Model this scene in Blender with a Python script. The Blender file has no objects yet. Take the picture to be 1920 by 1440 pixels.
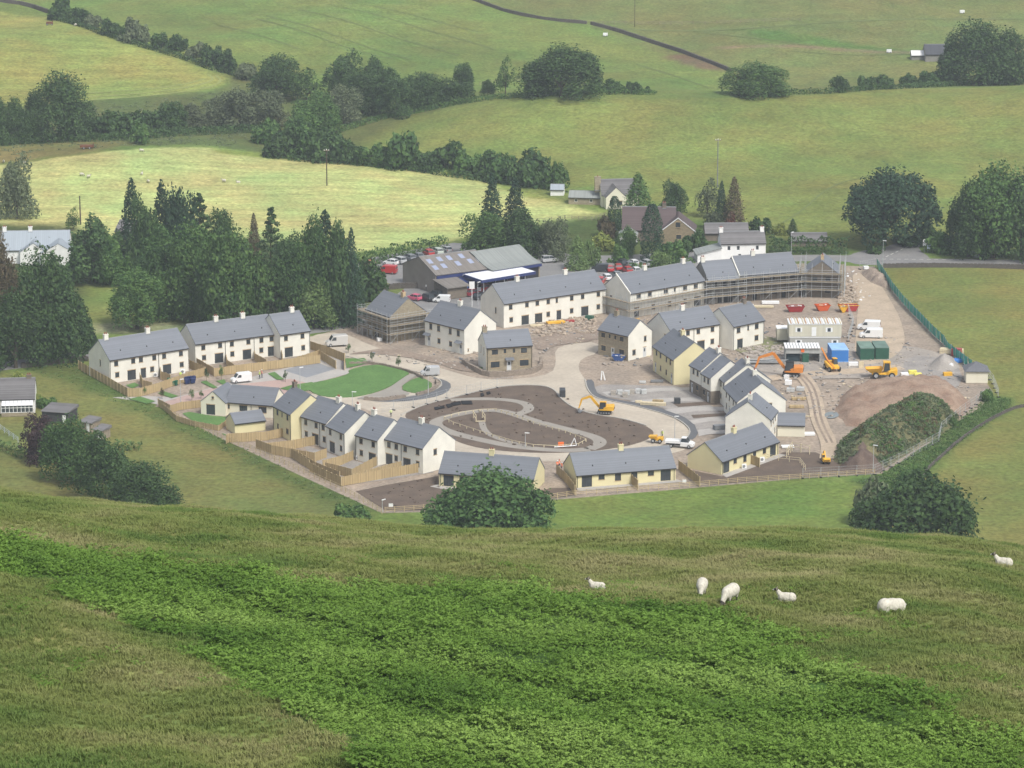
import bpy, bmesh, math, random
import numpy as np
from mathutils import Vector, Matrix
from mathutils.geometry import tessellate_polygon
random.seed(7)
rng = np.random.default_rng(7)
SC = bpy.context.scene
COL = SC.collection
R = math.radians

# ------------------------------------------------------------------ camera
CAMZ, PITCH, FPX = 170.0, 14.0, 6300.0          # lens in pixels of a 1920 wide picture
cd = bpy.data.cameras.new('camera')
cam = bpy.data.objects.new('camera', cd); COL.objects.link(cam)
cam.location = (0, 0, CAMZ); cam.rotation_euler = (R(90 - PITCH), 0, 0)
cd.sensor_width = 36; cd.lens = 36 * FPX / 1920
cd.clip_start = 1; cd.clip_end = 6000
SC.camera = cam
# ------------------------------------------------------------------ sky, sun, exposure
w = bpy.data.worlds.new('World'); SC.world = w; w.use_nodes = True
nt = w.node_tree; bg = nt.nodes['Background']
sky = nt.nodes.new('ShaderNodeTexSky'); sky.sky_type = 'NISHITA'; sky.sun_disc = False
SUN_EL, SUN_AZ = 52, 145                       # azimuth: clockwise from +Y
sky.sun_elevation = R(SUN_EL); sky.sun_rotation = R(SUN_AZ)
sky.air_density = 1.0; sky.dust_density = 3.0; sky.ozone_density = 1.0
hsv = nt.nodes.new('ShaderNodeHueSaturation'); hsv.inputs['Saturation'].default_value = 0.45
nt.links.new(sky.outputs[0], hsv.inputs['Color']); nt.links.new(hsv.outputs[0], bg.inputs[0])
bg.inputs[1].default_value = 0.128
sl = bpy.data.lights.new('sun', 'SUN'); sl.energy = 1.75; sl.angle = R(12); sl.color = (1.0, 0.96, 0.88)
so = bpy.data.objects.new('sun', sl); COL.objects.link(so)
sd = Vector((math.sin(R(SUN_AZ)) * math.cos(R(SUN_EL)), math.cos(R(SUN_AZ)) * math.cos(R(SUN_EL)), math.sin(R(SUN_EL))))
so.rotation_euler = sd.to_track_quat('Z', 'Y').to_euler(); so.location = (0, 0, 400)
SC.view_settings.view_transform = 'Standard'; SC.view_settings.look = 'None'
SC.view_settings.exposure = 0.68; SC.view_settings.gamma = 1; SC.view_settings.use_curve_mapping = False
SC.cycles.volume_bounces = 0; SC.cycles.max_bounces = 6; SC.cycles.transparent_max_bounces = 8
SC.cycles.volume_step_rate = 10
HAZE = 0.00016

# ------------------------------------------------------------------ terrain height
TH = R(PITCH); CT, ST = math.cos(TH), math.sin(TH)
def tan_of(py): return np.tan(TH + np.arctan((np.asarray(py, float) - 720) / FPX))
RX = np.array([-900, -300, 0, 200, 330, 500, 700, 1000, 1600, 1820, 1920, 2200, 2800], float)
RY = np.array([880, 898, 915, 938, 950, 965, 984, 992, 995, 1008, 1030, 1075, 1120], float)
RY = RY + 8
RU = (RX - 960) / FPX * (CT + tan_of(RY) * ST); RT = tan_of(RY)
def sstep(a, b, x):
    t = np.clip((x - a) / (b - a), 0, 1); return t * t * (3 - 2 * t)
def hgt(X, Y):
    X = np.asarray(X, float); Y = np.asarray(Y, float)
    Yc = np.maximum(Y, 1.0)
    u = X / np.maximum(Yc, 60)
    Tr = np.interp(u, RU, RT)
    near = np.maximum((230 - Yc) / 110, 0) ** 2.6 * 0.081
    far = np.maximum((Yc - 230) / 110, 0) ** 2 * 0.012
    hill = 170 - Yc * (Tr + near + far) - 1.7 * np.exp(-Yc / 25)
    hill = hill + 0.35 * np.sin(X * .21 + 1.3 * np.sin(Y * .09)) * np.sin(Y * .13 + .7) * sstep(60, 110, Yc) + 0.15 * np.sin(X * .6 + Y * .4)
    hill = np.where(Y < 1, 168.3 + 0 * X, hill)
    ramp = 0.022 * np.maximum(Y - 835, 0) + 0.10 * np.maximum(Y - 1035, 0) ** 2 / (np.maximum(Y - 1035, 0) + 60)
    ramp = 60 * np.tanh(ramp / 60)
    wd = sstep(-75, 25, X)
    dome = wd * 9.0 * np.exp(-((Y - (985 + .05 * X)) / 40) ** 2) * sstep(835, 900, Y)
    wl = 1 - sstep(-120, 0, X)
    dome2 = wl * 3.0 * np.exp(-((Y - 930) / 40) ** 2) * sstep(835, 880, Y) + wl * 5 * np.exp(-((Y - 1090) / 45) ** 2)
    und = (0.8 * np.sin(X * .035 + Y * .02) + .5 * np.sin(X * .08 - Y * .05)) * sstep(850, 930, Y)
    shoulder = 3.5 * sstep(-75, -105, X) * (1 - sstep(540, 600, Y)) * 0
    val = ramp + dome + dome2 + und + shoulder
    d = hill - val; k = 3.0
    h = np.where(d > k, hill, np.where(d < -k, val, val + (d + k) ** 2 / (4 * k)))
    return h
def h1(x, y): return float(hgt(x, y))
def ray(px, py):
    u = (px - 960) / FPX; v = (720 - py) / FPX
    return np.array([u, CT + v * ST, -ST + v * CT])
def P(px, py, z=0.0):
    d = ray(px, py); t = (z - CAMZ) / d[2]
    return Vector((d[0] * t, d[1] * t, z))
def G(px, py, ymin=420.0, ymax=2200.0):
    """where the sight line of a picture point meets the valley ground"""
    d = ray(px, py); d = d / d[1]
    Y = np.arange(ymin, ymax, 1.5)
    zz = CAMZ + d[2] * Y; hh = hgt(d[0] * Y, Y)
    i = np.nonzero(zz <= hh)[0]
    y = Y[i[0]] if len(i) else ymax
    lo, hi = y - 1.5, y
    for _ in range(14):
        m = (lo + hi) / 2
        if CAMZ + d[2] * m <= h1(d[0] * m, m): hi = m
        else: lo = m
    y = hi
    return Vector((d[0] * y, y, h1(d[0] * y, y)))
def GH(px, py): return G(px, py, 40.0, 420.0)
def mpp(p): return (p.y * CT + (CAMZ - p.z) * ST) / FPX

# ------------------------------------------------------------------ object helpers
def tag(o, label=None, cat=None, group=None, kind=None):
    if label: o['label'] = label
    if cat: o['category'] = cat
    if group: o['group'] = group
    if kind: o['kind'] = kind
    return o
def empty(name, loc=(0, 0, 0), rz=0.0, label=None, cat=None, group=None):
    o = bpy.data.objects.new(name, None); COL.objects.link(o)
    o.location = loc; o.rotation_euler = (0, 0, rz); o.empty_display_size = .3
    return tag(o, label, cat, group)
def link(name, me, parent=None, loc=(0, 0, 0), rot=(0, 0, 0), scale=(1, 1, 1), mat=None):
    o = bpy.data.objects.new(name, me); COL.objects.link(o)
    o.location = loc; o.rotation_euler = rot; o.scale = scale
    if parent: o.parent = parent
    if mat is not None:
        o.material_slots[0].link = 'OBJECT'; o.material_slots[0].material = mat
    return o
def copy_tree(o, parent=None):
    c = o.copy(); COL.objects.link(c)
    if parent: c.parent = parent
    for ch in list(o.children): copy_tree(ch, c)
    return c
class MB:
    def __init__(s): s.v = []; s.f = []; s.m = []; s.sm = []
    def add(s, vs, fs, mi=0, smooth=False):
        b = len(s.v); s.v += [tuple(q) for q in vs]
        for f in fs: s.f.append([i + b for i in f]); s.m.append(mi); s.sm.append(smooth)
        return s
    def box(s, x0, y0, z0, x1, y1, z1, mi=0, M=None):
        vs = [(x0, y0, z0), (x1, y0, z0), (x1, y1, z0), (x0, y1, z0), (x0, y0, z1), (x1, y0, z1), (x1, y1, z1), (x0, y1, z1)]
        if M is not None: vs = [M @ Vector(q) for q in vs]
        return s.add(vs, [(0, 3, 2, 1), (4, 5, 6, 7), (0, 1, 5, 4), (1, 2, 6, 5), (2, 3, 7, 6), (3, 0, 4, 7)], mi)
    def hexa(s, b, t, mi=0):
        return s.add(list(b) + list(t), [(0, 3, 2, 1), (4, 5, 6, 7), (0, 1, 5, 4), (1, 2, 6, 5), (2, 3, 7, 6), (3, 0, 4, 7)], mi)
    def prism(s, pts, off, mi=0):
        n = len(pts); off = Vector(off); p2 = [Vector(q) + off for q in pts]
        return s.add([tuple(q) for q in pts] + [tuple(q) for q in p2],
                     [tuple(range(n))[::-1], tuple(range(n, 2 * n))] + [(i, (i + 1) % n, n + (i + 1) % n, n + i) for i in range(n)], mi)
    def tube(s, p0, p1, r0, r1=None, n=6, mi=0, smooth=True):
        if r1 is None: r1 = r0
        p0 = Vector(p0); p1 = Vector(p1); d = (p1 - p0).normalized()
        a = d.orthogonal().normalized(); b = d.cross(a)
        vs = []
        for p, r in ((p0, r0), (p1, r1)):
            for i in range(n):
                t = 2 * math.pi * i / n; vs.append(p + (a * math.cos(t) + b * math.sin(t)) * r)
        s.add(vs, [(i, (i + 1) % n, n + (i + 1) % n, n + i) for i in range(n)], mi, smooth)
        s.add(vs, [tuple(range(n))[::-1], tuple(range(n, 2 * n))], mi)
        return s
    def path(s, pts, r, n=6, mi=0):
        for a, b in zip(pts[:-1], pts[1:]): s.tube(a, b, r, r, n, mi)
        return s
    def mesh(s, name, mats):
        me = bpy.data.meshes.new(name); me.from_pydata(s.v, [], s.f)
        for m in (mats if isinstance(mats, (list, tuple)) else [mats]): me.materials.append(m)
        me.polygons.foreach_set('material_index', s.m); me.polygons.foreach_set('use_smooth', s.sm)
        me.update(); return me
    def build(s, name, mats, parent=None, loc=(0, 0, 0), rot=(0, 0, 0)):
        return link(name, s.mesh(name, mats), parent, loc, rot)
def npmesh(name, V, F, mats, smooth=False):
    me = bpy.data.meshes.new(name); V = np.asarray(V, np.float32); F = np.asarray(F, np.int32)
    n, k = F.shape
    me.vertices.add(len(V)); me.vertices.foreach_set('co', V.ravel())
    me.loops.add(n * k); me.loops.foreach_set('vertex_index', F.ravel())
    me.polygons.add(n); me.polygons.foreach_set('loop_start', np.arange(0, n * k, k, dtype=np.int32))
    me.polygons.foreach_set('loop_total', np.full(n, k, np.int32))
    me.polygons.foreach_set('use_smooth', np.full(n, smooth))
    for m in (mats if isinstance(mats, (list, tuple)) else [mats]): me.materials.append(m)
    me.update(); me.validate(); return me

# ------------------------------------------------------------------ materials
MATS = {}
def mat(name, col, var=.12, scale=1.0, rough=.9, spec=.2, bump=0.0, col2=None, metal=0.0, coord='pos', rnd=0.0, fine=0.0):
    if name in MATS: return MATS[name]
    m = bpy.data.materials.new(name); m.use_nodes = True; t = m.node_tree; N = t.nodes; L = t.links
    b = N['Principled BSDF']; b.inputs['Roughness'].default_value = rough
    b.inputs['Specular IOR Level'].default_value = spec; b.inputs['Metallic'].default_value = metal
    if coord == 'pos': g = N.new('ShaderNodeNewGeometry').outputs['Position']
    else: g = N.new('ShaderNodeTexCoord').outputs['Object']
    nz = N.new('ShaderNodeTexNoise'); nz.inputs['Scale'].default_value = scale; nz.inputs['Detail'].default_value = 4
    L.new(g, nz.inputs['Vector'])
    mr = N.new('ShaderNodeMapRange'); mr.inputs[1].default_value = .3; mr.inputs[2].default_value = .7
    L.new(nz.outputs[0], mr.inputs[0])
    mx = N.new('ShaderNodeMix'); mx.data_type = 'RGBA'
    c = Vector(col[:3]); c2 = Vector(col2) if col2 else c * (1 - var)
    c1 = c if col2 else c * (1 + var)
    mx.inputs[6].default_value = (*c1, 1); mx.inputs[7].default_value = (*c2, 1)
    L.new(mr.outputs[0], mx.inputs[0]); out = mx.outputs[2]
    if fine > 0:
        n2 = N.new('ShaderNodeTexNoise'); n2.inputs['Scale'].default_value = scale * 9; n2.inputs['Detail'].default_value = 3
        L.new(g, n2.inputs['Vector'])
        m2 = N.new('ShaderNodeMapRange'); m2.inputs[1].default_value = .3; m2.inputs[2].default_value = .7
        m2.inputs[3].default_value = 1 - fine; m2.inputs[4].default_value = 1 + fine; L.new(n2.outputs[0], m2.inputs[0])
        v = N.new('ShaderNodeVectorMath'); v.operation = 'SCALE'; L.new(out, v.inputs[0]); L.new(m2.outputs[0], v.inputs['Scale']); out = v.outputs[0]
    if rnd > 0:
        oi = N.new('ShaderNodeObjectInfo'); m3 = N.new('ShaderNodeMapRange')
        m3.inputs[3].default_value = 1 - rnd; m3.inputs[4].default_value = 1 + rnd; L.new(oi.outputs['Random'], m3.inputs[0])
        v = N.new('ShaderNodeVectorMath'); v.operation = 'SCALE'; L.new(out, v.inputs[0]); L.new(m3.outputs[0], v.inputs['Scale']); out = v.outputs[0]
    L.new(out, b.inputs['Base Color'])
    if bump > 0:
        bp = N.new('ShaderNodeBump'); bp.inputs['Strength'].default_value = bump; bp.inputs['Distance'].default_value = .05
        L.new(nz.outputs[0], bp.inputs['Height']); L.new(bp.outputs[0], b.inputs['Normal'])
    MATS[name] = m; return m
def mat_rows(name, col, along, period, dark=.75, var=.1, rough=.8, rot=None, spec=.2, vperiod=0):
    """thin courses (slates, boards, corrugation) in the object's own space along axis 0/1/2"""
    if name in MATS: return MATS[name]
    m = bpy.data.materials.new(name); m.use_nodes = True; t = m.node_tree; N = t.nodes; L = t.links
    b = N['Principled BSDF']; b.inputs['Roughness'].default_value = rough; b.inputs['Specular IOR Level'].default_value = spec
    tc = N.new('ShaderNodeTexCoord'); sp = N.new('ShaderNodeSeparateXYZ'); L.new(tc.outputs['Object'], sp.inputs[0])
    def frac(sock, per, d):
        a = N.new('ShaderNodeMath'); a.operation = 'DIVIDE'; a.inputs[1].default_value = per; L.new(sock, a.inputs[0])
        f = N.new('ShaderNodeMath'); f.operation = 'FRACT'; L.new(a.outputs[0], f.inputs[0])
        r = N.new('ShaderNodeMapRange'); r.inputs[1].default_value = 0.0; r.inputs[2].default_value = .3; r.inputs[3].default_value = d; r.inputs[4].default_value = 1
        L.new(f.outputs[0], r.inputs[0]); return r.outputs[0], a.outputs[0]
    fac, cell = frac(sp.outputs[along], period, dark)
    nz = N.new('ShaderNodeTexNoise'); nz.inputs['Scale'].default_value = .5; nz.inputs['Detail'].default_value = 5; L.new(tc.outputs['Object'], nz.inputs['Vector'])
    fl = N.new('ShaderNodeMath'); fl.operation = 'FLOOR'; L.new(cell, fl.inputs[0])
    wn = N.new('ShaderNodeTexWhiteNoise'); wn.noise_dimensions = '1D'; L.new(fl.outputs[0], wn.inputs['W'])
    ad = N.new('ShaderNodeMath'); ad.operation = 'ADD'; L.new(nz.outputs[0], ad.inputs[0]); L.new(wn.outputs[0], ad.inputs[1])
    mr = N.new('ShaderNodeMapRange'); mr.inputs[1].default_value = .4; mr.inputs[2].default_value = 1.6
    mr.inputs[3].default_value = 1 - var; mr.inputs[4].default_value = 1 + var; L.new(ad.outputs[0], mr.inputs[0])
    mu = N.new('ShaderNodeMath'); mu.operation = 'MULTIPLY'; L.new(fac, mu.inputs[0]); L.new(mr.outputs[0], mu.inputs[1])
    oi = N.new('ShaderNodeObjectInfo'); mo_ = N.new('ShaderNodeMapRange'); mo_.inputs[3].default_value = .92; mo_.inputs[4].default_value = 1.08; L.new(oi.outputs['Random'], mo_.inputs[0]); m0 = mu; mu = N.new('ShaderNodeMath'); mu.operation = 'MULTIPLY'; L.new(m0.outputs[0], mu.inputs[0]); L.new(mo_.outputs[0], mu.inputs[1])
    v = N.new('ShaderNodeVectorMath'); v.operation = 'SCALE'; v.inputs[0].default_value = col; L.new(mu.outputs[0], v.inputs['Scale'])
    L.new(v.outputs[0], b.inputs['Base Color'])
    MATS[name] = m; return m
def mat_stone(name, c1, c2, mortar, w_=.45, h_=.18):
    if name in MATS: return MATS[name]
    m = bpy.data.materials.new(name); m.use_nodes = True; t = m.node_tree; N = t.nodes; L = t.links
    b = N['Principled BSDF']; b.inputs['Roughness'].default_value = .95
    tc = N.new('ShaderNodeTexCoord'); sp = N.new('ShaderNodeSeparateXYZ'); L.new(tc.outputs['Object'], sp.inputs[0])
    a = N.new('ShaderNodeMath'); a.operation = 'ADD'; L.new(sp.outputs[0], a.inputs[0]); L.new(sp.outputs[1], a.inputs[1])
    cb = N.new('ShaderNodeCombineXYZ'); L.new(a.outputs[0], cb.inputs[0]); L.new(sp.outputs[2], cb.inputs[1])
    br = N.new('ShaderNodeTexBrick'); L.new(cb.outputs[0], br.inputs['Vector'])
    br.inputs['Color1'].default_value = (*c1, 1); br.inputs['Color2'].default_value = (*c2, 1); br.inputs['Mortar'].default_value = (*mortar, 1)
    br.inputs['Scale'].default_value = 1; br.inputs['Brick Width'].default_value = w_; br.inputs['Row Height'].default_value = h_; br.inputs['Mortar Size'].default_value = .015
    nz = N.new('ShaderNodeTexNoise'); nz.inputs['Scale'].default_value = 1.5; nz.inputs['Detail'].default_value = 5; L.new(tc.outputs['Object'], nz.inputs['Vector'])
    mr = N.new('ShaderNodeMapRange'); mr.inputs[3].default_value = .7; mr.inputs[4].default_value = 1.3; L.new(nz.outputs[0], mr.inputs[0])
    v = N.new('ShaderNodeVectorMath'); v.operation = 'SCALE'; L.new(br.outputs[0], v.inputs[0]); L.new(mr.outputs[0], v.inputs['Scale'])
    L.new(v.outputs[0], b.inputs['Base Color'])
    bp = N.new('ShaderNodeBump'); bp.inputs['Strength'].default_value = .5; bp.inputs['Distance'].default_value = .03
    L.new(br.outputs['Fac'], bp.inputs['Height']); bp.invert = True; L.new(bp.outputs[0], b.inputs['Normal'])
    MATS[name] = m; return m
WHITE = mat('white_render', (.72, .705, .635), .07, .5, .9, bump=.05, rnd=.03, fine=.03)
WHITE2 = mat('limewash', (.78, .78, .76), .06, .6, .9)
IVORY = mat('ivory_render', (.70, .67, .55), .05, .4, .9)
CREAM = mat('cream_render', (.66, .60, .37), .05, .4, .9)
STONE = mat_stone('buff_stone', (.34, .29, .20), (.26, .22, .155), (.30, .27, .21))
STONE2 = mat_stone('brown_stone', (.20, .165, .125), (.15, .125, .10), (.2, .18, .15))
BLOCK = mat_stone('grey_blockwork', (.27, .26, .24), (.23, .22, .205), (.2, .2, .19), .44, .22)
SLATE = mat_rows('slate', (.165, .178, .202), 2, .22, .82, .10, .6, spec=.3)
SLATE_OLD = mat_rows('old_slate', (.165, .16, .162), 2, .25, .8, .25, .8)
ASBESTOS = mat_rows('corrugated_cement_sheet', (.185, .17, .155), 0, .35, .8, .15, .9)
GREYSHEET = mat_rows('grey_corrugated_sheet', (.26, .28, .27), 0, .35, .85, .12, .8)
METALROOF = mat_rows('pale_standing_seam_metal', (.30, .34, .375), 0, .5, .85, .05, .5)
FRAME = mat('dark_grey_frame', (.045, .05, .055), .05, 2, .5, .4)
GUTTER = mat('black_gutter', (.03, .03, .032), .05, 2, .5, .4)
GLASS = mat('window_glass', (.045, .055, .062), .2, .7, .12, .5)
LINTEL = mat('sandstone_trim', (.48, .36, .22), .1, 2, .9)
POT = mat('terracotta', (.26, .10, .07), .1, 3, .9)
LEAD = mat('lead_grey', (.2, .21, .22), .1, 2, .7)
DOORW = mat('pale_grey_door', (.55, .57, .58), .04, 2, .6)
WOOD = mat_rows('fresh_timber_boards', (.41, .315, .175), 0, .15, .72, .22, .9)
WOODP = mat('timber_post', (.50, .40, .24), .12, 4, .9, coord='obj')
WOODPALE = mat('pale_timber', (.60, .52, .36), .12, 3, .9)
WOODOLD = mat('weathered_timber', (.26, .22, .17), .2, 3, .95)
CONC = mat('concrete', (.42, .41, .38), .1, 1.2, .95)
GALV = mat('galvanised_steel', (.42, .44, .45), .08, 3, .55, .4, metal=.0)
PLASTW = mat('white_plastic', (.78, .79, .79), .03, 2, .5, .4)
PAINTW = mat('white_paint', (.76, .77, .78), .03, 2, .35, .5)
BLACKR = mat('black_rubber', (.025, .025, .025), .1, 5, .85)
RIM = mat('wheel_rim', (.35, .36, .37), .05, 4, .4, .5)
REDP = mat('red_paint', (.36, .035, .035), .08, 2, .4, .5)
YEL = mat('plant_yellow', (.72, .40, .03), .08, 3, .5, .4)
ORG = mat('plant_orange', (.62, .22, .035), .08, 3, .5, .4)
HIVIZ = mat('hi_vis_yellow', (.62, .80, .08), .05, 5, .8)
HIORG = mat('hi_vis_orange', (.85, .18, .04), .05, 5, .8)
DARKC = mat('dark_cloth', (.03, .035, .05), .1, 5, .95)
SKIN = mat('skin', (.45, .27, .19), .05, 5, .7)
BARK = mat('bark', (.085, .072, .055), .3, 2, .95, bump=.4)
BLUE = mat('blue_paint', (.05, .22, .62), .06, .8, .5, .4)
NAVY = mat('navy_fascia', (.025, .04, .14), .05, 1, .5, .4)
GREENC = mat('dark_green_paint', (.025, .10, .065), .15, .8, .6, .3)
GREENM = mat('green_debris_mesh', (.075, .34, .27), .14, .5, .9)
# ================================================================== GROUND
def pip(px_, py_, poly):
    x = px_; y = py_; ins = np.zeros(x.shape, bool); n = len(poly)
    for i in range(n):
        x0, y0 = poly[i]; x1, y1 = poly[(i + 1) % n]
        if y0 == y1: continue
        c = ((y0 > y) != (y1 > y)) & (x < (x1 - x0) * (y - y0) / (y1 - y0) + x0); ins ^= c
    return ins
def pdist(x, y, poly, closed=True):
    d = np.full(x.shape, 1e9); n = len(poly)
    for i in range(n if closed else n - 1):
        x0, y0 = poly[i]; x1, y1 = poly[(i + 1) % n]; dx, dy = x1 - x0, y1 - y0; L2 = dx * dx + dy * dy + 1e-9
        t = np.clip(((x - x0) * dx + (y - y0) * dy) / L2, 0, 1)
        d = np.minimum(d, np.hypot(x - x0 - t * dx, y - y0 - t * dy))
    return d
def wpoly(pts, fn=G): return [(q.x, q.y) for q in (fn(*p) for p in pts)]

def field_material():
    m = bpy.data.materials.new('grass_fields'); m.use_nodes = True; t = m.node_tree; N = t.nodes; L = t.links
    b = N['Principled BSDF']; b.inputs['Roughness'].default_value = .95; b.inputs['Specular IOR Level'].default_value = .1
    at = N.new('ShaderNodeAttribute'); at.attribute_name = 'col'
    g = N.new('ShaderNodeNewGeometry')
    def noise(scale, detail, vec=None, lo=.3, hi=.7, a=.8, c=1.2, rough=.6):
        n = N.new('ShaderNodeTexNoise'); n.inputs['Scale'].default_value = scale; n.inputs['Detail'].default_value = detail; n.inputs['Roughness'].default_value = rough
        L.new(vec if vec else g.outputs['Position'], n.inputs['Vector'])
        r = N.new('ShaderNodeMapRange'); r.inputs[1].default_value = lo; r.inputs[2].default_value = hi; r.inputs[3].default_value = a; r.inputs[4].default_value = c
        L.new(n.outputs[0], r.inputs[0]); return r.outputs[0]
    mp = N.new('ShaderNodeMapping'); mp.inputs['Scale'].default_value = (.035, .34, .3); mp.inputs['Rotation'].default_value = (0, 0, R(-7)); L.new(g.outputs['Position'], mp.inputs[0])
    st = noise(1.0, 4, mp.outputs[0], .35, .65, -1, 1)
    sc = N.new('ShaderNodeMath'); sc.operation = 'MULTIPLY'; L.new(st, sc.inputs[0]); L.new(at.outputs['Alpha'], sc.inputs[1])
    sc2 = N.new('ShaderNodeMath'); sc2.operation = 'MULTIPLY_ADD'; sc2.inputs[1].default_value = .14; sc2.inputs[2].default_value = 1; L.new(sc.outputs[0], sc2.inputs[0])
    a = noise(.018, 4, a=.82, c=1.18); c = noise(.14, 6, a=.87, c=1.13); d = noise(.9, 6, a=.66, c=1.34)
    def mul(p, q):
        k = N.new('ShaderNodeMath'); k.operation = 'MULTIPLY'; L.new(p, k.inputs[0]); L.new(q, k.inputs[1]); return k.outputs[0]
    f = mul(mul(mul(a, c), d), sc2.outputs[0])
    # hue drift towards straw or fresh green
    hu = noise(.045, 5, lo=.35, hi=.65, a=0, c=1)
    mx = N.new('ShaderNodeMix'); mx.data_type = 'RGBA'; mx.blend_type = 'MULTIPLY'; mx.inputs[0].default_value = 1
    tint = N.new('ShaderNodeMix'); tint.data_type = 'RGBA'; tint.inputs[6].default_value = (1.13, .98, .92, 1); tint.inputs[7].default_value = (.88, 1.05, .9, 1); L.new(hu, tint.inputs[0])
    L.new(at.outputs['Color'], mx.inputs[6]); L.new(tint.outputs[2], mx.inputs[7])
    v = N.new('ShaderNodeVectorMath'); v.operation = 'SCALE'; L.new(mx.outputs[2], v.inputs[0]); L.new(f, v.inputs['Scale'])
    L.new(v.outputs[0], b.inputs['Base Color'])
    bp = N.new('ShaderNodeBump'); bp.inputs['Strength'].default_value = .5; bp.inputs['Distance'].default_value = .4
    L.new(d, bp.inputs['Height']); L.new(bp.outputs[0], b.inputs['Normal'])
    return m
FIELD = field_material()
# (name, colour, stripe, outline in picture points, edge softness in metres)
PASTURE = (.14, .185, .055)
REG = [
 ('top_pasture', (0.144, 0.192, 0.056), .35, [(-400, -60), (60, -60), (200, 55), (330, 85), (430, 125), (560, 150), (760, 150), (930, 165), (1190, 170), (1370, 138), (1100, 46), (890, -2), (800, -60)], 1.5),
 ('upper_rough_pasture', (0.150, 0.172, 0.062), .2, [(800, -60), (890, -2), (1100, 46), (1370, 138), (1420, 170), (1920, 160), (2300, 150), (2300, -60)], 1.5),
 ('', (0.095, 0.162, 0.043), .1, [(1390, 55), (1480, 60), (1640, 88), (1780, 100), (1700, 102), (1560, 92), (1440, 76)], 3),
 ('', (0.189, 0.158, 0.093), .1, [(1340, 88), (1500, 84), (1720, 96), (1900, 108), (1900, 112), (1700, 101), (1500, 89), (1340, 92)], 1.5),
 ('', (0.140, 0.108, 0.068), 0, [(1240, 105), (1300, 100), (1370, 132), (1310, 130)], 2),
 ('mown_field', (0.238, 0.257, 0.079), .9, [(-400, -30), (-200, 5), (0, 22), (95, 33), (190, 66), (290, 98), (390, 132), (424, 145), (418, 160), (380, 170), (300, 178), (160, 189), (0, 203), (-400, 215)], 1.5),
 ('rough_meadow', (0.105, 0.124, 0.047), .25, [(-400, 217), (0, 205), (160, 191), (300, 180), (385, 172), (425, 160), (432, 140), (480, 145), (620, 200), (660, 240), (600, 275), (520, 292), (400, 272), (200, 276), (0, 300), (-400, 330)], 2),
 ('', (0.161, 0.152, 0.060), .3, [(-300, 275), (60, 262), (200, 262), (260, 268), (180, 284), (30, 303), (-300, 335)], 3),
 ('hill_pasture', (0.171, 0.199, 0.060), .25, [(560, 290), (640, 262), (700, 232), (800, 205), (900, 184), (1000, 180), (1200, 187), (1550, 180), (1700, 166), (2300, 140), (2300, 480), (1760, 450), (1600, 470), (1420, 440), (1310, 410), (1180, 350), (1060, 350), (900, 318), (750, 300)], 2),
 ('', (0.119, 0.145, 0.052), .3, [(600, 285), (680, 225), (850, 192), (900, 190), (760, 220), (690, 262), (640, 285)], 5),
 ('hay_field', (.375, .395, .170), 1.0, [(-400, 352), (-200, 330), (60, 303), (180, 287), (290, 277), (400, 277), (560, 292), (750, 303), (850, 314), (905, 332), (960, 350), (1050, 378), (1128, 402), (1105, 418), (1000, 425), (900, 440), (835, 453), (700, 470), (560, 480), (400, 460), (100, 440), (-400, 460)], 1.0),
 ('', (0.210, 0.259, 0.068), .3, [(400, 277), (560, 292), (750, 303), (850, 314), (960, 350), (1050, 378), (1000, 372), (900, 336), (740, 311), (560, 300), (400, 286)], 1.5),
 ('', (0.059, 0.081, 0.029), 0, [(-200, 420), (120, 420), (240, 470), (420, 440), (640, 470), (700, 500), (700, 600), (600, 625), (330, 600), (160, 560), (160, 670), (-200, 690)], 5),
 ('meadow_by_road', (0.147, 0.183, 0.054), .3, [(160, 520), (240, 530), (320, 560), (352, 600), (345, 645), (165, 680), (150, 600)], 4),
 ('', (0.252, 0.256, 0.153), .3, [(170, 606), (345, 604), (345, 622), (170, 626)], 2),
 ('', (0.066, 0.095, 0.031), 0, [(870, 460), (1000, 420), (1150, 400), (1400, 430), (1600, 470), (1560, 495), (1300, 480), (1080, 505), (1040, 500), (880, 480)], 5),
 ('lower_pasture', (0.150, 0.158, 0.054), .3, [(-300, 690), (20, 700), (150, 690), (200, 730), (290, 760), (400, 815), (480, 850), (560, 890), (700, 965), (700, 1010), (-300, 1010)], 2),
 ('', (0.084, 0.115, 0.034), .2, [(40, 690), (150, 688), (250, 738), (340, 780), (420, 820), (560, 885), (700, 950), (690, 975), (540, 905), (400, 838), (250, 765), (120, 712)], 3),
 ('green_pasture', (0.133, 0.188, 0.048), .35, [(690, 975), (720, 962), (900, 960), (1040, 940), (1290, 914), (1500, 902), (1610, 908), (1640, 1020), (680, 1020)], 2),
 ('right_pasture', (0.165, 0.176, 0.056), .25, [(1650, 500), (1930, 500), (2300, 520), (2300, 1040), (1600, 1040), (1610, 905), (1660, 890), (1760, 820), (1840, 745), (1800, 690), (1720, 590)], 2),
 ('weedy_bank', (0.074, 0.128, 0.037), .3, [(1590, 900), (1655, 888), (1700, 860), (1770, 812), (1850, 745), (1900, 745), (1895, 765), (1800, 830), (1740, 885), (1700, 915), (1640, 925)], 2),
]
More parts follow.
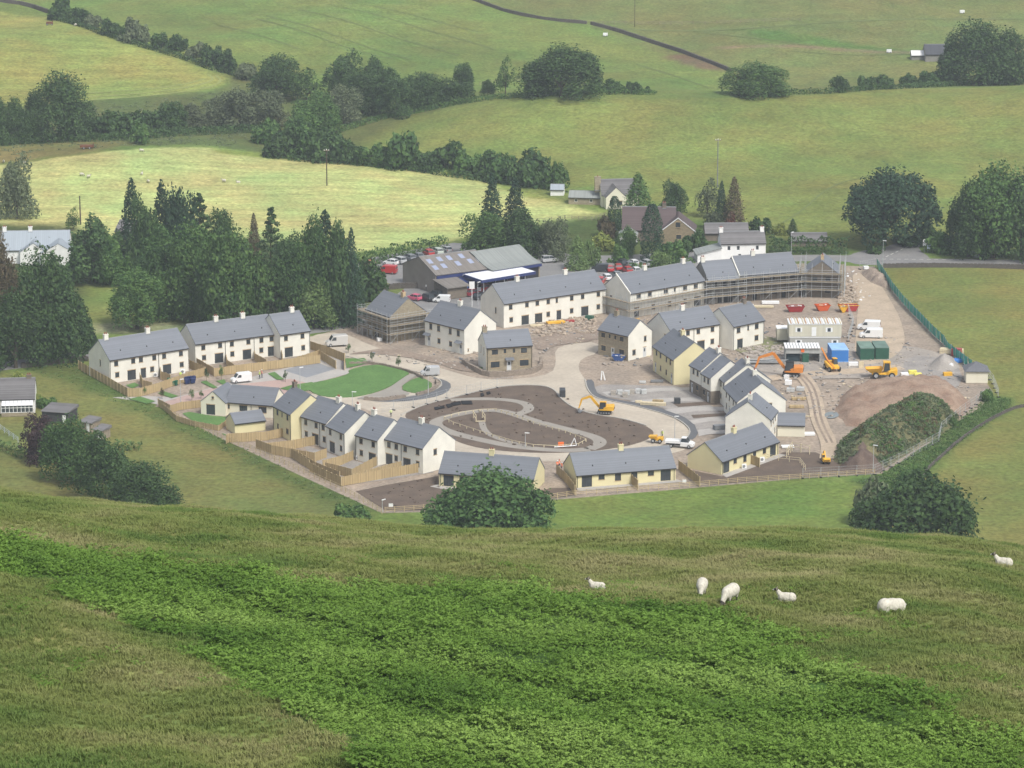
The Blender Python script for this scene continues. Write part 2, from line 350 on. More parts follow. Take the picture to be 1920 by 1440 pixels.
def paint(V):
    x, y = V[:, 0], V[:, 1]; n = len(x)
    col = np.tile(np.array([*PASTURE, .3]), (n, 1))
    owner = np.full(n, -1)
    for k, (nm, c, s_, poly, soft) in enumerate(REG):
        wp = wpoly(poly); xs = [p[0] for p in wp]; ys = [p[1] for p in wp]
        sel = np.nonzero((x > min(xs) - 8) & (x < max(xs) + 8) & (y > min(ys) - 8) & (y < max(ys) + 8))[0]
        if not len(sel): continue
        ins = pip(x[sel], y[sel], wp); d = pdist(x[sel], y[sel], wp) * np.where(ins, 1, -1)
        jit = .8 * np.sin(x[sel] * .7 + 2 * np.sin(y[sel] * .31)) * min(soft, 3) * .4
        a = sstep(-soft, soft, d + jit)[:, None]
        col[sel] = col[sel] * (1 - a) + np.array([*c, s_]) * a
        if nm: owner[sel[ins]] = k
    return col, owner
def axis(lo, hi, step, outlo, outhi, gr=1.35):
    a = list(np.arange(lo, hi + 1e-6, step)); s = step
    q = a[-1]
    while q < outhi: s *= gr; q = min(q + s, outhi); a.append(q)
    s = step; q = a[0]; pre = []
    while q > outlo: s *= gr; q = max(q - s, outlo); pre.append(q)
    return np.array(pre[::-1] + a)
def grid(xs, ys):
    X, Y = np.meshgrid(xs, ys); Z = hgt(X, Y); nx = len(xs)
    V = np.stack([X.ravel(), Y.ravel(), Z.ravel()], 1)
    j, i = np.meshgrid(np.arange(len(ys) - 1), np.arange(nx - 1), indexing='ij')
    a = (j * nx + i).ravel(); F = np.stack([a, a + 1, a + nx + 1, a + nx], 1)
    return V, F
def colour_attr(me, col):
    at = me.color_attributes.new('col', 'FLOAT_COLOR', 'POINT'); at.data.foreach_set('color', np.asarray(col, np.float32).ravel())
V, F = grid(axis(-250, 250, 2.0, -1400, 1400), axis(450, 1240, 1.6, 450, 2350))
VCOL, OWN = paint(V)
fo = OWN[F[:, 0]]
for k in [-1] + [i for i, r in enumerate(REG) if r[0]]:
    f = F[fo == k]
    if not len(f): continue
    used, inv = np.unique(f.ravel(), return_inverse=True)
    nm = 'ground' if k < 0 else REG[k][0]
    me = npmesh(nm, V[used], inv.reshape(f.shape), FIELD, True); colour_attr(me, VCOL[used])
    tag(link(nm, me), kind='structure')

DRIVEN = mat('driven_grass', (.115, .155, .05), scale=.5, rough=.95, col2=(.155, .185, .07), fine=.2)
MOWN = mat('mown_line', (.27, .29, .11), scale=.4, rough=.95, col2=(.22, .27, .09), fine=.15)
TRACKS = [([(480, 35), (560, 58), (640, 86), (740, 112)], .5, 0), ([(500, 30), (600, 58), (700, 92), (770, 112)], .5, 0), ([(560, 18), (680, 50), (790, 84), (860, 104)], .5, 0), ([(640, 14), (760, 44), (860, 72), (930, 94)], .5, 0), ([(400, 44), (480, 66), (560, 92)], .5, 0), ([(700, 12), (820, 40), (900, 60)], .4, 0),
          ([(60, 196), (200, 187), (320, 176), (395, 164), (418, 152), (404, 142)], .7, 1), ([(60, 189), (220, 180), (330, 168), (388, 156), (402, 148), (390, 140)], .7, 1), ([(120, 178), (260, 170), (350, 158), (384, 148)], .7, 1),
          ([(1110, 52), (1300, 58), (1450, 52), (1600, 40), (1760, 34), (1930, 36)], 1.2, 0), ([(1320, 62), (1430, 74), (1520, 86)], .6, 0), ([(1480, 96), (1600, 104), (1780, 100)], .6, 0),
          ([(1440, 432), (1500, 400), (1560, 345), (1640, 330)], .5, 0), ([(1190, 120), (1260, 140), (1330, 165)], .5, 0)]
# ---- the near hillside
BRACKEN = [(-300, 1018), (0, 1022), (120, 1031), (250, 1054), (420, 1074), (600, 1094), (750, 1104), (960, 1112), (1100, 1120), (1250, 1136), (1330, 1158), (1420, 1178),
           (1500, 1215), (1600, 1268), (1700, 1312), (1800, 1352), (1920, 1400), (2100, 1450), (2100, 1560), (900, 1560), (690, 1450), (600, 1385), (520, 1330), (440, 1272), (350, 1205), (250, 1165), (150, 1122), (60, 1092), (0, 1078), (-300, 1040)]
WB = wpoly(BRACKEN, GH)
HV, HF = grid(axis(-62, 62, .7, -1400, 1400, 1.4), np.concatenate([np.arange(-240, 90, 15.), np.arange(90, 262, .7), np.arange(262, 446, 3.), [450.]]))
x, y = HV[:, 0], HV[:, 1]
hd = pdist(x, y, WB) * np.where(pip(x, y, WB), 1, -1)
a = sstep(-1.5, 1.5, hd + .8 * np.sin(x * 1.1) * np.sin(y * .6))[:, None]
base = np.tile(np.array([.195, .20, .078, .1]), (len(x), 1))
tw = sstep(-1, 1, np.sin(x * .11 + 1.2 * np.sin(y * .05)) + np.sin(y * .17 + x * .06))[:, None]
base = base * (1 - tw) + np.array([.125, .17, .045, .1]) * tw
hcol = base * (1 - a) + np.array([.055, .10, .025, .1]) * a
rg = sstep(195, 226, y)[:, None] * .6
hcol = hcol * (1 - rg) + np.array([.25, .235, .115, .1]) * rg
hm = npmesh('hillside', HV, HF, FIELD, True); colour_attr(hm, hcol)
tag(link('hillside', hm), kind='structure')

# ---- flat sheets laid one above the other on the level site
LAYER = [0.0]
def sheet(name, pts, m, z=None, sub=0, world=False, kind='structure', thick=0.0):
    if z is None: LAYER[0] += .004; z = LAYER[0]
    w_ = [Vector((p[0], p[1], 0)) for p in pts] if world else [P(*p, z) for p in pts]
    # gentle rounding of the outline
    for _ in range(sub):
        q = []
        for i in range(len(w_)):
            a_, b_ = w_[i], w_[(i + 1) % len(w_)]; q += [a_ * .75 + b_ * .25, a_ * .25 + b_ * .75]
        w_ = q
    vs = [(p.x, p.y, z) for p in w_]; tri = tessellate_polygon([[Vector(v) for v in vs]])
    mb = MB(); ar = sum(vs[i][0] * vs[(i + 1) % len(vs)][1] - vs[(i + 1) % len(vs)][0] * vs[i][1] for i in range(len(vs)))
    fs = []
    for t_ in tri:
        A_, B_, C_ = (Vector(vs[i]) for i in t_)
        fs.append(t_ if (B_ - A_).cross(C_ - A_).z > 0 else (t_[0], t_[2], t_[1]))
    mb.add(vs, fs)
    if thick:
        n = len(vs); lo = [(v[0], v[1], z - thick) for v in vs]
        mb.add(vs + lo, [(i, (i + 1) % n, n + (i + 1) % n, n + i) for i in range(n)])
    return tag(mb.build(name, m), kind=kind)
def smooth_line(ps, n=3):
    for _ in range(n):
        q = [ps[0]]
        for a_, b_ in zip(ps[:-1], ps[1:]): q += [a_ * .75 + b_ * .25, a_ * .25 + b_ * .75]
        ps = q + [ps[-1]]
    return ps
def strip(name, pts, width, m, z=None, h=0.0, sm=2, kind='structure', fn=None, lift=0.0, build=True):
    if z is None: LAYER[0] += .004; z = LAYER[0]
    c = smooth_line([Vector((*(fn(*p) if fn else P(*p, z)).xy, 0)) for p in pts], sm)
    mb = MB(); rows = []
    for i, p in enumerate(c):
        d = (c[min(i + 1, len(c) - 1)] - c[max(i - 1, 0)]).normalized(); n_ = Vector((-d.y, d.x, 0)) * width / 2
        l, r = p + n_, p - n_
        zl, zr = ((h1(l.x, l.y) + lift, h1(r.x, r.y) + lift) if fn else (z, z))
        rows.append([(l.x, l.y, zl + h), (r.x, r.y, zr + h), (l.x, l.y, zl), (r.x, r.y, zr)])
    vs = [v for r_ in rows for v in r_]; fs = []
    for i in range(len(rows) - 1):
        a_ = 4 * i; b_ = a_ + 4
        fs.append((a_, a_ + 1, b_ + 1, b_))
        if h: fs += [(a_, b_, b_ + 2, a_ + 2), (a_ + 1, a_ + 3, b_ + 3, b_ + 1)]
    if h: fs += [(0, 2, 3, 1), (len(vs) - 4, len(vs) - 3, len(vs) - 1, len(vs) - 2)]
    mb.add(vs, fs)
    if not build: return mb
    return tag(mb.build(name, m), kind=kind)
DIRT = mat('site_dirt', (.37, .30, .235), scale=.16, rough=.98, bump=.3, col2=(.235, .20, .165), fine=.26)
ROAD = mat('haul_road_dust', (.50, .445, .36), scale=.12, rough=.97, bump=.1, col2=(.40, .35, .285), fine=.09)
TRACK = mat('worn_track', (.47, .385, .29), scale=.2, rough=.97, col2=(.37, .30, .225), fine=.12)
SOIL = mat('topsoil', (.150, .115, .088), scale=.35, rough=.98, bump=.3, col2=(.105, .082, .066), fine=.14)
PAVE = mat('pale_block_paving', (.42, .395, .365), scale=.2, rough=.95, col2=(.36, .345, .325), fine=.08)
PINK = mat('pink_block_paving', (.43, .31, .27), scale=.25, rough=.95, col2=(.38, .28, .25), fine=.08)
TARMAC = mat('new_tarmac', (.115, .12, .13), scale=.3, rough=.9, col2=(.14, .145, .15), fine=.08)
OLDTAR = mat('old_tarmac', (.25, .245, .24), scale=.2, rough=.92, col2=(.19, .19, .19), fine=.1)
PATHM = mat('stone_dust_path', (.31, .285, .25), scale=.3, rough=.96, col2=(.27, .25, .22), fine=.06)
LAWN = mat('lawn_turf', (.115, .215, .065), scale=.25, rough=.95, col2=(.085, .17, .05), fine=.2)
GREYAGG = mat('grey_aggregate', (.33, .305, .28), scale=.3, rough=.97, col2=(.25, .235, .22), fine=.15)
KERB = mat('kerb_stone', (.40, .38, .34), .08, 1.5, .9)
MUD = mat('wet_mud', (.22, .175, .14), scale=.2, rough=.8, col2=(.30, .24, .19), fine=.2)

sheet('building_site_ground', [(150, 690), (350, 645), (590, 630), (690, 600), (760, 560), (940, 545), (1100, 500), (1400, 492), (1640, 500), (1668, 540), (1720, 592), (1775, 645), (1830, 690), (1862, 735), (1840, 762), (1750, 825), (1655, 888), (1500, 897), (1300, 915), (1040, 937), (880, 958), (716, 962), (560, 890), (400, 815), (290, 757), (240, 742)], DIRT)
sheet('garage_forecourt', [(690, 612), (735, 558), (760, 540), (690, 520), (660, 500), (700, 482), (850, 455), (1040, 470), (1080, 480), (1180, 478), (1300, 470), (1400, 478), (1420, 500), (1120, 520), (920, 580), (800, 590)], OLDTAR)
strip('road', [(-260, 712), (0, 688), (160, 665), (360, 638), (590, 620), (690, 594), (780, 572), (905, 556), (1150, 512), (1400, 487), (1560, 482), (1640, 490), (1800, 491), (1920, 493), (2300, 506)], 7.5, OLDTAR)
strip('side_road', [(1590, 486), (1660, 474), (1705, 458), (1740, 448), (1765, 438)], 7.0, OLDTAR)
sheet('road_junction', [(1588, 494), (1590, 478), (1625, 468), (1690, 458), (1725, 450), (1722, 468), (1745, 483), (1740, 492), (1650, 498)], OLDTAR, sub=1)
WL = mat('road_marking_paint', (.62, .62, .58), .1, 1, .8)
for i in range(14):
    t_ = 1640 + i * 14
    strip('road_marking', [(t_, 485.4 + i * .15), (t_ + 7, 485.5 + i * .15)], .3, WL, z=.09, sm=0)
for i in range(5):
    strip('road_marking', [(1661 + i * 9, 481.5 - i * 4.2), (1666 + i * 9, 479.2 - i * 4.2)], .25, WL, z=.09, sm=0)
sheet('car_park_paving', [(210, 745), (262, 742), (330, 745), (450, 712), (560, 684), (590, 668), (640, 668), (655, 690), (655, 700), (572, 722), (560, 738), (480, 745), (400, 755), (330, 770), (290, 757)], PAVE)
sheet('tarmac_parking_bay', [(530, 694), (590, 678), (628, 692), (575, 708)], mat('bay_tarmac', (.24, .25, .265), .08, .5, .9))
sheet('brick_paved_lane', [(290, 762), (306, 754), (345, 742), (392, 729), (430, 722), (462, 719), (505, 714), (545, 710), (572, 717), (580, 728), (563, 738), (500, 745), (400, 750), (340, 766)], PINK)
sheet('haul_road', [(582, 628), (640, 622), (700, 650), (790, 678), (850, 698), (905, 712), (985, 710), (1035, 700), (1043, 680), (1040, 655), (1065, 645), (1122, 640), (1122, 662), (1090, 672), (1083, 690), (1097, 712), (1130, 750), (1200, 763), (1257, 780), (1292, 803), (1300, 828), (1275, 850), (1160, 862), (1000, 866), (860, 856), (790, 826), (735, 792), (695, 770), (650, 757), (595, 748), (560, 737), (700, 740), (770, 735), (826, 724), (832, 714), (790, 702), (700, 682), (640, 668), (590, 660), (575, 645)], ROAD, sub=1)
sheet('topsoil_island', [(752, 778), (790, 760), (850, 745), (905, 731), (960, 722), (1015, 722), (1040, 730), (1052, 748), (1075, 765), (1115, 778), (1165, 784), (1212, 798), (1230, 812), (1210, 828), (1150, 842), (1060, 850), (960, 848), (880, 838), (830, 815), (780, 797)], SOIL, sub=2)
loop = [(1105, 842), (1128, 832), (1120, 820), (1068, 806), (1000, 789), (965, 776), (930, 768), (885, 771), (830, 783), (812, 793), (835, 808), (890, 822), (950, 835), (1010, 842), (1062, 845), (1105, 842)]
strip('footpath', loop, 2.6, PATHM, sm=3)
strip('footpath', [(868, 776), (905, 758)], .01, PATHM, sm=1) if False else None
strip('footpath', [(845, 750), (900, 747), (950, 749), (983, 755), (994, 764), (985, 773), (962, 777)], 2.2, PATHM, sm=3)
strip('footpath', [(903, 790), (908, 808), (930, 822), (985, 836)], 1.3, PATHM, sm=3)
strip('kerb', [(752, 779), (790, 760.5), (850, 745.5), (905, 731.5), (960, 722.5), (1015, 722.5), (1040, 730.5), (1052, 748.5), (1075, 765.5), (1115, 778.5), (1165, 784.5), (1212, 798.5)], .3, KERB, z=0, h=.17, sm=2)
# tarmac footways
sheet('tarmac_footway', [(690, 745), (745, 747), (800, 738), (829, 725), (829, 716), (806, 707), (835, 712), (848, 722), (838, 737), (806, 747), (745, 754), (690, 752)], TARMAC, sub=1)
sheet('tarmac_footway', [(655, 768), (690, 775), (697, 790), (680, 800), (668, 792)], TARMAC, sub=1)
sheet('tarmac_footway', [(1097, 712), (1113, 711), (1116, 732), (1130, 744), (1170, 751), (1230, 762), (1274, 776), (1302, 793), (1311, 808), (1302, 824), (1286, 824), (1296, 808), (1283, 793), (1257, 779), (1200, 763), (1153, 753), (1115, 746), (1101, 730)], TARMAC, sub=1)
strip('kerb', [(1097, 712), (1101, 731), (1115, 747), (1153, 754), (1200, 764), (1257, 780), (1283, 794), (1296, 809), (1287, 823)], .25, KERB, z=0, h=.2, sm=2)
strip('kerb', [(582, 655), (640, 666), (700, 681), (790, 699), (826, 712), (829, 725), (800, 738), (745, 747), (690, 745)], .25, KERB, z=0, h=.2, sm=2)
# lawns
sheet('lawn', [(572, 720), (620, 711), (657, 700), (652, 693), (696, 683), (735, 686), (770, 698), (758, 706), (742, 718), (720, 729), (690, 739), (655, 745), (605, 743), (582, 734)], LAWN, z=.16, sub=1, thick=.16)
sheet('lawn', [(746, 728), (781, 706), (800, 711), (813, 721), (800, 732), (781, 738)], LAWN, z=.16, sub=1, thick=.16)
sheet('footpath', [(662, 748), (692, 740), (724, 730), (745, 716), (768, 700), (785, 702), (765, 714), (748, 729), (775, 739), (740, 743), (700, 747)], PATHM, z=.14, sub=1)
sheet('grass_strip', [(647, 672), (683, 671), (692, 680), (650, 690)], LAWN, z=.15)
for q in [[(296, 737), (306, 733), (334, 742), (322, 746)], [(376, 716), (386, 713), (408, 726), (400, 728)], [(502, 700), (515, 697), (533, 711), (520, 712)], [(405, 714), (421, 711), (425, 720), (420, 722)],
          [(242, 748), (262, 743), (292, 752), (276, 757)], [(525, 728), (545, 722), (585, 716), (600, 726), (560, 736)]]:
    sheet('grass_verge', q, LAWN, z=.15)
sheet('back_garden_lawn', [(342, 775), (355, 772), (395, 779), (432, 782), (425, 792), (407, 797), (367, 793)], LAWN, z=.12)
sheet('back_garden_lawn', [(415, 812), (440, 818), (475, 812), (506, 816), (480, 824), (430, 822)], LAWN, z=.12)
sheet('back_garden_lawn', [(236, 722), (252, 717), (262, 722), (248, 728)], LAWN, z=.12)
sheet('topsoil_garden', [(667, 921), (730, 908), (820, 893), (1005, 925), (1030, 915), (1085, 914), (1075, 928), (960, 945), (870, 955), (722, 957)], SOIL)
sheet('topsoil_garden', [(1290, 880), (1353, 893), (1410, 876), (1468, 848), (1530, 848), (1570, 868), (1640, 872), (1655, 885), (1500, 895), (1330, 908), (1308, 903)], SOIL)
sheet('topsoil_garden', [(565, 832), (640, 858), (700, 872), (795, 880), (815, 885), (735, 898), (660, 908), (600, 875)], GREYAGG)
sheet('patio', [(1080, 914), (1267, 898), (1282, 903), (1085, 921)], PAVE)
sheet('patio', [(1353, 889), (1462, 851), (1475, 853), (1362, 895)], PAVE)
sheet('patio', [(806, 912), (835, 904), (1000, 923), (1000, 930), (826, 916)], PAVE)
# drives and worked ground east of the crescent
sheet('grey_hardcore', [(1113, 720), (1190, 722), (1290, 724), (1330, 757), (1360, 783), (1372, 812), (1310, 815), (1300, 790), (1240, 762), (1180, 750), (1122, 742)], GREYAGG, sub=1)
for q in [[(1128, 735), (1235, 727), (1300, 726), (1302, 731), (1240, 733), (1140, 742)], [(1180, 752), (1245, 746), (1330, 745), (1340, 750), (1262, 753), (1205, 758)], [(1245, 768), (1300, 762), (1362, 763), (1366, 770), (1310, 770), (1268, 776)],
          [(1292, 788), (1330, 782), (1368, 782), (1370, 789), (1330, 790), (1300, 795)], [(1308, 806), (1340, 802), (1372, 804), (1374, 812), (1330, 814), (1310, 818)]]:
    sheet('driveway', q, PAVE)
for q in [[(1262, 757), (1335, 752), (1345, 758), (1272, 763)], [(1296, 778), (1366, 774), (1366, 779), (1300, 784)]]:
    sheet('soil_bed', q, SOIL)
for q in [[(930, 640), (1010, 635), (1115, 600), (1150, 612), (1115, 640), (1050, 645), (1010, 660), (1000, 640)], [(640, 665), (735, 650), (800, 668), (905, 690), (880, 700), (800, 675), (700, 662)]]:
    sheet('churned_ground', q, MUD, sub=1)
sheet('grey_hardstanding', [(1430, 655), (1600, 640), (1760, 655), (1800, 690), (1780, 712), (1640, 708), (1450, 712), (1380, 690)], mat('hardstanding', (.36, .32, .275), scale=.2, rough=.97, col2=(.27, .245, .22), fine=.15), sub=1)
sheet('grey_hardstanding', [(1700, 665), (1790, 672), (1810, 720), (1760, 735), (1690, 700)], GREYAGG, sub=1)
sheet('rough_grass_patch', [(1435, 630), (1480, 640), (1475, 655), (1390, 662), (1378, 655)], mat('rough_grass', (.17, .20, .08), scale=.4, rough=.95, col2=(.25, .22, .15), fine=.2))
sheet('dirt_track', [(1592, 508), (1640, 515), (1668, 560), (1690, 600), (1700, 650), (1660, 680), (1600, 685), (1605, 620), (1610, 560)], TRACK, sub=2)
strip('dirt_track', [(1420, 712), (1520, 700), (1600, 696), (1690, 688)], 4.5, TRACK)
strip('dirt_track', [(1500, 700), (1520, 722), (1530, 755), (1535, 790), (1556, 830), (1552, 860)], 3.2, TRACK)
for dx in (-5, 5):
    strip('wheel_rut', [(1500 + dx, 702), (1520 + dx, 722), (1530 + dx, 755), (1535 + dx, 790), (1556 + dx, 830)], .5, MUD)
sheet('puddle', [(1545, 776), (1556, 771), (1572, 773), (1574, 780), (1560, 785), (1548, 783)], mat('puddle_water', (.16, .18, .17), .05, 1, .12, .5), sub=1)
GROUND_TOP = LAYER[0] + .01

# ---- spoil heaps
def heap(name, outline, peak, m, label, cat, seed=0, res=1.0, rough=.5, peaks=None, kind=None):
    w_ = [P(*p, 0) for p in outline]; poly = [(p.x, p.y) for p in w_]
    xs = np.arange(min(p[0] for p in poly) - 1, max(p[0] for p in poly) + 1, res); ys = np.arange(min(p[1] for p in poly) - 1, max(p[1] for p in poly) + 1, res)
    X, Y = np.meshgrid(xs, ys); ins = pip(X, Y, poly); d = pdist(X, Y, poly) * ins
    Z = np.zeros_like(X)
    for (qx, qy, hh, sp) in peaks:
        c = P(qx, qy, 0); rr = np.hypot(X - c.x, Y - c.y); Z = np.maximum(Z, hh * np.clip(1 - rr / sp, 0, 1) ** .85)
    Z = Z + .5 * peak * 0
    Z = np.minimum(Z + .4, d * .85)
    rr_ = np.random.default_rng(seed); nz = rr_.normal(size=Z.shape) * rough * .35 + np.sin(X * 1.1 + Y) * rough * .3 + np.sin(X * .5 - Y * .8) * rough * .4
    Z = np.where(d > .8, Z + nz, Z); Z = np.where(ins, Z, -.15)
    nx = len(xs); Vv = np.stack([X.ravel(), Y.ravel(), Z.ravel()], 1)
    j, i = np.meshgrid(np.arange(len(ys) - 1), np.arange(nx - 1), indexing='ij'); a_ = (j * nx + i).ravel(); Ff = np.stack([a_, a_ + 1, a_ + nx + 1, a_ + nx], 1)
    o = link(name, npmesh(name, Vv, Ff, m, True)); tag(o, label, cat, kind=kind)
    return o, (xs, ys, Z, d)
HEAPM = mat('heap_earth', (.225, .15, .11), scale=.3, rough=.98, bump=.5, col2=(.33, .25, .19), fine=.2)
GRAVELM = mat('heap_gravel', (.36, .33, .30), scale=.4, rough=.98, bump=.5, col2=(.29, .27, .245), fine=.15)
MOUNDM = mat('overgrown_mound', (.10, .11, .05), scale=.3, rough=.98, col2=(.17, .15, .08), fine=.3)
heap('earth_heap', [(1565, 770), (1580, 740), (1640, 722), (1730, 713), (1770, 715), (1800, 738), (1822, 758), (1795, 790), (1740, 795), (1640, 800), (1590, 800)], 5, HEAPM, 'long heap of reddish brown earth behind the overgrown mound', 'earth heap', 1, .9, .5, [(1715, 752, 3.9, 20), (1672, 756, 3.0, 12), (1690, 748, 3.2, 14), (1760, 758, 2.6, 16), (1630, 768, 1.8, 16)])
heap('gravel_heap', [(1738, 690), (1748, 677), (1772, 668), (1795, 675), (1800, 690), (1785, 698), (1755, 697)], 2.5, GRAVELM, 'pale grey gravel heap near the green mesh fence', 'gravel heap', 2, .7, .15, [(1770, 688, 3.0, 6)])
heap('dark_earth_bank', [(1572, 884), (1576, 858), (1598, 838), (1638, 836), (1662, 852), (1658, 884), (1615, 890)], 5, mat('dark_earth', (.10, .072, .06), scale=.5, rough=.98, bump=.5, col2=(.16, .12, .095), fine=.3), 'dark bare earth cut at the left foot of the overgrown mound', 'earth bank', 6, .7, .5, [(1608, 866, 5.8, 10.5)])
heap('rubble_heap', [(1610, 512), (1640, 508), (1655, 515), (1668, 528), (1672, 545), (1650, 538), (1630, 530)], 1, mat('rubble', (.36, .29, .23), scale=.6, rough=.98, bump=.6, col2=(.22, .18, .15), fine=.35), 'low heap of rubble at the site entrance by the green mesh', 'rubble heap', 3, .6, .5, [(1635, 520, 1.6, 6), (1655, 530, 1.5, 6)])
mo, MG = heap('overgrown_mound', [(1562, 862), (1572, 835), (1600, 815), (1650, 790), (1690, 772), (1735, 765), (1790, 775), (1800, 792), (1770, 812), (1720, 840), (1660, 878), (1610, 882), (1580, 878)], 7, MOUNDM, 'large spoil mound overgrown with green and brown weeds', 'mound', 4, .8, .4, [(1735, 800, 6.5, 17), (1690, 820, 6.0, 16), (1640, 850, 5.2, 15), (1600, 865, 2.6, 10)])
# ================================================================== VEGETATION
def leaf_mat(name, c1, c2, rnd=.16):
    m = bpy.data.materials.new(name); m.use_nodes = True; t = m.node_tree; N = t.nodes; L = t.links
    b = N['Principled BSDF']; b.inputs['Roughness'].default_value = .75; b.inputs['Specular IOR Level'].default_value = .15
    g = N.new('ShaderNodeNewGeometry'); nz = N.new('ShaderNodeTexNoise'); nz.inputs['Scale'].default_value = .55; nz.inputs['Detail'].default_value = 4
    L.new(g.outputs['Position'], nz.inputs['Vector'])
    mr = N.new('ShaderNodeMapRange'); mr.inputs[1].default_value = .35; mr.inputs[2].default_value = .65; L.new(nz.outputs[0], mr.inputs[0])
    ad = N.new('ShaderNodeMath'); ad.operation = 'MULTIPLY_ADD'; ad.inputs[1].default_value = .5; ad.inputs[2].default_value = -.25; L.new(g.outputs['Random Per Island'], ad.inputs[0])
    a2 = N.new('ShaderNodeMath'); a2.operation = 'ADD'; a2.use_clamp = True; L.new(mr.outputs[0], a2.inputs[0]); L.new(ad.outputs[0], a2.inputs[1])
    mx = N.new('ShaderNodeMix'); mx.data_type = 'RGBA'; mx.inputs[6].default_value = (*c1, 1); mx.inputs[7].default_value = (*c2, 1); L.new(a2.outputs[0], mx.inputs[0])
    oi = N.new('ShaderNodeObjectInfo'); m3 = N.new('ShaderNodeMapRange'); m3.inputs[3].default_value = 1 - rnd; m3.inputs[4].default_value = 1 + rnd; L.new(oi.outputs['Random'], m3.inputs[0])
    v = N.new('ShaderNodeVectorMath'); v.operation = 'SCALE'; L.new(mx.outputs[2], v.inputs[0]); L.new(m3.outputs[0], v.inputs['Scale'])
    L.new(v.outputs[0], b.inputs['Base Color'])
    tr = N.new('ShaderNodeBsdfTranslucent'); L.new(v.outputs[0], tr.inputs[0]); ms = N.new('ShaderNodeMixShader'); ms.inputs[0].default_value = .22
    L.new(b.outputs[0], ms.inputs[1]); L.new(tr.outputs[0], ms.inputs[2]); L.new(ms.outputs[0], N['Material Output'].inputs[0])
    return m
LM = {
 'dark': leaf_mat('dark_foliage', (0.037, 0.077, 0.030), (0.090, 0.157, 0.052)),  # second tone brightened to paint in the look of lit upper clumps
 'oak': leaf_mat('oak_foliage', (0.042, 0.093, 0.032), (0.102, 0.186, 0.056)),
 'mid': leaf_mat('mid_foliage', (0.052, 0.116, 0.037), (0.133, 0.226, 0.064)),  # light on the clumps is painted into the brighter tone here too
 'light': leaf_mat('light_foliage', (0.099, 0.168, 0.052), (0.191, 0.273, 0.099)),
 'grey': leaf_mat('willow_foliage', (0.099, 0.133, 0.070), (0.174, 0.209, 0.116)),
 'con': leaf_mat('conifer_foliage', (0.026, 0.058, 0.035), (0.052, 0.099, 0.049)),
 'gold': leaf_mat('golden_foliage', (0.162, 0.209, 0.052), (0.278, 0.313, 0.081)),
 'brown': leaf_mat('russet_foliage', (0.087, 0.081, 0.041), (0.162, 0.128, 0.075)),
 'purple': leaf_mat('copper_foliage', (0.041, 0.026, 0.030), (0.081, 0.052, 0.052)),
 'red': leaf_mat('red_foliage', (0.162, 0.058, 0.041), (0.116, 0.093, 0.058)),
}
def leaves(C, Nn, size, r_, zs=1.0):
    """quads at centres C facing roughly along Nn"""
    n = len(C); d = Nn + r_.normal(size=(n, 3)) * .75; d /= np.linalg.norm(d, axis=1)[:, None] + 1e-9
    t = np.cross(d, r_.normal(size=(n, 3))); t /= np.linalg.norm(t, axis=1)[:, None] + 1e-9; b = np.cross(d, t)
    s = size * r_.uniform(.6, 1.35, (n, 1)); t = t * s; b = b * s * r_.uniform(.5, .95, (n, 1))
    t = t * [1, 1, zs]; b = b * [1, 1, zs]
    V_ = np.stack([C - t, C - b * .9 + t * .1, C + t, C + b * .9 + t * .1], 1).reshape(-1, 3)
    return V_, np.arange(4 * n).reshape(-1, 4)
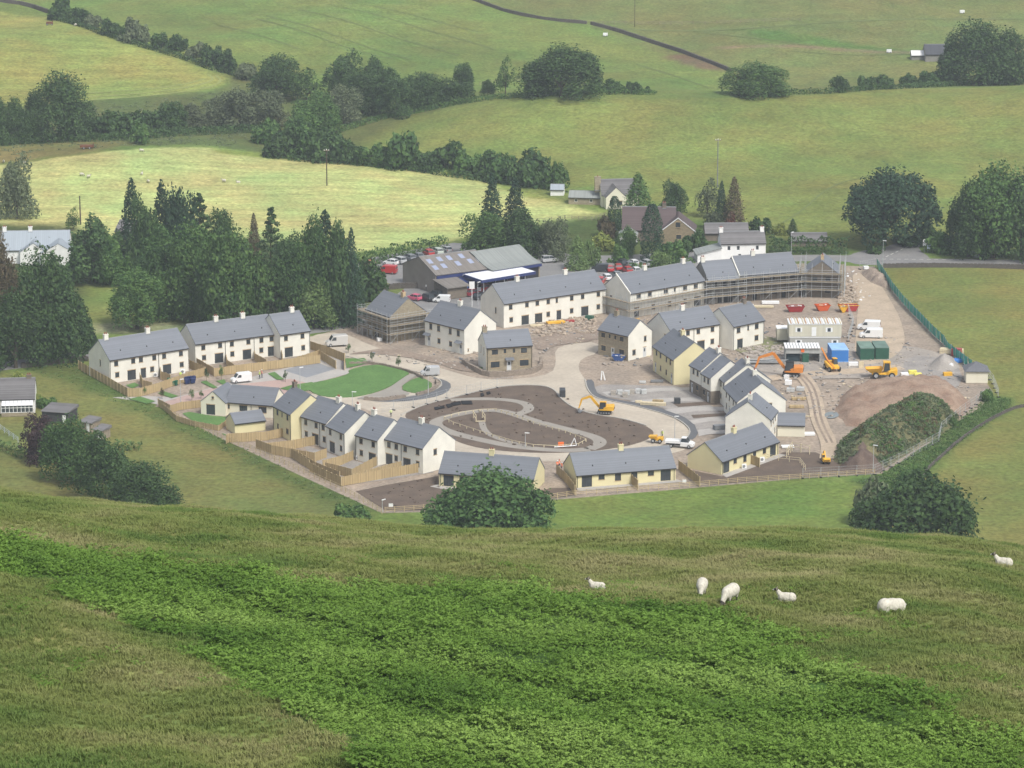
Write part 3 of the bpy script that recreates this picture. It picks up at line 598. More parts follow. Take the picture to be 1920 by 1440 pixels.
def crown_mesh(name, n, size, seed, kind='round'):
    """unit crown: radius about 1, z 0..1 (scaled by each tree)"""
    r_ = np.random.default_rng(seed)
    if kind in ('round', 'oak', 'bush', 'sparse'):
        k = {'round': 15, 'oak': 30, 'bush': 14, 'sparse': 16}[kind]
        lobes = []
        for i in range(k):
            th = r_.uniform(0, 2 * math.pi); ph = math.acos(r_.uniform(-.45 if kind != 'bush' else -.15, 1))
            rr = r_.uniform(.42, .80) if kind != 'oak' else r_.uniform(.5, .86)
            rad = r_.uniform(.22, .40) if kind != 'oak' else r_.uniform(.14, .30)
            if kind == 'sparse': rad *= .75; rr *= 1.05
            lobes.append((rr * math.sin(ph) * math.cos(th), rr * math.sin(ph) * math.sin(th), .47 + .47 * rr * math.cos(ph), rad))
        lobes.append((0, 0, .5, .5 if kind != 'oak' else .74))
        if kind in ('oak', 'round'): lobes.append((.1, 0, .68, .42)); lobes.append((-.15, .1, .62, .45))
        ws = np.array([l[3] ** 2 for l in lobes]); ws /= ws.sum(); C = []; Nn = []
        idx = r_.choice(len(lobes), n, p=ws)
        L_ = np.array(lobes)[idx]
        u = r_.normal(size=(n, 3)); u /= np.linalg.norm(u, axis=1)[:, None]; u[:, 2] = np.where(u[:, 2] < -.35, -u[:, 2], u[:, 2])
        rad = L_[:, 3] * (1 - .28 * r_.random(n) ** 1.6) * (1 + .10 * r_.normal(size=n))
        C = L_[:, :3] + u * rad[:, None] * np.array([1, 1, .62]); Nn = u
        if kind == 'bush': C[:, 2] = np.where(C[:, 2] < .02, r_.uniform(.0, .3, n), C[:, 2])
    elif kind == 'cone':
        z = 1 - r_.random(n) ** .62; z = np.clip(z, 0, .995)
        th = r_.uniform(0, 2 * math.pi, n); tier = (z * 13 + .8 * np.sin(th * 3 + seed)) % 1 + .25 * r_.random(n)
        env = (1 - z) ** .75 * (.62 + .42 * (1 - tier)) * r_.uniform(.82, 1.12, n) * (1 + .13 * np.sin(th * 5 + z * 17 + seed)) + .025
        rr = env * (1 - .45 * r_.random(n) ** 2)
        C = np.stack([rr * np.cos(th), rr * np.sin(th), z - .03 * rr], 1); Nn = np.stack([np.cos(th), np.sin(th), .7 + 0 * th], 1)
    elif kind == 'column':
        z = r_.random(n); th = r_.uniform(0, 2 * math.pi, n)
        env = (1 - (np.abs(z - .35) / .68) ** 2.2).clip(.03) ** .6 * (1 + .12 * np.sin(th * 4 + z * 20 + seed)); rr = env * (1 - .35 * r_.random(n) ** 2)
        C = np.stack([rr * np.cos(th), rr * np.sin(th), z], 1); Nn = np.stack([np.cos(th), np.sin(th), .3 + 0 * th], 1)
    elif kind == 'pine':
        k = 34; lob = []
        for i in range(k):
            z = .18 + .78 * i / k; th = i * 2.4 + r_.uniform(-.4, .4); rr = (1 - z) ** .8 * r_.uniform(.4, .8) + .01
            lob.append((rr * math.cos(th), rr * math.sin(th), z, .05 + .33 * (1 - z)))
        L_ = np.array(lob)[r_.integers(0, k, n)]; u = r_.normal(size=(n, 3)); u /= np.linalg.norm(u, axis=1)[:, None]
        C = L_[:, :3] + u * L_[:, 3:4] * np.array([1.1, 1.1, .22]) * r_.uniform(.5, 1, (n, 1)); Nn = u + np.array([0, 0, .6])
    lo_, hi_ = np.percentile(C, 1.5, axis=0), np.percentile(C, 98.5, axis=0)
    rad_ = (hi_ - lo_)[:2] / 2; C = (C - [(hi_[0] + lo_[0]) / 2, (hi_[1] + lo_[1]) / 2, lo_[2]]) / [rad_[0], rad_[1], hi_[2] - lo_[2]]
    return leaves(C, Nn, size, r_, {'cone': .2, 'column': .2, 'pine': .25, 'bush': .75, 'oak': .62}.get(kind, .4))
def crown(name, n, size, seed, kind):
    V_, F_ = crown_mesh(name, n, size, seed, kind); return npmesh(name, V_, F_, LM['mid'])
CR = {
 'round': [crown('crown', 6500, .068, 10 + i, 'round') for i in range(5)],
 'oak': [crown('crown', 17000, .042, 30 + i, 'oak') for i in range(3)],
 'big': [crown('crown', 14000, .046, 40 + i, 'round') for i in range(3)],
 'bush': [crown('crown', 1800, .12, 50 + i, 'bush') for i in range(5)],
 'bigbush': [crown('crown', 15000, .043, 57 + i, 'bush') for i in range(2)],
 'sparse': [crown('crown', 1500, .08, 60 + i, 'sparse') for i in range(3)],
 'cone': [crown('crown', 3600, .085, 70 + i, 'cone') for i in range(3)],
 'column': [crown('crown', 3200, .085, 80 + i, 'column') for i in range(2)],
 'pine': [crown('crown', 3000, .085, 90 + i, 'pine') for i in range(3)],
}
def trunk_mesh(seed, kind):
    r_ = random.Random(seed); mb = MB()
    if kind in ('cone', 'pine', 'column'):
        mb.tube((0, 0, -.05), (0, 0, .93), .05, .008, 7)
        for i in range(10):
            z = .2 + .07 * i; a_ = i * 2.4; q = (1 - z) * .55; mb.tube((0, 0, z), (q * math.cos(a_), q * math.sin(a_), z + .01), .012, .004, 4)
    else:
        mb.tube((0, 0, -.06), (.02, .01, .12), .095, .07, 8); mb.tube((.02, .01, .12), (0, 0, .32), .07, .05, 7); mb.tube((0, 0, .32), (0, .02, .72), .05, .012, 6)
        for i in range(9):
            a_ = i * 2.4 + r_.uniform(-.3, .3); z = .16 + .045 * i; q = r_.uniform(.35, .6); m_ = (q * .5 * math.cos(a_), q * .5 * math.sin(a_), z + .13)
            mb.tube((0, 0, z), m_, .032, .02, 5); mb.tube(m_, (q * math.cos(a_), q * math.sin(a_), z + .3), .02, .006, 5)
    return mb.mesh('trunk', BARK)
TR = {k: trunk_mesh(i, k) for i, k in enumerate(('round', 'cone', 'pine'))}
ti = [0]
def tree(px, base, top, wpx, kind, leafm, name, label, cat='tree', group=None, lift=None, p=None, ymin=420):
    p = p or G(px, base, ymin); m_ = mpp(p); W = wpx * m_ * .94; H = (base - top) * m_ / CT
    ti[0] += 1; k = ti[0]; ms = CR[kind]; me = ms[k % len(ms)]
    e = empty(name, p, 0, label, cat, group)
    lo = lift if lift is not None else {'round': .03, 'big': .02, 'oak': .08, 'sparse': .1, 'bush': -.04, 'bigbush': -.03, 'cone': .03, 'column': .01, 'pine': .05}[kind]
    link('crown', me, e, (0, 0, lo * H), (0, 0, (k * 1.7) % 6.28), (W * .5 * 1.0, W * .5 * random.uniform(.85, 1.0), H * (1 - lo)), LM[leafm])
    tm = TR['cone' if kind in ('cone', 'column') else 'pine' if kind == 'pine' else 'round']
    s_ = min(W, H * 1.2) * (.42 if kind != 'pine' else .6)
    link('trunk', tm, e, (0, 0, 0), (0, 0, k), (s_, s_, H))
    return e
T = tree
# near the foreground hill
T(915, 1024, 890, 245, 'oak', 'oak', 'broadleaf_tree', 'wide spreading dark green tree standing in front of the lowest bungalow', lift=.02)
T(1712, 1046, 905, 226, 'oak', 'dark', 'broadleaf_tree', 'large rounded dark tree in the green pasture at lower right', lift=-.02)
T(1632, 985, 905, 66, 'bush', 'grey', 'shrub', 'smaller greyish shrub tucked against the left side of the big rounded tree at lower right', 'shrub')
T(136, 905, 790, 104, 'big', 'oak', 'broadleaf_tree', 'leftmost green tree of the clump below the conservatory house', lift=.02)
T(206, 945, 822, 112, 'big', 'dark', 'broadleaf_tree', 'middle green tree of the clump below the conservatory house', lift=.02)
T(272, 970, 872, 128, 'big', 'dark', 'broadleaf_tree', 'rightmost and lowest green tree of the clump below the conservatory house', lift=.0)
T(72, 868, 782, 72, 'round', 'purple', 'copper_tree', 'dark purple leaved tree beside the conservatory house')
# left wood
T(2, 660, 452, 86, 'big', 'brown', 'broadleaf_tree', 'tall brownish green tree at the left edge of the picture')
T(96, 678, 484, 132, 'big', 'dark', 'broadleaf_tree', 'large dark tree beside the road left of the white terraces')
T(30, 690, 560, 120, 'big', 'dark', 'broadleaf_tree', 'dark lower tree at the left edge above the road')
T(146, 660, 560, 70, 'round', 'dark', 'broadleaf_tree', 'smaller dark tree on the right edge of the left roadside wood')
T(257, 617, 513, 112, 'big', 'mid', 'broadleaf_tree', 'lone green tree with a visible trunk in the meadow behind the leftmost terrace', lift=.2)
T(32, 410, 304, 72, 'round', 'grey', 'broadleaf_tree', 'pale grey green tree behind the grey roofed house')
T(180, 530, 418, 108, 'round', 'dark', 'broadleaf_tree', 'dark tree right of the grey roofed house')
T(137, 432, 392, 26, 'sparse', 'mid', 'young_tree', 'small thin tree beside the brown pole left of the conifers')
T(215, 535, 450, 70, 'round', 'mid', 'broadleaf_tree', 'green tree between the grey roofed house and the tall conifers')
T(250, 505, 346, 62, 'cone', 'con', 'conifer', 'tall dark conifer leftmost of the conifer group')
T(272, 535, 385, 60, 'round', 'dark', 'broadleaf_tree', 'broad tree right behind the leftmost tall conifer')
T(306, 515, 352, 62, 'cone', 'con', 'conifer', 'tall pointed conifer second from left in the conifer group')
T(338, 525, 366, 66, 'round', 'con', 'conifer', 'rounder dark conifer in the middle of the left conifer group')
T(376, 505, 368, 70, 'pine', 'dark', 'conifer', 'dark conifer with a sharp top above the bright deciduous tree')
T(412, 500, 400, 60, 'round', 'dark', 'broadleaf_tree', 'dark tree between the two conifer groups')
T(315, 590, 444, 120, 'big', 'oak', 'broadleaf_tree', 'dark tree below the left conifers', lift=.0)
T(372, 600, 434, 118, 'big', 'mid', 'broadleaf_tree', 'dark tree left of the big bright deciduous tree', lift=0)
T(440, 625, 452, 150, 'oak', 'mid', 'broadleaf_tree', 'big rounded brighter green tree behind the second terrace')
T(477, 480, 405, 28, 'cone', 'brown', 'conifer', 'thin brownish conifer beside the open topped pine')
T(508, 500, 391, 58, 'pine', 'dark', 'pine_tree', 'open branched pine standing against the hay field')
T(545, 520, 445, 55, 'round', 'dark', 'broadleaf_tree', 'low dark tree right of the open branched pine')
T(575, 610, 424, 96, 'big', 'oak', 'conifer', 'broad dark tree left in the right hand conifer group')
T(612, 605, 410, 92, 'cone', 'con', 'conifer', 'tallest dark conifer of the right hand conifer group')
T(636, 610, 432, 66, 'round', 'dark', 'conifer', 'dark rounded tree right behind the tallest of the right hand group')
T(660, 612, 440, 52, 'cone', 'con', 'conifer', 'pointed conifer at the right end of the right hand conifer group')
T(540, 610, 482, 104, 'big', 'oak', 'broadleaf_tree', 'dark tree between the pale willow and the right hand conifers', lift=0)
T(507, 608, 524, 68, 'round', 'grey', 'willow_tree', 'pale grey green willow right behind the second terrace roof', lift=.02)
T(590, 616, 534, 78, 'round', 'light', 'broadleaf_tree', 'light green rounded tree beside the road right of the second terrace', lift=.02)
T(688, 560, 494, 84, 'bush', 'dark', 'shrub', 'dark shrub clump beside the red vehicle at the garage', 'shrub')
T(655, 600, 520, 62, 'round', 'dark', 'broadleaf_tree', 'dark low tree at the road beside the scaffolded stone house', lift=.0)
# around the garage and cottages
T(922, 470, 336, 62, 'cone', 'con', 'conifer', 'left one of the two tall conifers behind the garage')
T(966, 466, 344, 62, 'cone', 'con', 'conifer', 'right one of the two tall conifers behind the garage')
T(912, 482, 405, 88, 'round', 'mid', 'broadleaf_tree', 'grey green rounded tree in front of the two tall conifers', lift=.02)
T(985, 482, 400, 86, 'round', 'dark', 'broadleaf_tree', 'dark rounded tree right in front of the two tall conifers', lift=.02)
T(1043, 485, 416, 66, 'round', 'grey', 'broadleaf_tree', 'grey green tree between the garage and the garden', lift=.02)
T(1083, 505, 446, 46, 'cone', 'light', 'conifer', 'small yellowish green conifer beside the car park')
T(1106, 498, 455, 36, 'bush', 'light', 'shrub', 'bright green shrub right of the small yellowish conifer', 'shrub')
T(1152, 432, 370, 30, 'column', 'con', 'conifer', 'narrow dark conifer in front of the cream gabled cottage')
T(1197, 424, 331, 68, 'cone', 'mid', 'conifer', 'large olive green conifer between the two upper cottages')
T(1222, 490, 386, 46, 'column', 'con', 'conifer', 'tall dark columnar conifer in front of the brown gabled house')
T(1263, 398, 344, 50, 'round', 'dark', 'broadleaf_tree', 'dark tree behind the brown gabled house')
T(1326, 408, 337, 48, 'sparse', 'grey', 'broadleaf_tree', 'airy tree with a thin trunk right of the brown gabled house')
T(1352, 425, 345, 30, 'cone', 'con', 'conifer', 'dark conifer beside the reddish brown one')
T(1376, 428, 338, 42, 'cone', 'brown', 'conifer', 'reddish brown conifer right of the brown gabled house')
T(1372, 436, 402, 34, 'bush', 'red', 'shrub', 'red leaved shrub under the reddish brown conifer', 'shrub')
T(1340, 428, 400, 34, 'bush', 'grey', 'shrub', 'blue green shrub beside the red leaved shrub', 'shrub')
T(1176, 480, 430, 42, 'round', 'mid', 'broadleaf_tree', 'small garden tree left of the columnar conifer')
T(1135, 445, 408, 42, 'bush', 'brown', 'shrub', 'brownish shrub below the narrow dark conifer', 'shrub')
T(1128, 470, 440, 46, 'bush', 'gold', 'shrub', 'yellow green shrub in the garden slope above the car park', 'shrub')
T(1160, 492, 462, 34, 'bush', 'mid', 'shrub', 'green shrub on the slope above the parked cars', 'shrub')
T(1262, 490, 455, 52, 'bush', 'mid', 'shrub', 'green shrub left of the old white cottage', 'shrub')
T(1238, 500, 474, 38, 'bush', 'light', 'shrub', 'rounded light green shrub at the end of the car park', 'shrub')
T(1300, 470, 436, 50, 'bush', 'dark', 'shrub', 'dark shrub between brown gabled house and old white cottage', 'shrub')
T(1425, 440, 410, 38, 'bush', 'dark', 'shrub', 'dark shrub above the old white cottage chimney', 'shrub')
T(1462, 440, 420, 30, 'bush', 'gold', 'shrub', 'yellow flowered gorse shrub behind the hedge by the road', 'shrub')
T(1486, 440, 412, 22, 'cone', 'dark', 'conifer', 'tiny dark conifer beside the gorse behind the road hedge')
T(1658, 460, 330, 168, 'oak', 'con', 'oak_tree', 'big round crowned dark oak with a clear trunk by the road junction', lift=.17)
T(1816, 482, 352, 92, 'big', 'dark', 'broadleaf_tree', 'left tree of the large dark group right of the road junction', lift=.0)
T(1862, 484, 322, 140, 'big', 'mid', 'broadleaf_tree', 'tallest tree of the large group right of the road junction', lift=.02)
T(1915, 486, 338, 120, 'big', 'dark', 'broadleaf_tree', 'right edge tree of the large group right of the road junction', lift=.0)
T(1765, 474, 440, 50, 'bush', 'mid', 'shrub', 'green shrub on the verge behind the road signs', 'shrub')
for i, (a_, b_, c_, d_) in enumerate([(1640, 474, 460, 34), (1700, 460, 440, 60), (1742, 450, 425, 60)]):
    T(a_, b_, c_, d_, 'bush', 'dark', 'hedge_shrub', ['dark hedge shrub under the big oak crown at the junction', 'dark hedge shrub right of the big oak trunk', 'dark hedge shrub where the side road goes into the trees'][i], 'shrub')
# far trees
F = [
 (1838, 158, 46, 118, 'big', 'dark', 'largest tree at top right beside the dark farm building', 0), (1785, 150, 72, 50, 'round', 'dark', 'pointed tree touching the dark farm building', 0), (1893, 158, 62, 70, 'round', 'dark', 'tree at the top right corner of the picture', 0),
 (1420, 176, 120, 110, 'big', 'mid', 'rounded bushy tree alone on the crest of the hill pasture', 0), (1052, 182, 91, 122, 'big', 'dark', 'big domed dark tree on the crest above the hill pasture', 0),
 (1000, 180, 122, 50, 'round', 'dark', 'smaller dark tree against the left side of the big domed tree', 0), (948, 176, 112, 34, 'sparse', 'mid', 'thin open tree left of the big domed tree', 0),
 (915, 178, 148, 26, 'round', 'dark', 'small dark bush tree between the thin tree and the wood', 0), (870, 172, 119, 40, 'round', 'dark', 'small dark tree standing clear at the right end of the wood', 0),
 (520, 186, 106, 80, 'big', 'dark', 'dark rounded tree at the left end of the stream side wood', 0), (575, 190, 130, 60, 'sparse', 'mid', 'thin tree right of the dark rounded one in the stream side wood', 0),
 (648, 185, 102, 62, 'round', 'dark', 'tallest tree in the middle of the stream side wood', 0), (702, 190, 112, 60, 'round', 'dark', 'open crowned tree right of the tallest in the stream side wood', 0),
 (680, 215, 138, 70, 'big', 'dark', 'broad dark tree in the front row of the stream side wood', 0), (745, 215, 135, 85, 'big', 'dark', 'broad rounded tree in the right half of the stream side wood', 0),
 (800, 200, 138, 84, 'big', 'dark', 'bushy tree near the right end of the stream side wood', 0), (850, 192, 150, 60, 'round', 'dark', 'low bushy tree at the right end of the stream side wood', 0),
 (592, 255, 178, 90, 'big', 'mid', 'large bright rounded tree below the stream side wood', 0), (645, 232, 162, 52, 'round', 'grey', 'pale tree right of the large bright rounded tree', 0),
 (560, 262, 205, 60, 'round', 'mid', 'rounded tree at the lower left of the bright rounded tree', 0),
 (500, 238, 170, 62, 'round', 'grey', 'grey willow nearest the dark rounded tree', 0), (450, 240, 168, 66, 'round', 'grey', 'grey willow second in the row of willows', 0),
 (408, 240, 182, 48, 'round', 'grey', 'grey willow third in the row of willows', 0), (425, 238, 190, 26, 'cone', 'con', 'narrow dark conifer among the grey willows', 0),
 (362, 246, 196, 50, 'round', 'grey', 'grey willow fourth in the row of willows', 0), (322, 250, 192, 52, 'round', 'dark', 'dark tree at the left end of the willow row', 0),
 (285, 252, 212, 50, 'bush', 'dark', 'low dark tree beyond the left end of the willow row', 0), (240, 256, 214, 56, 'bush', 'dark', 'low dark tree between the willows and the large left tree', 0),
 (195, 258, 212, 52, 'bush', 'dark', 'low dark tree just right of the large left tree', 0), (265, 270, 235, 32, 'bush', 'mid', 'single rounded green bush below the willow row', 0),
 (122, 262, 142, 92, 'big', 'dark', 'tallest dark tree at the left below the mown field', 0), (72, 264, 176, 60, 'big', 'dark', 'dark tree left of the tallest one below the mown field', 0),
 (28, 268, 190, 60, 'big', 'dark', 'second dark tree from the left edge below the mown field', 0), (-8, 268, 180, 50, 'big', 'dark', 'dark tree cut by the left edge below the mown field', 0),
 (500, 268, 228, 46, 'bush', 'mid', 'light bush at the lower left of the stream side trees', 0),
]
for (a_, b_, c_, d_, k_, l_, lab, _) in F: T(a_, b_, c_ + (4 if k_ in ('round', 'big') else 0), d_ * (1.22 if 480 < a_ < 870 or a_ < 480 and b_ > 230 else 1.08), k_, l_, 'bush' if 'bush' in lab and 'tree' not in lab else 'broadleaf_tree', lab, 'bush' if 'bush' in lab and 'tree' not in lab else 'tree')
ORD = ['first', 'second', 'third', 'fourth', 'fifth', 'sixth', 'seventh', 'eighth', 'ninth', 'tenth', 'eleventh', 'twelfth', 'thirteenth', 'fourteenth', 'fifteenth', 'sixteenth', 'seventeenth', 'eighteenth', 'nineteenth', 'twentieth', 'twenty first', 'twenty second', 'twenty third', 'twenty fourth']
def row(items, lab, group, leafs=('dark', 'mid'), kind='bush', name='hedgerow_bush', cat='bush'):
    for i, (a_, b_, c_, d_) in enumerate(items):
        d_ *= 1.3
        T(a_, b_, c_, d_, kind, leafs[i % len(leafs)], name, '%s bush from the left %s' % (ORD[i], lab), cat, group)
row([(535, 294, 245, 60), (578, 296, 248, 50), (620, 302, 252, 56), (662, 304, 266, 44), (700, 310, 276, 46), (728, 312, 280, 30), (757, 315, 255, 54), (795, 318, 290, 44), (836, 316, 270, 58), (880, 328, 290, 44), (912, 334, 286, 54), (942, 340, 295, 44), (970, 344, 302, 40), (1004, 347, 288, 58), (1044, 352, 310, 36)],
    'in the hedgerow above the hay field', 'bushes of the hedgerow above the hay field', ('dark', 'oak', 'dark', 'dark', 'mid'))
row([(118, 35, 0, 42), (150, 43, 18, 34), (175, 50, 30, 26), (206, 64, 38, 34), (228, 70, 52, 22), (252, 78, 38, 40), (300, 88, 64, 30), (332, 94, 68, 30), (368, 108, 82, 30), (398, 122, 88, 32), (424, 132, 96, 34), (462, 148, 122, 30)],
    'in the hedgerow along the mown field', 'bushes of the hedgerow along the mown field', ('dark', 'dark', 'grey'))
row([(1115, 172, 156, 22), (1150, 172, 151, 30), (1185, 173, 156, 26), (1215, 173, 163, 14)], 'in the low row right of the big domed tree', 'low bushes right of the big domed tree', ('dark',))
row([(1575, 172, 146, 26), (1622, 168, 145, 26), (1655, 166, 142, 36), (1705, 163, 142, 34), (1738, 160, 136, 40), (1765, 158, 132, 34)], 'in the low row before the farm building', 'low bushes before the farm building', ('dark',))
for i, q in enumerate([(35, 722, 700, 30), (60, 760, 742, 44), (88, 764, 746, 36)]):
    T(*q, 'bush', ['gold', 'gold', 'mid'][i], 'shrub', ['yellow green shrub behind the chimney of the conservatory house', 'yellow green shrub at the roof corner of the conservatory house', 'clipped green shrub behind the dark shed'][i], 'shrub')
for i, q in enumerate([(1715, 905, 880, 40), (1700, 900, 885, 30), (1850, 752, 732, 26), (1790, 800, 784, 22)]):
    T(*q, 'bush', ['dark', 'mid', 'mid', 'mid'][i], 'shrub', ['dark bush on the weedy bank beside the stone wall', 'small green bush at the foot of the weedy bank', 'green bush behind the hipped roof hut', 'small green bush on the weedy bank right of the mound'][i], 'shrub')
T(655, 985, 950, 70, 'bush', 'mid', 'shrub', 'low green shrubs at the lowest corner of the building site', 'shrub')
False and row([(150 + 30 * i, 700 + 17.0 * i, 690 + 17 * i, 34) for i in range(5)], 'along the field side of the left board fence', 'weeds along the left board fence', ('mid',))

# trimmed and field hedges: one long leafy strip each
def hedge(name, pts, width, height, leafm, label, fn=G, dens=9, size=.3, world=None):
    r_ = np.random.default_rng(len(pts) * 7 + int(width * 10)); c = world or [fn(*p) for p in pts]; C = []; Nn = []
    for a_, b_ in zip(c[:-1], c[1:]):
        L_ = (b_ - a_).length; n = int(L_ * dens * (height + width)); t = r_.random(n); d = (b_ - a_).normalized(); s = np.array([-d.y, d.x, 0])
        base = np.array(a_)[None] + np.array(b_ - a_)[None] * t[:, None]
        side = r_.choice([-1, 0, 1], n, p=[.36, .28, .36]); hz = r_.random(n)
        off = np.where(side == 0, r_.uniform(-.5, .5, n), side * .5) * width
        lump = 1 + .12 * np.sin(t * L_ * 1.1 + 1) + .08 * np.sin(t * L_ * 2.7)
        z = np.where(side == 0, 1, hz) * height * lump
        p_ = base + s[None] * off[:, None]; p_[:, 2] = hgt(p_[:, 0], p_[:, 1]) + z; p_ += r_.normal(size=(n, 3)) * .09
        C.append(p_); Nn.append(s[None] * side[:, None] + np.array([0, 0, 1])[None] * (side == 0)[:, None])
    V_, F_ = leaves(np.concatenate(C), np.concatenate(Nn), size, r_)
    o = Vector(c[0]); V_ = V_ - np.array(o)
    e = empty(name, o, 0, label, 'hedge'); link('foliage', npmesh('foliage', V_, F_, LM[leafm]), e)
    mb = MB()
    for a_, b_ in zip(c[:-1], c[1:]):
        n = max(2, int((b_ - a_).length / 1.2))
        for i in range(n):
            q = a_.lerp(b_, i / n) - o; mb.tube(q + Vector((0, 0, -.2)), q + Vector((.1, 0, height * .8)), .05, .02, 4)
    tag(mb.build('stems', BARK, e), kind='stuff'); return e
hedge('hedge', [(680, 497), (740, 486), (790, 476), (834, 468)], 3.5, 3.0, 'mid', 'clipped green hedge behind the garage car park')
hedge('hedge', [(1442, 474), (1500, 475), (1590, 474)], 2.5, 3.6, 'dark', 'dark clipped hedge beside the road behind the scaffolded houses')
hedge('hedge', [(-20, 838), (20, 848), (52, 860)], 2.2, 1.6, 'light', 'clipped yellow green hedge below the conservatory house')
hedge('hedge', [(218, 842), (264, 844)], 2.0, 1.5, 'light', 'short clipped hedge at the end of the sheds')
hedge('hedge', [(1180, 505), (1240, 500), (1300, 492)], 1.6, 1.2, 'mid', 'low green hedge behind the far parked cars')
hedge('hedge', [(540, 300), (660, 309), (760, 318), (900, 338), (1000, 350), (1060, 362)], 2.0, 1.6, 'dark', 'low continuous hedge under the hedgerow bushes above the hay field')
hedge('hedge', [(95, 34), (190, 64), (290, 94), (390, 128), (480, 152)], 1.8, 1.2, 'dark', 'low hedge base along the edge of the mown field')
hedge('hedge', [(-60, 272), (100, 266), (240, 262), (330, 254), (500, 244)], 5, 1.8, 'dark', 'scrubby undergrowth line below the willow row')
hedge('hedge', [(1450, 178), (1560, 175), (1700, 166), (1800, 160), (1930, 155)], 2, 1.3, 'dark', 'low hedge along the crest of the hill pasture at right')
hedge('hedge', [(560, 285), (640, 245), (720, 222), (860, 195), (1000, 181), (1130, 176), (1230, 176)], 2.5, 1.2, 'mid', 'low scrubby hedge along the far side of the hill pasture')

# mound weeds, bank weeds
def scatter(name, cat_lab, pts_fn, n, size, leafm, clump=26, hgt_=.6, spread=.5, seed=0):
    r_ = np.random.default_rng(seed); C = []; Nn = []
    for _ in range(n):
        q = pts_fn(r_)
        if q is None: continue
        s = r_.uniform(.6, 1.4); k = clump; u = r_.normal(size=(k, 3)); u /= np.linalg.norm(u, axis=1)[:, None]; u[:, 2] = np.abs(u[:, 2])
        C.append(np.array(q)[None] + u * np.array([spread, spread, hgt_]) * s * r_.uniform(.6, 1, (k, 1))); Nn.append(u)
    V_, F_ = leaves(np.concatenate(C), np.concatenate(Nn), size, r_)
    return tag(link(name, npmesh(name, V_, F_, LM[leafm])), kind='stuff')
mxs, mys, mz, mdist = MG
CAV = P(1620, 866, 0)
def on_mound(lim):
    def f(r_):
        for _ in range(20):
            j = r_.integers(len(mys)); i = r_.integers(len(mxs))
            if mdist[j, i] > .5 and math.hypot(mxs[i] - CAV.x, (mys[j] - CAV.y) * .6) > 2.6 + r_.normal() and math.sin(mxs[i] * .3 + mys[j] * .21) + r_.normal() * .5 > lim: return (mxs[i] + r_.uniform(-.4, .4), mys[j] + r_.uniform(-.4, .4), mz[j, i] - .1)
    return f
scatter('mound_weeds', '', on_mound(-9), 1700, .22, 'grey', 16, .55, .6, 1)
scatter('mound_green_weeds', '', on_mound(-.1), 900, .2, 'mid', 16, .6, .5, 2)
scatter('mound_dry_weeds', '', on_mound(.3), 450, .2, 'brown', 16, .6, .5, 12)
bank = wpoly([(1600, 905), (1655, 890), (1700, 862), (1772, 812), (1850, 748), (1895, 748), (1890, 765), (1800, 828), (1735, 885), (1690, 915)])
bx0, bx1, by0, by1 = min(p[0] for p in bank), max(p[0] for p in bank), min(p[1] for p in bank), max(p[1] for p in bank)
def on_poly(poly):
    x0, x1, y0, y1 = min(p[0] for p in poly), max(p[0] for p in poly), min(p[1] for p in poly), max(p[1] for p in poly)
    def f(r_):
        for _ in range(40):
            a_, b_ = r_.uniform(x0, x1), r_.uniform(y0, y1)
            if pip(np.array([a_]), np.array([b_]), poly)[0]: return (a_, b_, h1(a_, b_))
    return f
scatter('bank_weeds', '', on_poly(bank), 800, .15, 'light', 14, .35, .7, 3)
scatter('bank_dry_weeds', '', on_poly(bank), 260, .17, 'mid', 14, .5, .7, 4)
rough = wpoly([(-60, 300), (0, 215), (300, 188), (430, 170), (520, 200), (560, 260), (420, 275), (150, 280)])
scatter('rough_meadow_tussocks', '', on_poly(rough), 1000, .22, 'grey', 10, .5, .9, 5)
lowrush = wpoly([(40, 700), (150, 692), (250, 745), (420, 824), (560, 890), (700, 955), (690, 972), (540, 905), (400, 838), (250, 768), (120, 715)])
scatter('field_edge_weeds', '', on_poly(lowrush), 260, .16, 'light', 9, .16, .6, 6)

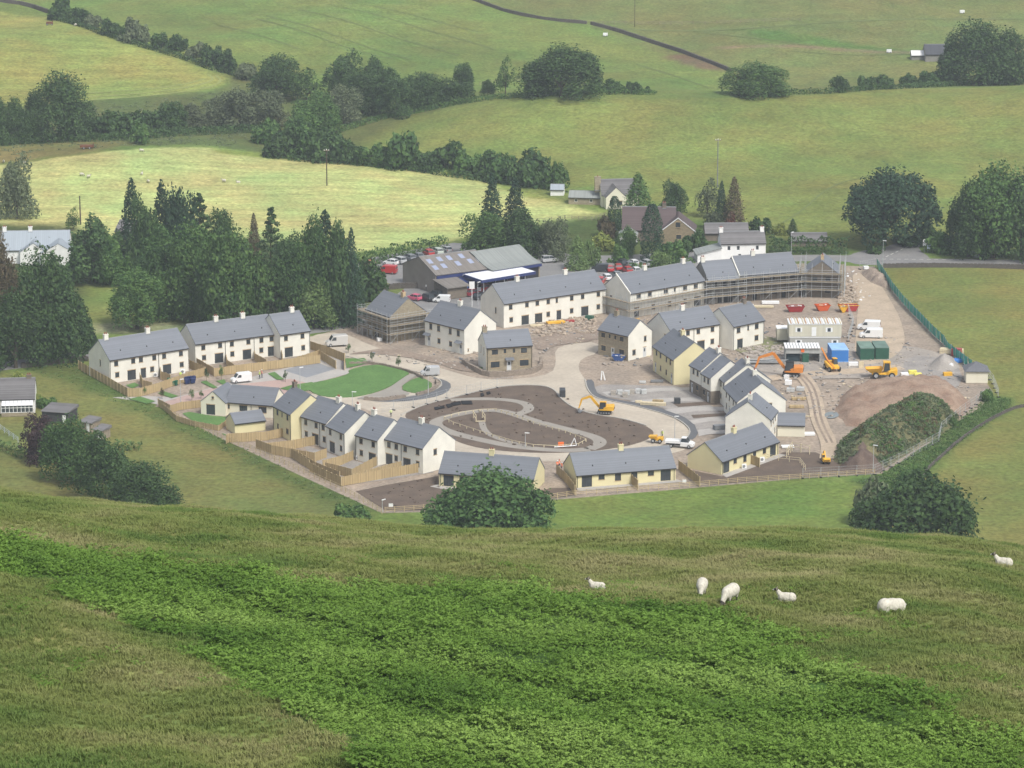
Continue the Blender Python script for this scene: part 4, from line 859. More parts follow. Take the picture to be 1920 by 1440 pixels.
# ---- hillside grass and bracken: instanced tufts (uncountable ground cover)
def gn_scatter(name, P_, RZ, S_, protos, idx, tilt=None):
    me = bpy.data.meshes.new(name); me.vertices.add(len(P_)); me.vertices.foreach_set('co', np.asarray(P_, np.float32).ravel())
    r_ = me.attributes.new('rot', 'FLOAT_VECTOR', 'POINT'); rv = np.zeros((len(P_), 3), np.float32)
    if tilt is not None: rv[:, :2] = tilt
    rv[:, 2] = RZ; r_.data.foreach_set('vector', rv.ravel())
    a_ = me.attributes.new('scl', 'FLOAT', 'POINT'); a_.data.foreach_set('value', np.asarray(S_, np.float32))
    a_ = me.attributes.new('idx', 'INT', 'POINT'); a_.data.foreach_set('value', np.asarray(idx, np.int32))
    for m_ in protos[0].materials: me.materials.append(m_)
    o = link(name, me); tag(o, kind='stuff')
    ng = bpy.data.node_groups.new(name, 'GeometryNodeTree'); ng.interface.new_socket('Geometry', in_out='INPUT', socket_type='NodeSocketGeometry'); ng.interface.new_socket('Geometry', in_out='OUTPUT', socket_type='NodeSocketGeometry')
    N = ng.nodes; L = ng.links; gi = N.new('NodeGroupInput'); go = N.new('NodeGroupOutput'); jn = N.new('GeometryNodeJoinGeometry')
    def attr(nm, ty):
        q = N.new('GeometryNodeInputNamedAttribute'); q.data_type = ty; q.inputs['Name'].default_value = nm; return q.outputs['Attribute']
    ia = attr('idx', 'INT'); ra = attr('rot', 'FLOAT_VECTOR'); sa = attr('scl', 'FLOAT')
    er = N.new('FunctionNodeEulerToRotation'); L.new(ra, er.inputs[0])
    for k, pm in enumerate(protos):
        po = bpy.data.objects.new(name + '_source', pm)
        oi = N.new('GeometryNodeObjectInfo'); oi.inputs['Object'].default_value = po; oi.inputs['As Instance'].default_value = True
        cp = N.new('FunctionNodeCompare'); cp.data_type = 'INT'; cp.operation = 'EQUAL'; L.new(ia, cp.inputs[2]); cp.inputs[3].default_value = k
        ip = N.new('GeometryNodeInstanceOnPoints'); L.new(gi.outputs[0], ip.inputs['Points']); L.new(cp.outputs[0], ip.inputs['Selection'])
        L.new(oi.outputs['Geometry'], ip.inputs['Instance']); L.new(er.outputs[0], ip.inputs['Rotation']); L.new(sa, ip.inputs['Scale']); L.new(ip.outputs[0], jn.inputs[0])
    L.new(jn.outputs[0], go.inputs[0])
    md = o.modifiers.new('scatter', 'NODES'); md.node_group = ng
    return o
def blade_mat(name, lo, hi, hi2):
    m = bpy.data.materials.new(name); m.use_nodes = True; t = m.node_tree; N = t.nodes; L = t.links
    b = N['Principled BSDF']; b.inputs['Roughness'].default_value = .8; b.inputs['Specular IOR Level'].default_value = .12
    g = N.new('ShaderNodeNewGeometry'); nz = N.new('ShaderNodeTexNoise'); nz.inputs['Scale'].default_value = .14; nz.inputs['Detail'].default_value = 5; L.new(g.outputs['Position'], nz.inputs['Vector'])
    n2 = N.new('ShaderNodeTexNoise'); n2.inputs['Scale'].default_value = 1.0; n2.inputs['Detail'].default_value = 3; mp = N.new('ShaderNodeMapping'); mp.inputs['Scale'].default_value = (.045, .11, .1); L.new(g.outputs['Position'], mp.inputs[0]); L.new(mp.outputs[0], n2.inputs['Vector'])
    ad = N.new('ShaderNodeMath'); ad.operation = 'ADD'; L.new(nz.outputs[0], ad.inputs[0]); L.new(n2.outputs[0], ad.inputs[1])
    rp = N.new('ShaderNodeValToRGB'); e = rp.color_ramp.elements; e[0].position = .38; e[0].color = (*lo, 1); e[1].position = .62; e[1].color = (*hi2, 1); k = rp.color_ramp.elements.new(.5); k.color = (*hi, 1)
    hf = N.new('ShaderNodeMath'); hf.operation = 'MULTIPLY'; hf.inputs[1].default_value = .5; L.new(ad.outputs[0], hf.inputs[0]); L.new(hf.outputs[0], rp.inputs[0])
    ri = N.new('ShaderNodeMapRange'); ri.inputs[3].default_value = .84; ri.inputs[4].default_value = 1.16; L.new(g.outputs['Random Per Island'], ri.inputs[0])
    v = N.new('ShaderNodeVectorMath'); v.operation = 'SCALE'; L.new(rp.outputs[0], v.inputs[0]); L.new(ri.outputs[0], v.inputs['Scale']); L.new(v.outputs[0], b.inputs['Base Color'])
    tr = N.new('ShaderNodeBsdfTranslucent'); L.new(v.outputs[0], tr.inputs[0]); ms = N.new('ShaderNodeMixShader'); ms.inputs[0].default_value = .25
    L.new(b.outputs[0], ms.inputs[1]); L.new(tr.outputs[0], ms.inputs[2]); L.new(ms.outputs[0], N['Material Output'].inputs[0]); return m
GRASSM = blade_mat('hill_grass', (.108, .170, .042), (.178, .212, .064), (.27, .26, .118))
BRM = blade_mat('bracken_frond', (.088, .172, .030), (.148, .255, .046), (.215, .330, .075))
def tuft(seed, n, h, spread):
    r_ = random.Random(seed); mb = MB()
    for i in range(n):
        a_ = r_.uniform(0, 6.28); q = r_.uniform(0, spread); x, y = q * math.cos(a_), q * math.sin(a_); b_ = r_.uniform(0, 6.28); hh = h * r_.uniform(.5, 1.15); w_ = r_.uniform(.010, .018)
        dx, dy = math.cos(b_), math.sin(b_); l = r_.uniform(.3, 1.1) * hh; wx, wy = -dy * w_, dx * w_
        mb.add([(x - wx, y - wy, -.05), (x + wx, y + wy, -.05), (x + dx * l * .35 + wx, y + dy * l * .35 + wy, hh * .6), (x + dx * l * .35 - wx, y + dy * l * .35 - wy, hh * .6), (x + dx * l, y + dy * l, hh)], [(0, 1, 2, 3), (3, 2, 4)])
    return mb.mesh('grass_tuft', GRASSM)
def bracken(seed):
    r_ = np.random.default_rng(seed); C = []; Nn = []
    for f in range(7):
        a_ = f * .9 + r_.uniform(-.3, .3); L_ = r_.uniform(.30, .52); rise = r_.uniform(.42, .78); d = np.array([math.cos(a_), math.sin(a_), 0]); s_ = np.array([-d[1], d[0], 0])
        for k in range(8):
            t = .22 + .78 * k / 7; w_ = .20 * (1.12 - t) + .02; zc = rise * (1.45 * t - .75 * t * t)
            for sg in (-1, 1): C.append(d * L_ * t + s_ * sg * w_ * .6 + np.array([0, 0, zc])); Nn.append(d * .35 + s_ * sg * .25 + np.array([0, 0, 1.1]))
    C = np.array(C); Nn = np.array(Nn); V_, F_ = leaves(C, Nn * 1.6, .047, r_); return npmesh('bracken_plant', V_, F_, BRM)
def hill_points(dens, y0, y1, inside, seed, margin=0):
    r_ = np.random.default_rng(seed); W_ = 46; n = int(dens * (y1 - y0) * 2 * W_)
    x = r_.uniform(-W_, W_, n); y = r_.uniform(y0, y1, n)
    k = np.abs(x) < (.158 * y + 6); x, y = x[k], y[k]
    d = pdist(x, y, WB) * np.where(pip(x, y, WB), 1, -1) + .9 * np.sin(x * .9 + 2 * np.sin(y * .5)) + r_.normal(size=len(x)) * .35
    k = (d > margin) if inside else (d < margin); x, y = x[k], y[k]
    return x, y, hgt(x, y), r_
x, y, z, r_ = hill_points(17, 100, 246, False, 1, .3)
keep = r_.random(len(x)) < np.clip(1.25 - .004 * (y - 100), .4, 1); x, y, z = x[keep], y[keep], z[keep]
cl = np.sin(x * 1.3 + 2 * np.sin(y * .8)) * np.sin(y * 1.1 + x * .4)
gn_scatter('hillside_grass', np.stack([x, y, z], 1), r_.uniform(0, 6.28, len(x)), r_.uniform(.7, 1.25, len(x)) * (1 + .35 * cl), [tuft(i, 18, .19, .24) for i in range(3)], r_.integers(0, 3, len(x)))
x, y, z, r_ = hill_points(6.4, 100, 246, True, 2)
bh = np.sin(x * .7 + 1.5 * np.sin(y * .45)) * np.sin(y * .6 + x * .25) + .6 * np.sin(x * 1.9 + y * 1.3)
gn_scatter('bracken', np.stack([x, y, z - .14 + .13 * bh], 1), r_.uniform(0, 6.28, len(x)), r_.uniform(.6, 1.4, len(x)) * (1 + .18 * bh), [bracken(i) for i in range(4)], r_.integers(0, 4, len(x)), r_.normal(size=(len(x), 2)) * .12)
# stray bracken clumps spreading into the grass
x, y, z, r_ = hill_points(1.3, 105, 205, False, 5, 5.5)
d = pdist(x, y, WB); k = (d < 9) & (np.sin(x * .5 + y * .9) + np.sin(y * .33 - x * .7) > .55) & (y > 130); x, y, z = x[k], y[k], z[k]
gn_scatter('scattered_bracken', np.stack([x, y, z - .1], 1), r_.uniform(0, 6.28, len(x)), r_.uniform(.45, .85, len(x)), [bracken(9)], np.zeros(len(x), int))
# ================================================================== BUILDINGS
PITM = (1, 1, 1)
def facade(mb, O, u, n, w_, h, holes, depth=.14, mi=0):
    """wall plane from O along u (unit) with rectangular holes (x0,z0,x1,z1) and reveals going inwards (-n)"""
    O = Vector(O); u = Vector(u); n = Vector(n)
    xs = sorted({0.0, w_, *[v for q in holes for v in (q[0], q[2])]}); zs = sorted({0.0, h, *[v for q in holes for v in (q[1], q[3])]})
    pt = lambda x, z, d=0: tuple(O + u * x + Vector((0, 0, z)) - n * d)
    for i in range(len(xs) - 1):
        for j in range(len(zs) - 1):
            cx, cz = (xs[i] + xs[i + 1]) / 2, (zs[j] + zs[j + 1]) / 2
            if any(a < cx < c and b < cz < d for a, b, c, d in holes): continue
            mb.add([pt(xs[i], zs[j]), pt(xs[i + 1], zs[j]), pt(xs[i + 1], zs[j + 1]), pt(xs[i], zs[j + 1])], [(0, 1, 2, 3)], mi)
    for a, b, c, d in holes:
        mb.add([pt(a, b), pt(c, b), pt(c, d), pt(a, d), pt(a, b, depth), pt(c, b, depth), pt(c, d, depth), pt(a, d, depth)],
               [(0, 4, 5, 1), (1, 5, 6, 2), (2, 6, 7, 3), (3, 7, 4, 0)], mi)
WCACHE = {}
def win_mesh(kind, w_, h):
    k = (kind, round(w_, 2), round(h, 2))
    if k in WCACHE: return WCACHE[k]
    f = MB(); t = .07
    if kind != 'X':
        f.box(0, .04, 0, w_, .11, t).box(0, .04, h - t, w_, .11, h).box(0, .041, t, t, .109, h - t).box(w_ - t, .041, t, w_, .109, h - t)
        if kind in 'PQ' or w_ > 1.0: f.box(w_ / 2 - .04, .042, t, w_ / 2 + .04, .108, h - t)
        if kind == 'W' and w_ > 1.5: f.box(w_ * .25 - .03, .043, t, w_ * .25 + .03, .107, h - t)
    g = MB(); g.add([(t, .085, t), (w_ - t, .085, t), (w_ - t, .085, h - t), (t, .085, h - t)], [(0, 1, 2, 3)])
    if kind == 'D':
        f = MB(); f.box(0, .04, 0, w_, .11, h); g = MB(); g.add([(w_ * .3, .036, h * .55), (w_ * .7, .036, h * .55), (w_ * .7, .036, h * .88), (w_ * .3, .036, h * .88)], [(0, 1, 2, 3)])
    s = MB(); s.box(-.08, -.06, -.10, w_ + .08, .1, 0)
    l = MB(); l.box(-.08, -.012, h, w_ + .08, .1, h + .15)
    WCACHE[k] = (f.mesh('window_frame', FRAME if kind != 'D' else DOORW), g.mesh('pane', GLASS), s.mesh('sill', LINTEL), l.mesh('lintel', LINTEL))
    return WCACHE[k]
def put_window(par, kind, x, z, w_, h, M, trim=True, framemat=None):
    """M: matrix of the wall plane in the house's space (x along wall, y inwards, z up)"""
    f, g, s, l = win_mesh(kind, w_, h); nm = {'W': 'window', 'P': 'patio_door', 'Q': 'patio_door', 'D': 'door'}[kind]
    o = link(nm, f, par, mat=framemat); o.matrix_local = M @ Matrix.Translation((x, 0, z))
    link('pane', g, o)
    if trim: link('lintel', l, o, mat=None)
    if trim and kind == 'W': link('sill', s, o)
    return o
def chimney(par, x, y, zr, m=None, w_=.95, d=.7, h=1.15, pots=2):
    mb = MB(); mb.box(-w_ / 2, -d / 2, -.7, w_ / 2, d / 2, h - .16).box(-w_ / 2 - .06, -d / 2 - .06, h - .16, w_ / 2 + .06, d / 2 + .06, h)
    c = mb.build('chimney', m or WHITE, par, (x, y, zr))
    for i in range(pots):
        q = MB(); q.tube((0, 0, h), (0, 0, h + .42), .13, .10, 8); q.build('chimney_pot', POT, c, ((i - (pots - 1) / 2) * .4, 0, 0))
    l = MB(); l.box(-w_ / 2 - .1, -d / 2 - .25, -.32, w_ / 2 + .1, d / 2 + .25, -.12); l.build('flashing', LEAD, c)
    return c
def roof_parts(par, x0, x1, D, ze, rise, roofmat, vo=.08, eo=.28, th=.14, y0=0.0, ridge=True, name='roof', gut=True):
    """two slopes over a block from x0 to x1, depth D starting at y0"""
    sl_ = math.atan2(rise, D / 2); L_ = math.hypot(rise, D / 2) + eo; W_ = x1 - x0 + 2 * vo
    for side in (0, 1):
        mb = MB(); mb.box(0, -.0, -L_, W_, th, 0)           # local z runs down the slope, y is thickness
        o = mb.build(name, roofmat, par)
        # slope frame: local +z towards the ridge
        up = Vector((0, math.cos(sl_), math.sin(sl_))) if side == 0 else Vector((0, -math.cos(sl_), math.sin(sl_)))
        xa = Vector((1, 0, 0)) if side == 0 else Vector((-1, 0, 0)); nn = up.cross(xa) * 1.0
        nn = up.cross(xa); nn = nn if nn.z > 0 else -nn
        base = Vector((x0 - vo if side == 0 else x1 + vo, y0 + D / 2, ze + rise + .02))
        Mx = Matrix((xa, nn, up)).transposed().to_4x4(); Mx.translation = base
        o.matrix_local = Mx
    if ridge:
        r = MB(); r.prism([(x0 - vo, y0 + D / 2 - .16, ze + rise + .05), (x0 - vo, y0 + D / 2 + .16, ze + rise + .05), (x0 - vo, y0 + D / 2, ze + rise + .24)], (x1 - x0 + 2 * vo, 0, 0)); r.build('ridge_tiles', LEAD, par)
    if gut:
        dz = eo * math.sin(sl_); g = MB(); g.box(x0 - vo, y0 - eo - .04, ze - dz - .08, x1 + vo, y0 - eo + .09, ze - dz + .05); g.build('gutter', GUTTER, par)
OPEN = {'W': (.95, 1.05), 'P': (2.0, 2.1), 'Q': (1.25, 2.1), 'D': (1.0, 2.1)}
def block(par, L_, D, ze, rise, wall, roofm, holes, x0=0.0, y0=0.0, gL=(), gR=(), gwall=None, trim=True, framemat=None, gut=True, voids=False, gableonly=False, ground=None, vo=.08):
    """holes: (kind, centre x, sill z, w, h)"""
    hs = [(x - w_ / 2, z, x + w_ / 2, z + h) for k, x, z, w_, h in holes]
    mb = MB(); gm = MB() if gwall else mb
    facade(mb, (x0, y0, 0), (1, 0, 0), (0, -1, 0), L_, ze, hs)
    facade(gm, (x0 + L_, y0 + D, 0), (-1, 0, 0), (0, 1, 0), L_, ze, [(1.2, ze - 1.5, 2.2, ze - .5), (L_ - 2.2, ze - 1.5, L_ - 1.2, ze - .5)])
    gl = [(u * D - w_ / 2, z, u * D + w_ / 2, z + h) for k, u, z, w_, h in gL]; gr = [(u * D - w_ / 2, z, u * D + w_ / 2, z + h) for k, u, z, w_, h in gR]
    facade(gm, (x0, y0 + D, 0), (0, -1, 0), (-1, 0, 0), D, ze, [(D - c, b, D - a, d) for a, b, c, d in gl])
    facade(gm, (x0 + L_, y0, 0), (0, 1, 0), (1, 0, 0), D, ze, gr)
    gm.add([(x0, y0, ze), (x0, y0 + D, ze), (x0, y0 + D / 2, ze + rise)], [(0, 2, 1)]); gm.add([(x0 + L_, y0, ze), (x0 + L_, y0 + D, ze), (x0 + L_, y0 + D / 2, ze + rise)], [(0, 1, 2)])
    mb.build('wall', wall, par)
    if gwall: gm.build('gable_wall', gwall, par)
    if ground:                                               # a stone ground storey standing proud of the render
        for a_, b_ in ((0, ground),):
            q = MB(); facade(q, (x0, y0 - .03, 0), (1, 0, 0), (0, -1, 0), L_ + .03, b_, [(a, b, c, min(d, b_)) for a, b, c, d in hs if b < b_])
            facade(q, (x0 + L_ + .03, y0 - .03, 0), (0, 1, 0), (1, 0, 0), D, b_, [(a, b, c, min(d, b_)) for a, b, c, d in gr if b < b_]); q.build('stone_ground_storey', STONE2, par)
    Mf = Matrix.Translation((x0, y0, 0))
    for k, x, z, w_, h in holes:
        if voids:
            continue
        put_window(par, k, x - w_ / 2, z, w_, h, Mf, trim, framemat)
    Ml = Matrix.Translation((x0, y0 + D, 0)) @ Matrix.Rotation(-math.pi / 2, 4, 'Z')
    Mr = Matrix.Translation((x0 + L_, y0, 0)) @ Matrix.Rotation(math.pi / 2, 4, 'Z')
    for k, u, z, w_, h in gL: put_window(par, k, D - u * D - w_ / 2, z, w_, h, Ml, trim, framemat)
    for k, u, z, w_, h in gR: put_window(par, k, u * D - w_ / 2, z, w_, h, Mr, trim, framemat)
    inn = MB(); inn.box(x0 + .3, y0 + .3, .02, x0 + L_ - .3, y0 + D - .3, ze - .1); inn.build('interior', mat('dark_interior', (.03, .03, .03), .1, 1), par)
    roof_parts(par, x0, x0 + L_, D, ze, rise, roofm, y0=y0, gut=gut, vo=vo)
    # plinth line
    return par
HOUSES = {}
def house(key, name, label, A, B, ze, D, wall=None, roofm=None, rise=None, up=(), lo=(), chim=(), gL=(), gR=(), pipes=(), z0=0.05, group=None, cat='house', gwall=None, voids=False, chm=None, trim=True, framemat=None, ground=None, porch=(), vents=True, gut=True, pots=2, chh=1.15):
    wall = wall or WHITE; roofm = roofm or SLATE; rise = rise or D * .375
    a = P(*A, z0 + ze); b = P(*B, z0 + ze); d = (b - a); L_ = d.length; rz = math.atan2(d.y, d.x)
    e = empty(name, (a.x, a.y, z0), rz, label, cat, group)
    # picture x -> position along the wall
    def ux(px):
        lo_, hi_ = -3.0, L_ + 3
        for _ in range(30):
            m_ = (lo_ + hi_) / 2; q = a + d.normalized() * m_; dep = q.y * CT + (CAMZ - q.z) * ST
            sx = 960 + FPX * q.x / dep
            if (sx < px) == (B[0] > A[0]): lo_ = m_
            else: hi_ = m_
        return (lo_ + hi_) / 2
    holes = []
    for it in up:
        px, w_, h = (it if isinstance(it, tuple) else (it, .95, 1.05)); holes.append(('W', ux(px), ze - .5 - h, w_, h))
    for it in lo:
        k, px = it[0], it[1]; w_, h = OPEN[k]
        if len(it) > 2: w_ = it[2]
        if len(it) > 3: h = it[3]
        z = (.08 if k in 'PQD' else (2.18 - h)); holes.append((k, ux(px), z, w_, h))
    holes = [(k, min(max(x, w_ / 2 + .15), L_ - w_ / 2 - .15), z, w_, h) for k, x, z, w_, h in holes]
    block(e, L_, D, ze, rise, wall, roofm, holes, gL=gL, gR=gR, gwall=gwall, voids=voids, trim=trim, framemat=framemat, gut=gut, ground=ground)
    for c in chim: chimney(e, min(max(c * L_, .5), L_ - .5), D / 2, ze + rise, chm or wall, pots=pots, h=chh)
    for px in pipes:
        m_ = MB(); x = ux(px); m_.tube((x, -.09, 0), (x, -.09, ze - .3), .05, .05, 6); m_.build('downpipe', GUTTER, e)
    for px in porch:
        x = ux(px); q = MB(); q.prism([(x - .95, -.9, 2.42), (x - .95, .02, 2.9), (x - .95, .02, 2.42)], (1.9, 0, 0)); q.build('porch_canopy', SLATE, e)
    if vents:
        for i in range(max(1, int(L_ / 6))):
            x = (i + .55) * L_ / max(1, int(L_ / 6)); y = D * .16; q = MB(); q.box(x - .08, y - .08, ze + rise * .32, x + .08, y + .08, ze + rise * .32 + .42); q.build('roof_vent', GUTTER, e)
    HOUSES[key] = (e, L_, D, ze, rise)
    return e
NG = 'new houses on the building site'
slit = [('W', .3, 3.2, .5, 1.2)]
house('H1', 'terrace_block', 'leftmost white terrace of three houses beside the long board fence', (205, 675), (352.5, 652), 5.1, 8.9, up=[217.5, 249.5, 264, 289, 307.5, 339], lo=[('W', 219), ('P', 246), ('Q', 268), ('W', 284.5), ('P', 312.5), ('W', 340)], chim=(.09, .62), gL=[('W', .45, 3.0, .5, 1.3)], pipes=(206, 297), cat='house')
house('H2', 'terrace_block', 'long white terrace with two chimneys behind the parked white van', (366, 645), (519, 625.5), 4.9, 8.8, up=[381, 412.5, 434.5, 465.5, 490, 509], lo=[('W', 382), ('P', 410), ('W', 435), ('P', 462.5), ('W', 489.5), ('P', 508, 1.6)], chim=(.36, .69), gL=[('W', .55, 3.0, .6, 1.1)], pipes=(422, 476))
house('H3', 'terrace_end_house', 'taller white end house with one chimney joined to the long terrace', (525, 627.5), (581, 619.5), 5.3, 9.2, up=[536, 567], lo=[('P', 541), ('W', 568)], chim=(.75,), pipes=(580,))
# the low L shaped bungalow
e = house('H4', 'bungalow', 'low ivory bungalow with a front gable beside the pink paved lane', (424, 753.2), (512, 760), 2.7, 7.0, IVORY, rise=2.6, lo=[('W', 427.5, .6, .9), ('W', 456, 1.7, 1.2), ('W', 492, 1.7, 1.2)], pipes=(471,))
L4 = HOUSES['H4'][1]
def front_gable(par, x0, w_, dep, yf, ze, rise, wall, roofm, holes, small=None):
    mb = MB(); facade(mb, (x0, yf, 0), (1, 0, 0), (0, -1, 0), w_, ze, [(x0_ - ww / 2 - x0, z, x0_ + ww / 2 - x0, z + h) for k, x0_, z, ww, h in holes])
    facade(mb, (x0, yf + dep, 0), (0, -1, 0), (-1, 0, 0), dep, ze, []); facade(mb, (x0 + w_, yf, 0), (0, 1, 0), (1, 0, 0), dep, ze, [])
    mb.add([(x0, yf, ze), (x0 + w_, yf, ze), (x0 + w_ / 2, yf, ze + rise)], [(0, 1, 2)]); mb.add([(x0, yf + dep, ze), (x0 + w_, yf + dep, ze), (x0 + w_ / 2, yf + dep, ze + rise)], [(0, 2, 1)])
    mb.build('wing_wall', wall, par)
    for k, x_, z, ww, h in holes: put_window(par, k, x_ - ww / 2, z, ww, h, Matrix.Translation((0, yf, 0)))
    # slopes run left and right
    sl_ = math.atan2(rise, w_ / 2); L_ = math.hypot(rise, w_ / 2) + .2
    for s in (-1, 1):
        up = Vector((-s * math.cos(sl_), 0, math.sin(sl_))); xa = Vector((0, -s, 0)); nn = up.cross(xa); nn = nn if nn.z > 0 else -nn
        m_ = MB(); m_.box(0, 0, -L_, dep + .16, .13, 0); o = m_.build('wing_roof', roofm, par)
        xa = Vector((0, 1, 0)) if up.cross(Vector((0, 1, 0))).dot(nn) > 0 else Vector((0, -1, 0))
        Mx = Matrix((xa, nn, up)).transposed().to_4x4(); Mx.translation = Vector((x0 + w_ / 2, yf - .08 if xa.y > 0 else yf + dep + .08, ze + rise + .015)); o.matrix_local = Mx
    if small: put_window(par, 'W', x0 + w_ / 2 - small / 2, ze + rise * .35, small, small * 1.2, Matrix.Translation((0, yf - .12, 0)))
front_gable(e, -5.0, 5.3, 8.0, -1.2, 2.7, 2.2, IVORY, SLATE, [('P', -2.9, .08, 1.9, 2.1)], .35)
house('H5', 'yellow_house', 'cream yellow two storey house joined to the low ivory bungalow', (512.5, 760), (545, 777), 5.5, 8.8, CREAM, up=[(520, .9, 1.05), (528.5, .5, .95), (538.7, .9, 1.05)], lo=[('W', 520.5), ('W', 538, 1.2)], chim=(.08,), chm=STONE2, pipes=(513, 544.5))
e = house('H6', 'terrace_block', 'white terrace with a stepped front left of the back garden fences', (565, 780), (612, 794), 5.0, 8.6, up=[573, 592.5, 605.7], lo=[('W', 573.7), ('P', 590.7), ('W', 607.5)], chim=(.82,), pipes=(599.5,))
house('H6b', 'terrace_house', 'projecting white end house of the stepped terrace above the garden fences', (612.5, 798), (646, 812.5), 5.0, 9.2, up=[619, 638.7], lo=[('P', 622.5), ('W', 639)], chim=(.6,), pipes=(645.5,))
house('H7', 'terrace_house', 'single narrow white house between the two stepped terraces', (667, 815), (708, 826), 5.0, 8.6, up=[676.7, 699.5], lo=[('W', 677), ('P', 697.5)], chim=(.1,), pipes=(667.5,))
house('H8', 'terrace_block', 'pair of white houses with a wide blank right gable by the topsoil island', (721.5, 822.4), (793, 840.6), 5.0, 8.6, up=[729, 742.8, 759.5, 782.7], lo=[('P', 729.3, 1.8), ('W', 742.3), ('P', 762.6), ('W', 783)], chim=(.55,), gR=[('W', .38, 3.1, .9, 1.1)], pipes=(752.7,))
house('H9', 'bungalow', 'cream bungalow partly hidden behind the wide spreading tree', (823, 886), (1001, 899), 2.6, 7.8, CREAM, rise=3.0, lo=[('P', 841), ('W', 868, 1.4), ('W', 895, 1.2), ('W', 930, 1.2), ('P', 970)], chim=(.5,), pipes=(826, 999))
house('H10', 'bungalow', 'cream bungalow in the middle of the front row above the green pasture', (1080.6, 891), (1267, 876.5), 2.5, 8.2, CREAM, rise=3.05, lo=[('P', 1100.5), ('W', 1128, 1.2, .9), ('W', 1158.8, 1.2, 1.35), ('W', 1189.4, 1.2, 1.2), ('W', 1220.6, 1.2, .9), ('P', 1248.3)], chim=(.51,), pipes=(1082.5, 1264))
house('H11', 'bungalow', 'angled cream bungalow at the right end of the front row', (1353, 865.7), (1460, 827.7), 2.55, 7.9, CREAM, rise=3.0, lo=[('P', 1362), ('W', 1378.7, 1.1, .95), ('W', 1397, 1.1, 1.3), ('W', 1415, 1.1), ('W', 1433.5, 1.1), ('P', 1449.6)], chim=(.5,), pipes=(1354.5, 1458))
house('H12', 'gable_house', 'white house showing its broad blank gable behind the angled bungalow', (1443.7, 787.5), (1457, 770), 5.1, 8.8, up=[1446.2, 1450, 1454], lo=[('W', 1446), ('W', 1453.5)], chim=(.3,))
house('H13', 'yellow_house', 'cream yellow two storey house with a big yellow right gable', (1225, 648.75), (1263.5, 674.8), 5.4, 9.0, CREAM, up=[1231, 1238.5, 1249.6, 1257], lo=[('D', 1229.5), ('W', 1239), ('W', 1249.6), ('D', 1259.4)], chim=(.45,))
house('H14', 'terrace_house', 'upper white house with stone ground floor in the stepped row', (1293.7, 684), (1314.6, 695), 5.7, 8.6, up=[1300.4, 1308], lo=[('D', 1298), ('W', 1308)], chim=(.85,), ground=2.6)
house('H14b', 'terrace_house', 'lower white house with stone ground floor in the stepped row', (1315.6, 699.5), (1333, 709), 5.4, 8.6, up=[1321, 1328], lo=[('W', 1321), ('D', 1328)], ground=2.6)
house('H15', 'terrace_house', 'white house with a chimney between the stone based houses and the long white pair', (1348, 707), (1359.4, 717), 5.2, 9.6, up=[1352, 1357], lo=[('W', 1352)], chim=(.9,))
house('H15b', 'terrace_block', 'long white pair of houses with a broad right gable and small square window', (1358, 726), (1383, 754), 5.0, 9.8, up=[1362, 1367.7, 1375, 1380], lo=[('W', 1362.5), ('D', 1368), ('W', 1376), ('D', 1381)], chim=(.45,), gR=[('W', .68, 3.7, .7, .8)])
house('H16', 'stone_house', 'stone fronted detached house with a white gable and blue skip at its door', (1122, 617.5), (1178, 630), 5.5, 7.4, STONE, up=[(1131, 1.1, 1.05), (1143, .5, .95), (1153.7, .5, .95), (1165.6, 1.1, 1.05)], lo=[('W', 1131.6, 1.3, 1.2), ('D', 1149), ('W', 1165.6, 1.4, 1.5)], chim=(.22,), gwall=WHITE, gR=[('W', .72, 3.5, .8, 1.1), ('W', .25, 1.0, 1.0, 1.1), ('D', .7, .08, 1.0, 2.1)], chm=STONE)
house('H17', 'gable_house', 'white pair of houses with a left gable behind the cream yellow house', (1256.6, 621), (1348.5, 607), 5.4, 8.4, up=[1290, 1309.5, 1336], lo=[('P', 1314.7), ('W', 1336)], chim=(.47,), gL=[('W', .22, 3.0, .7, 1.3)], pipes=(1301,))
house('H18', 'detached_house', 'white detached house left of the site cabins', (1374.7, 612.5), (1433, 600), 5.3, 8.8, up=[(1385, 1.15, 1.15), (1403, .5, 1.05), (1419, 1.15, 1.15)], lo=[('P', 1388, 1.7), ('W', 1419, 1.2, 1.1)], chim=(.8,), chm=STONE2, pipes=(1375.5, 1432))
house('H19', 'terrace_block', 'white terrace under scaffolding right of the long far terrace', (1181.6, 550.6), (1321, 526), 5.7, 9.6, up=[(1197.5, 1.25, 1), (1218.5, 1.25, 1), (1248.5, 1.25, 1), (1265.4, .6, .9), (1284.7, 1.25, 1), (1304.8, 1.25, 1)], lo=[('P', 1194, 1.4), ('W', 1225), ('W', 1256), ('W', 1285), ('P', 1308)], chim=(.37, .89), gL=[('W', .7, 3.2, .7, .9)])
VOIDS = dict(voids=True, trim=False)
house('H20', 'unfinished_block', 'unfinished grey block walled house under scaffolding with dark openings', (1328, 526), (1386, 521.5), 5.6, 9.2, BLOCK, up=[(1340, 1.3, 1.1), (1358, 1.3, 1.1), (1374, 1.3, 1.1)], lo=[('W', 1338, 1.4), ('D', 1350), ('P', 1366, 2.2), ('W', 1379, 1.2)], chim=(.05,), chm=WHITE, **VOIDS)
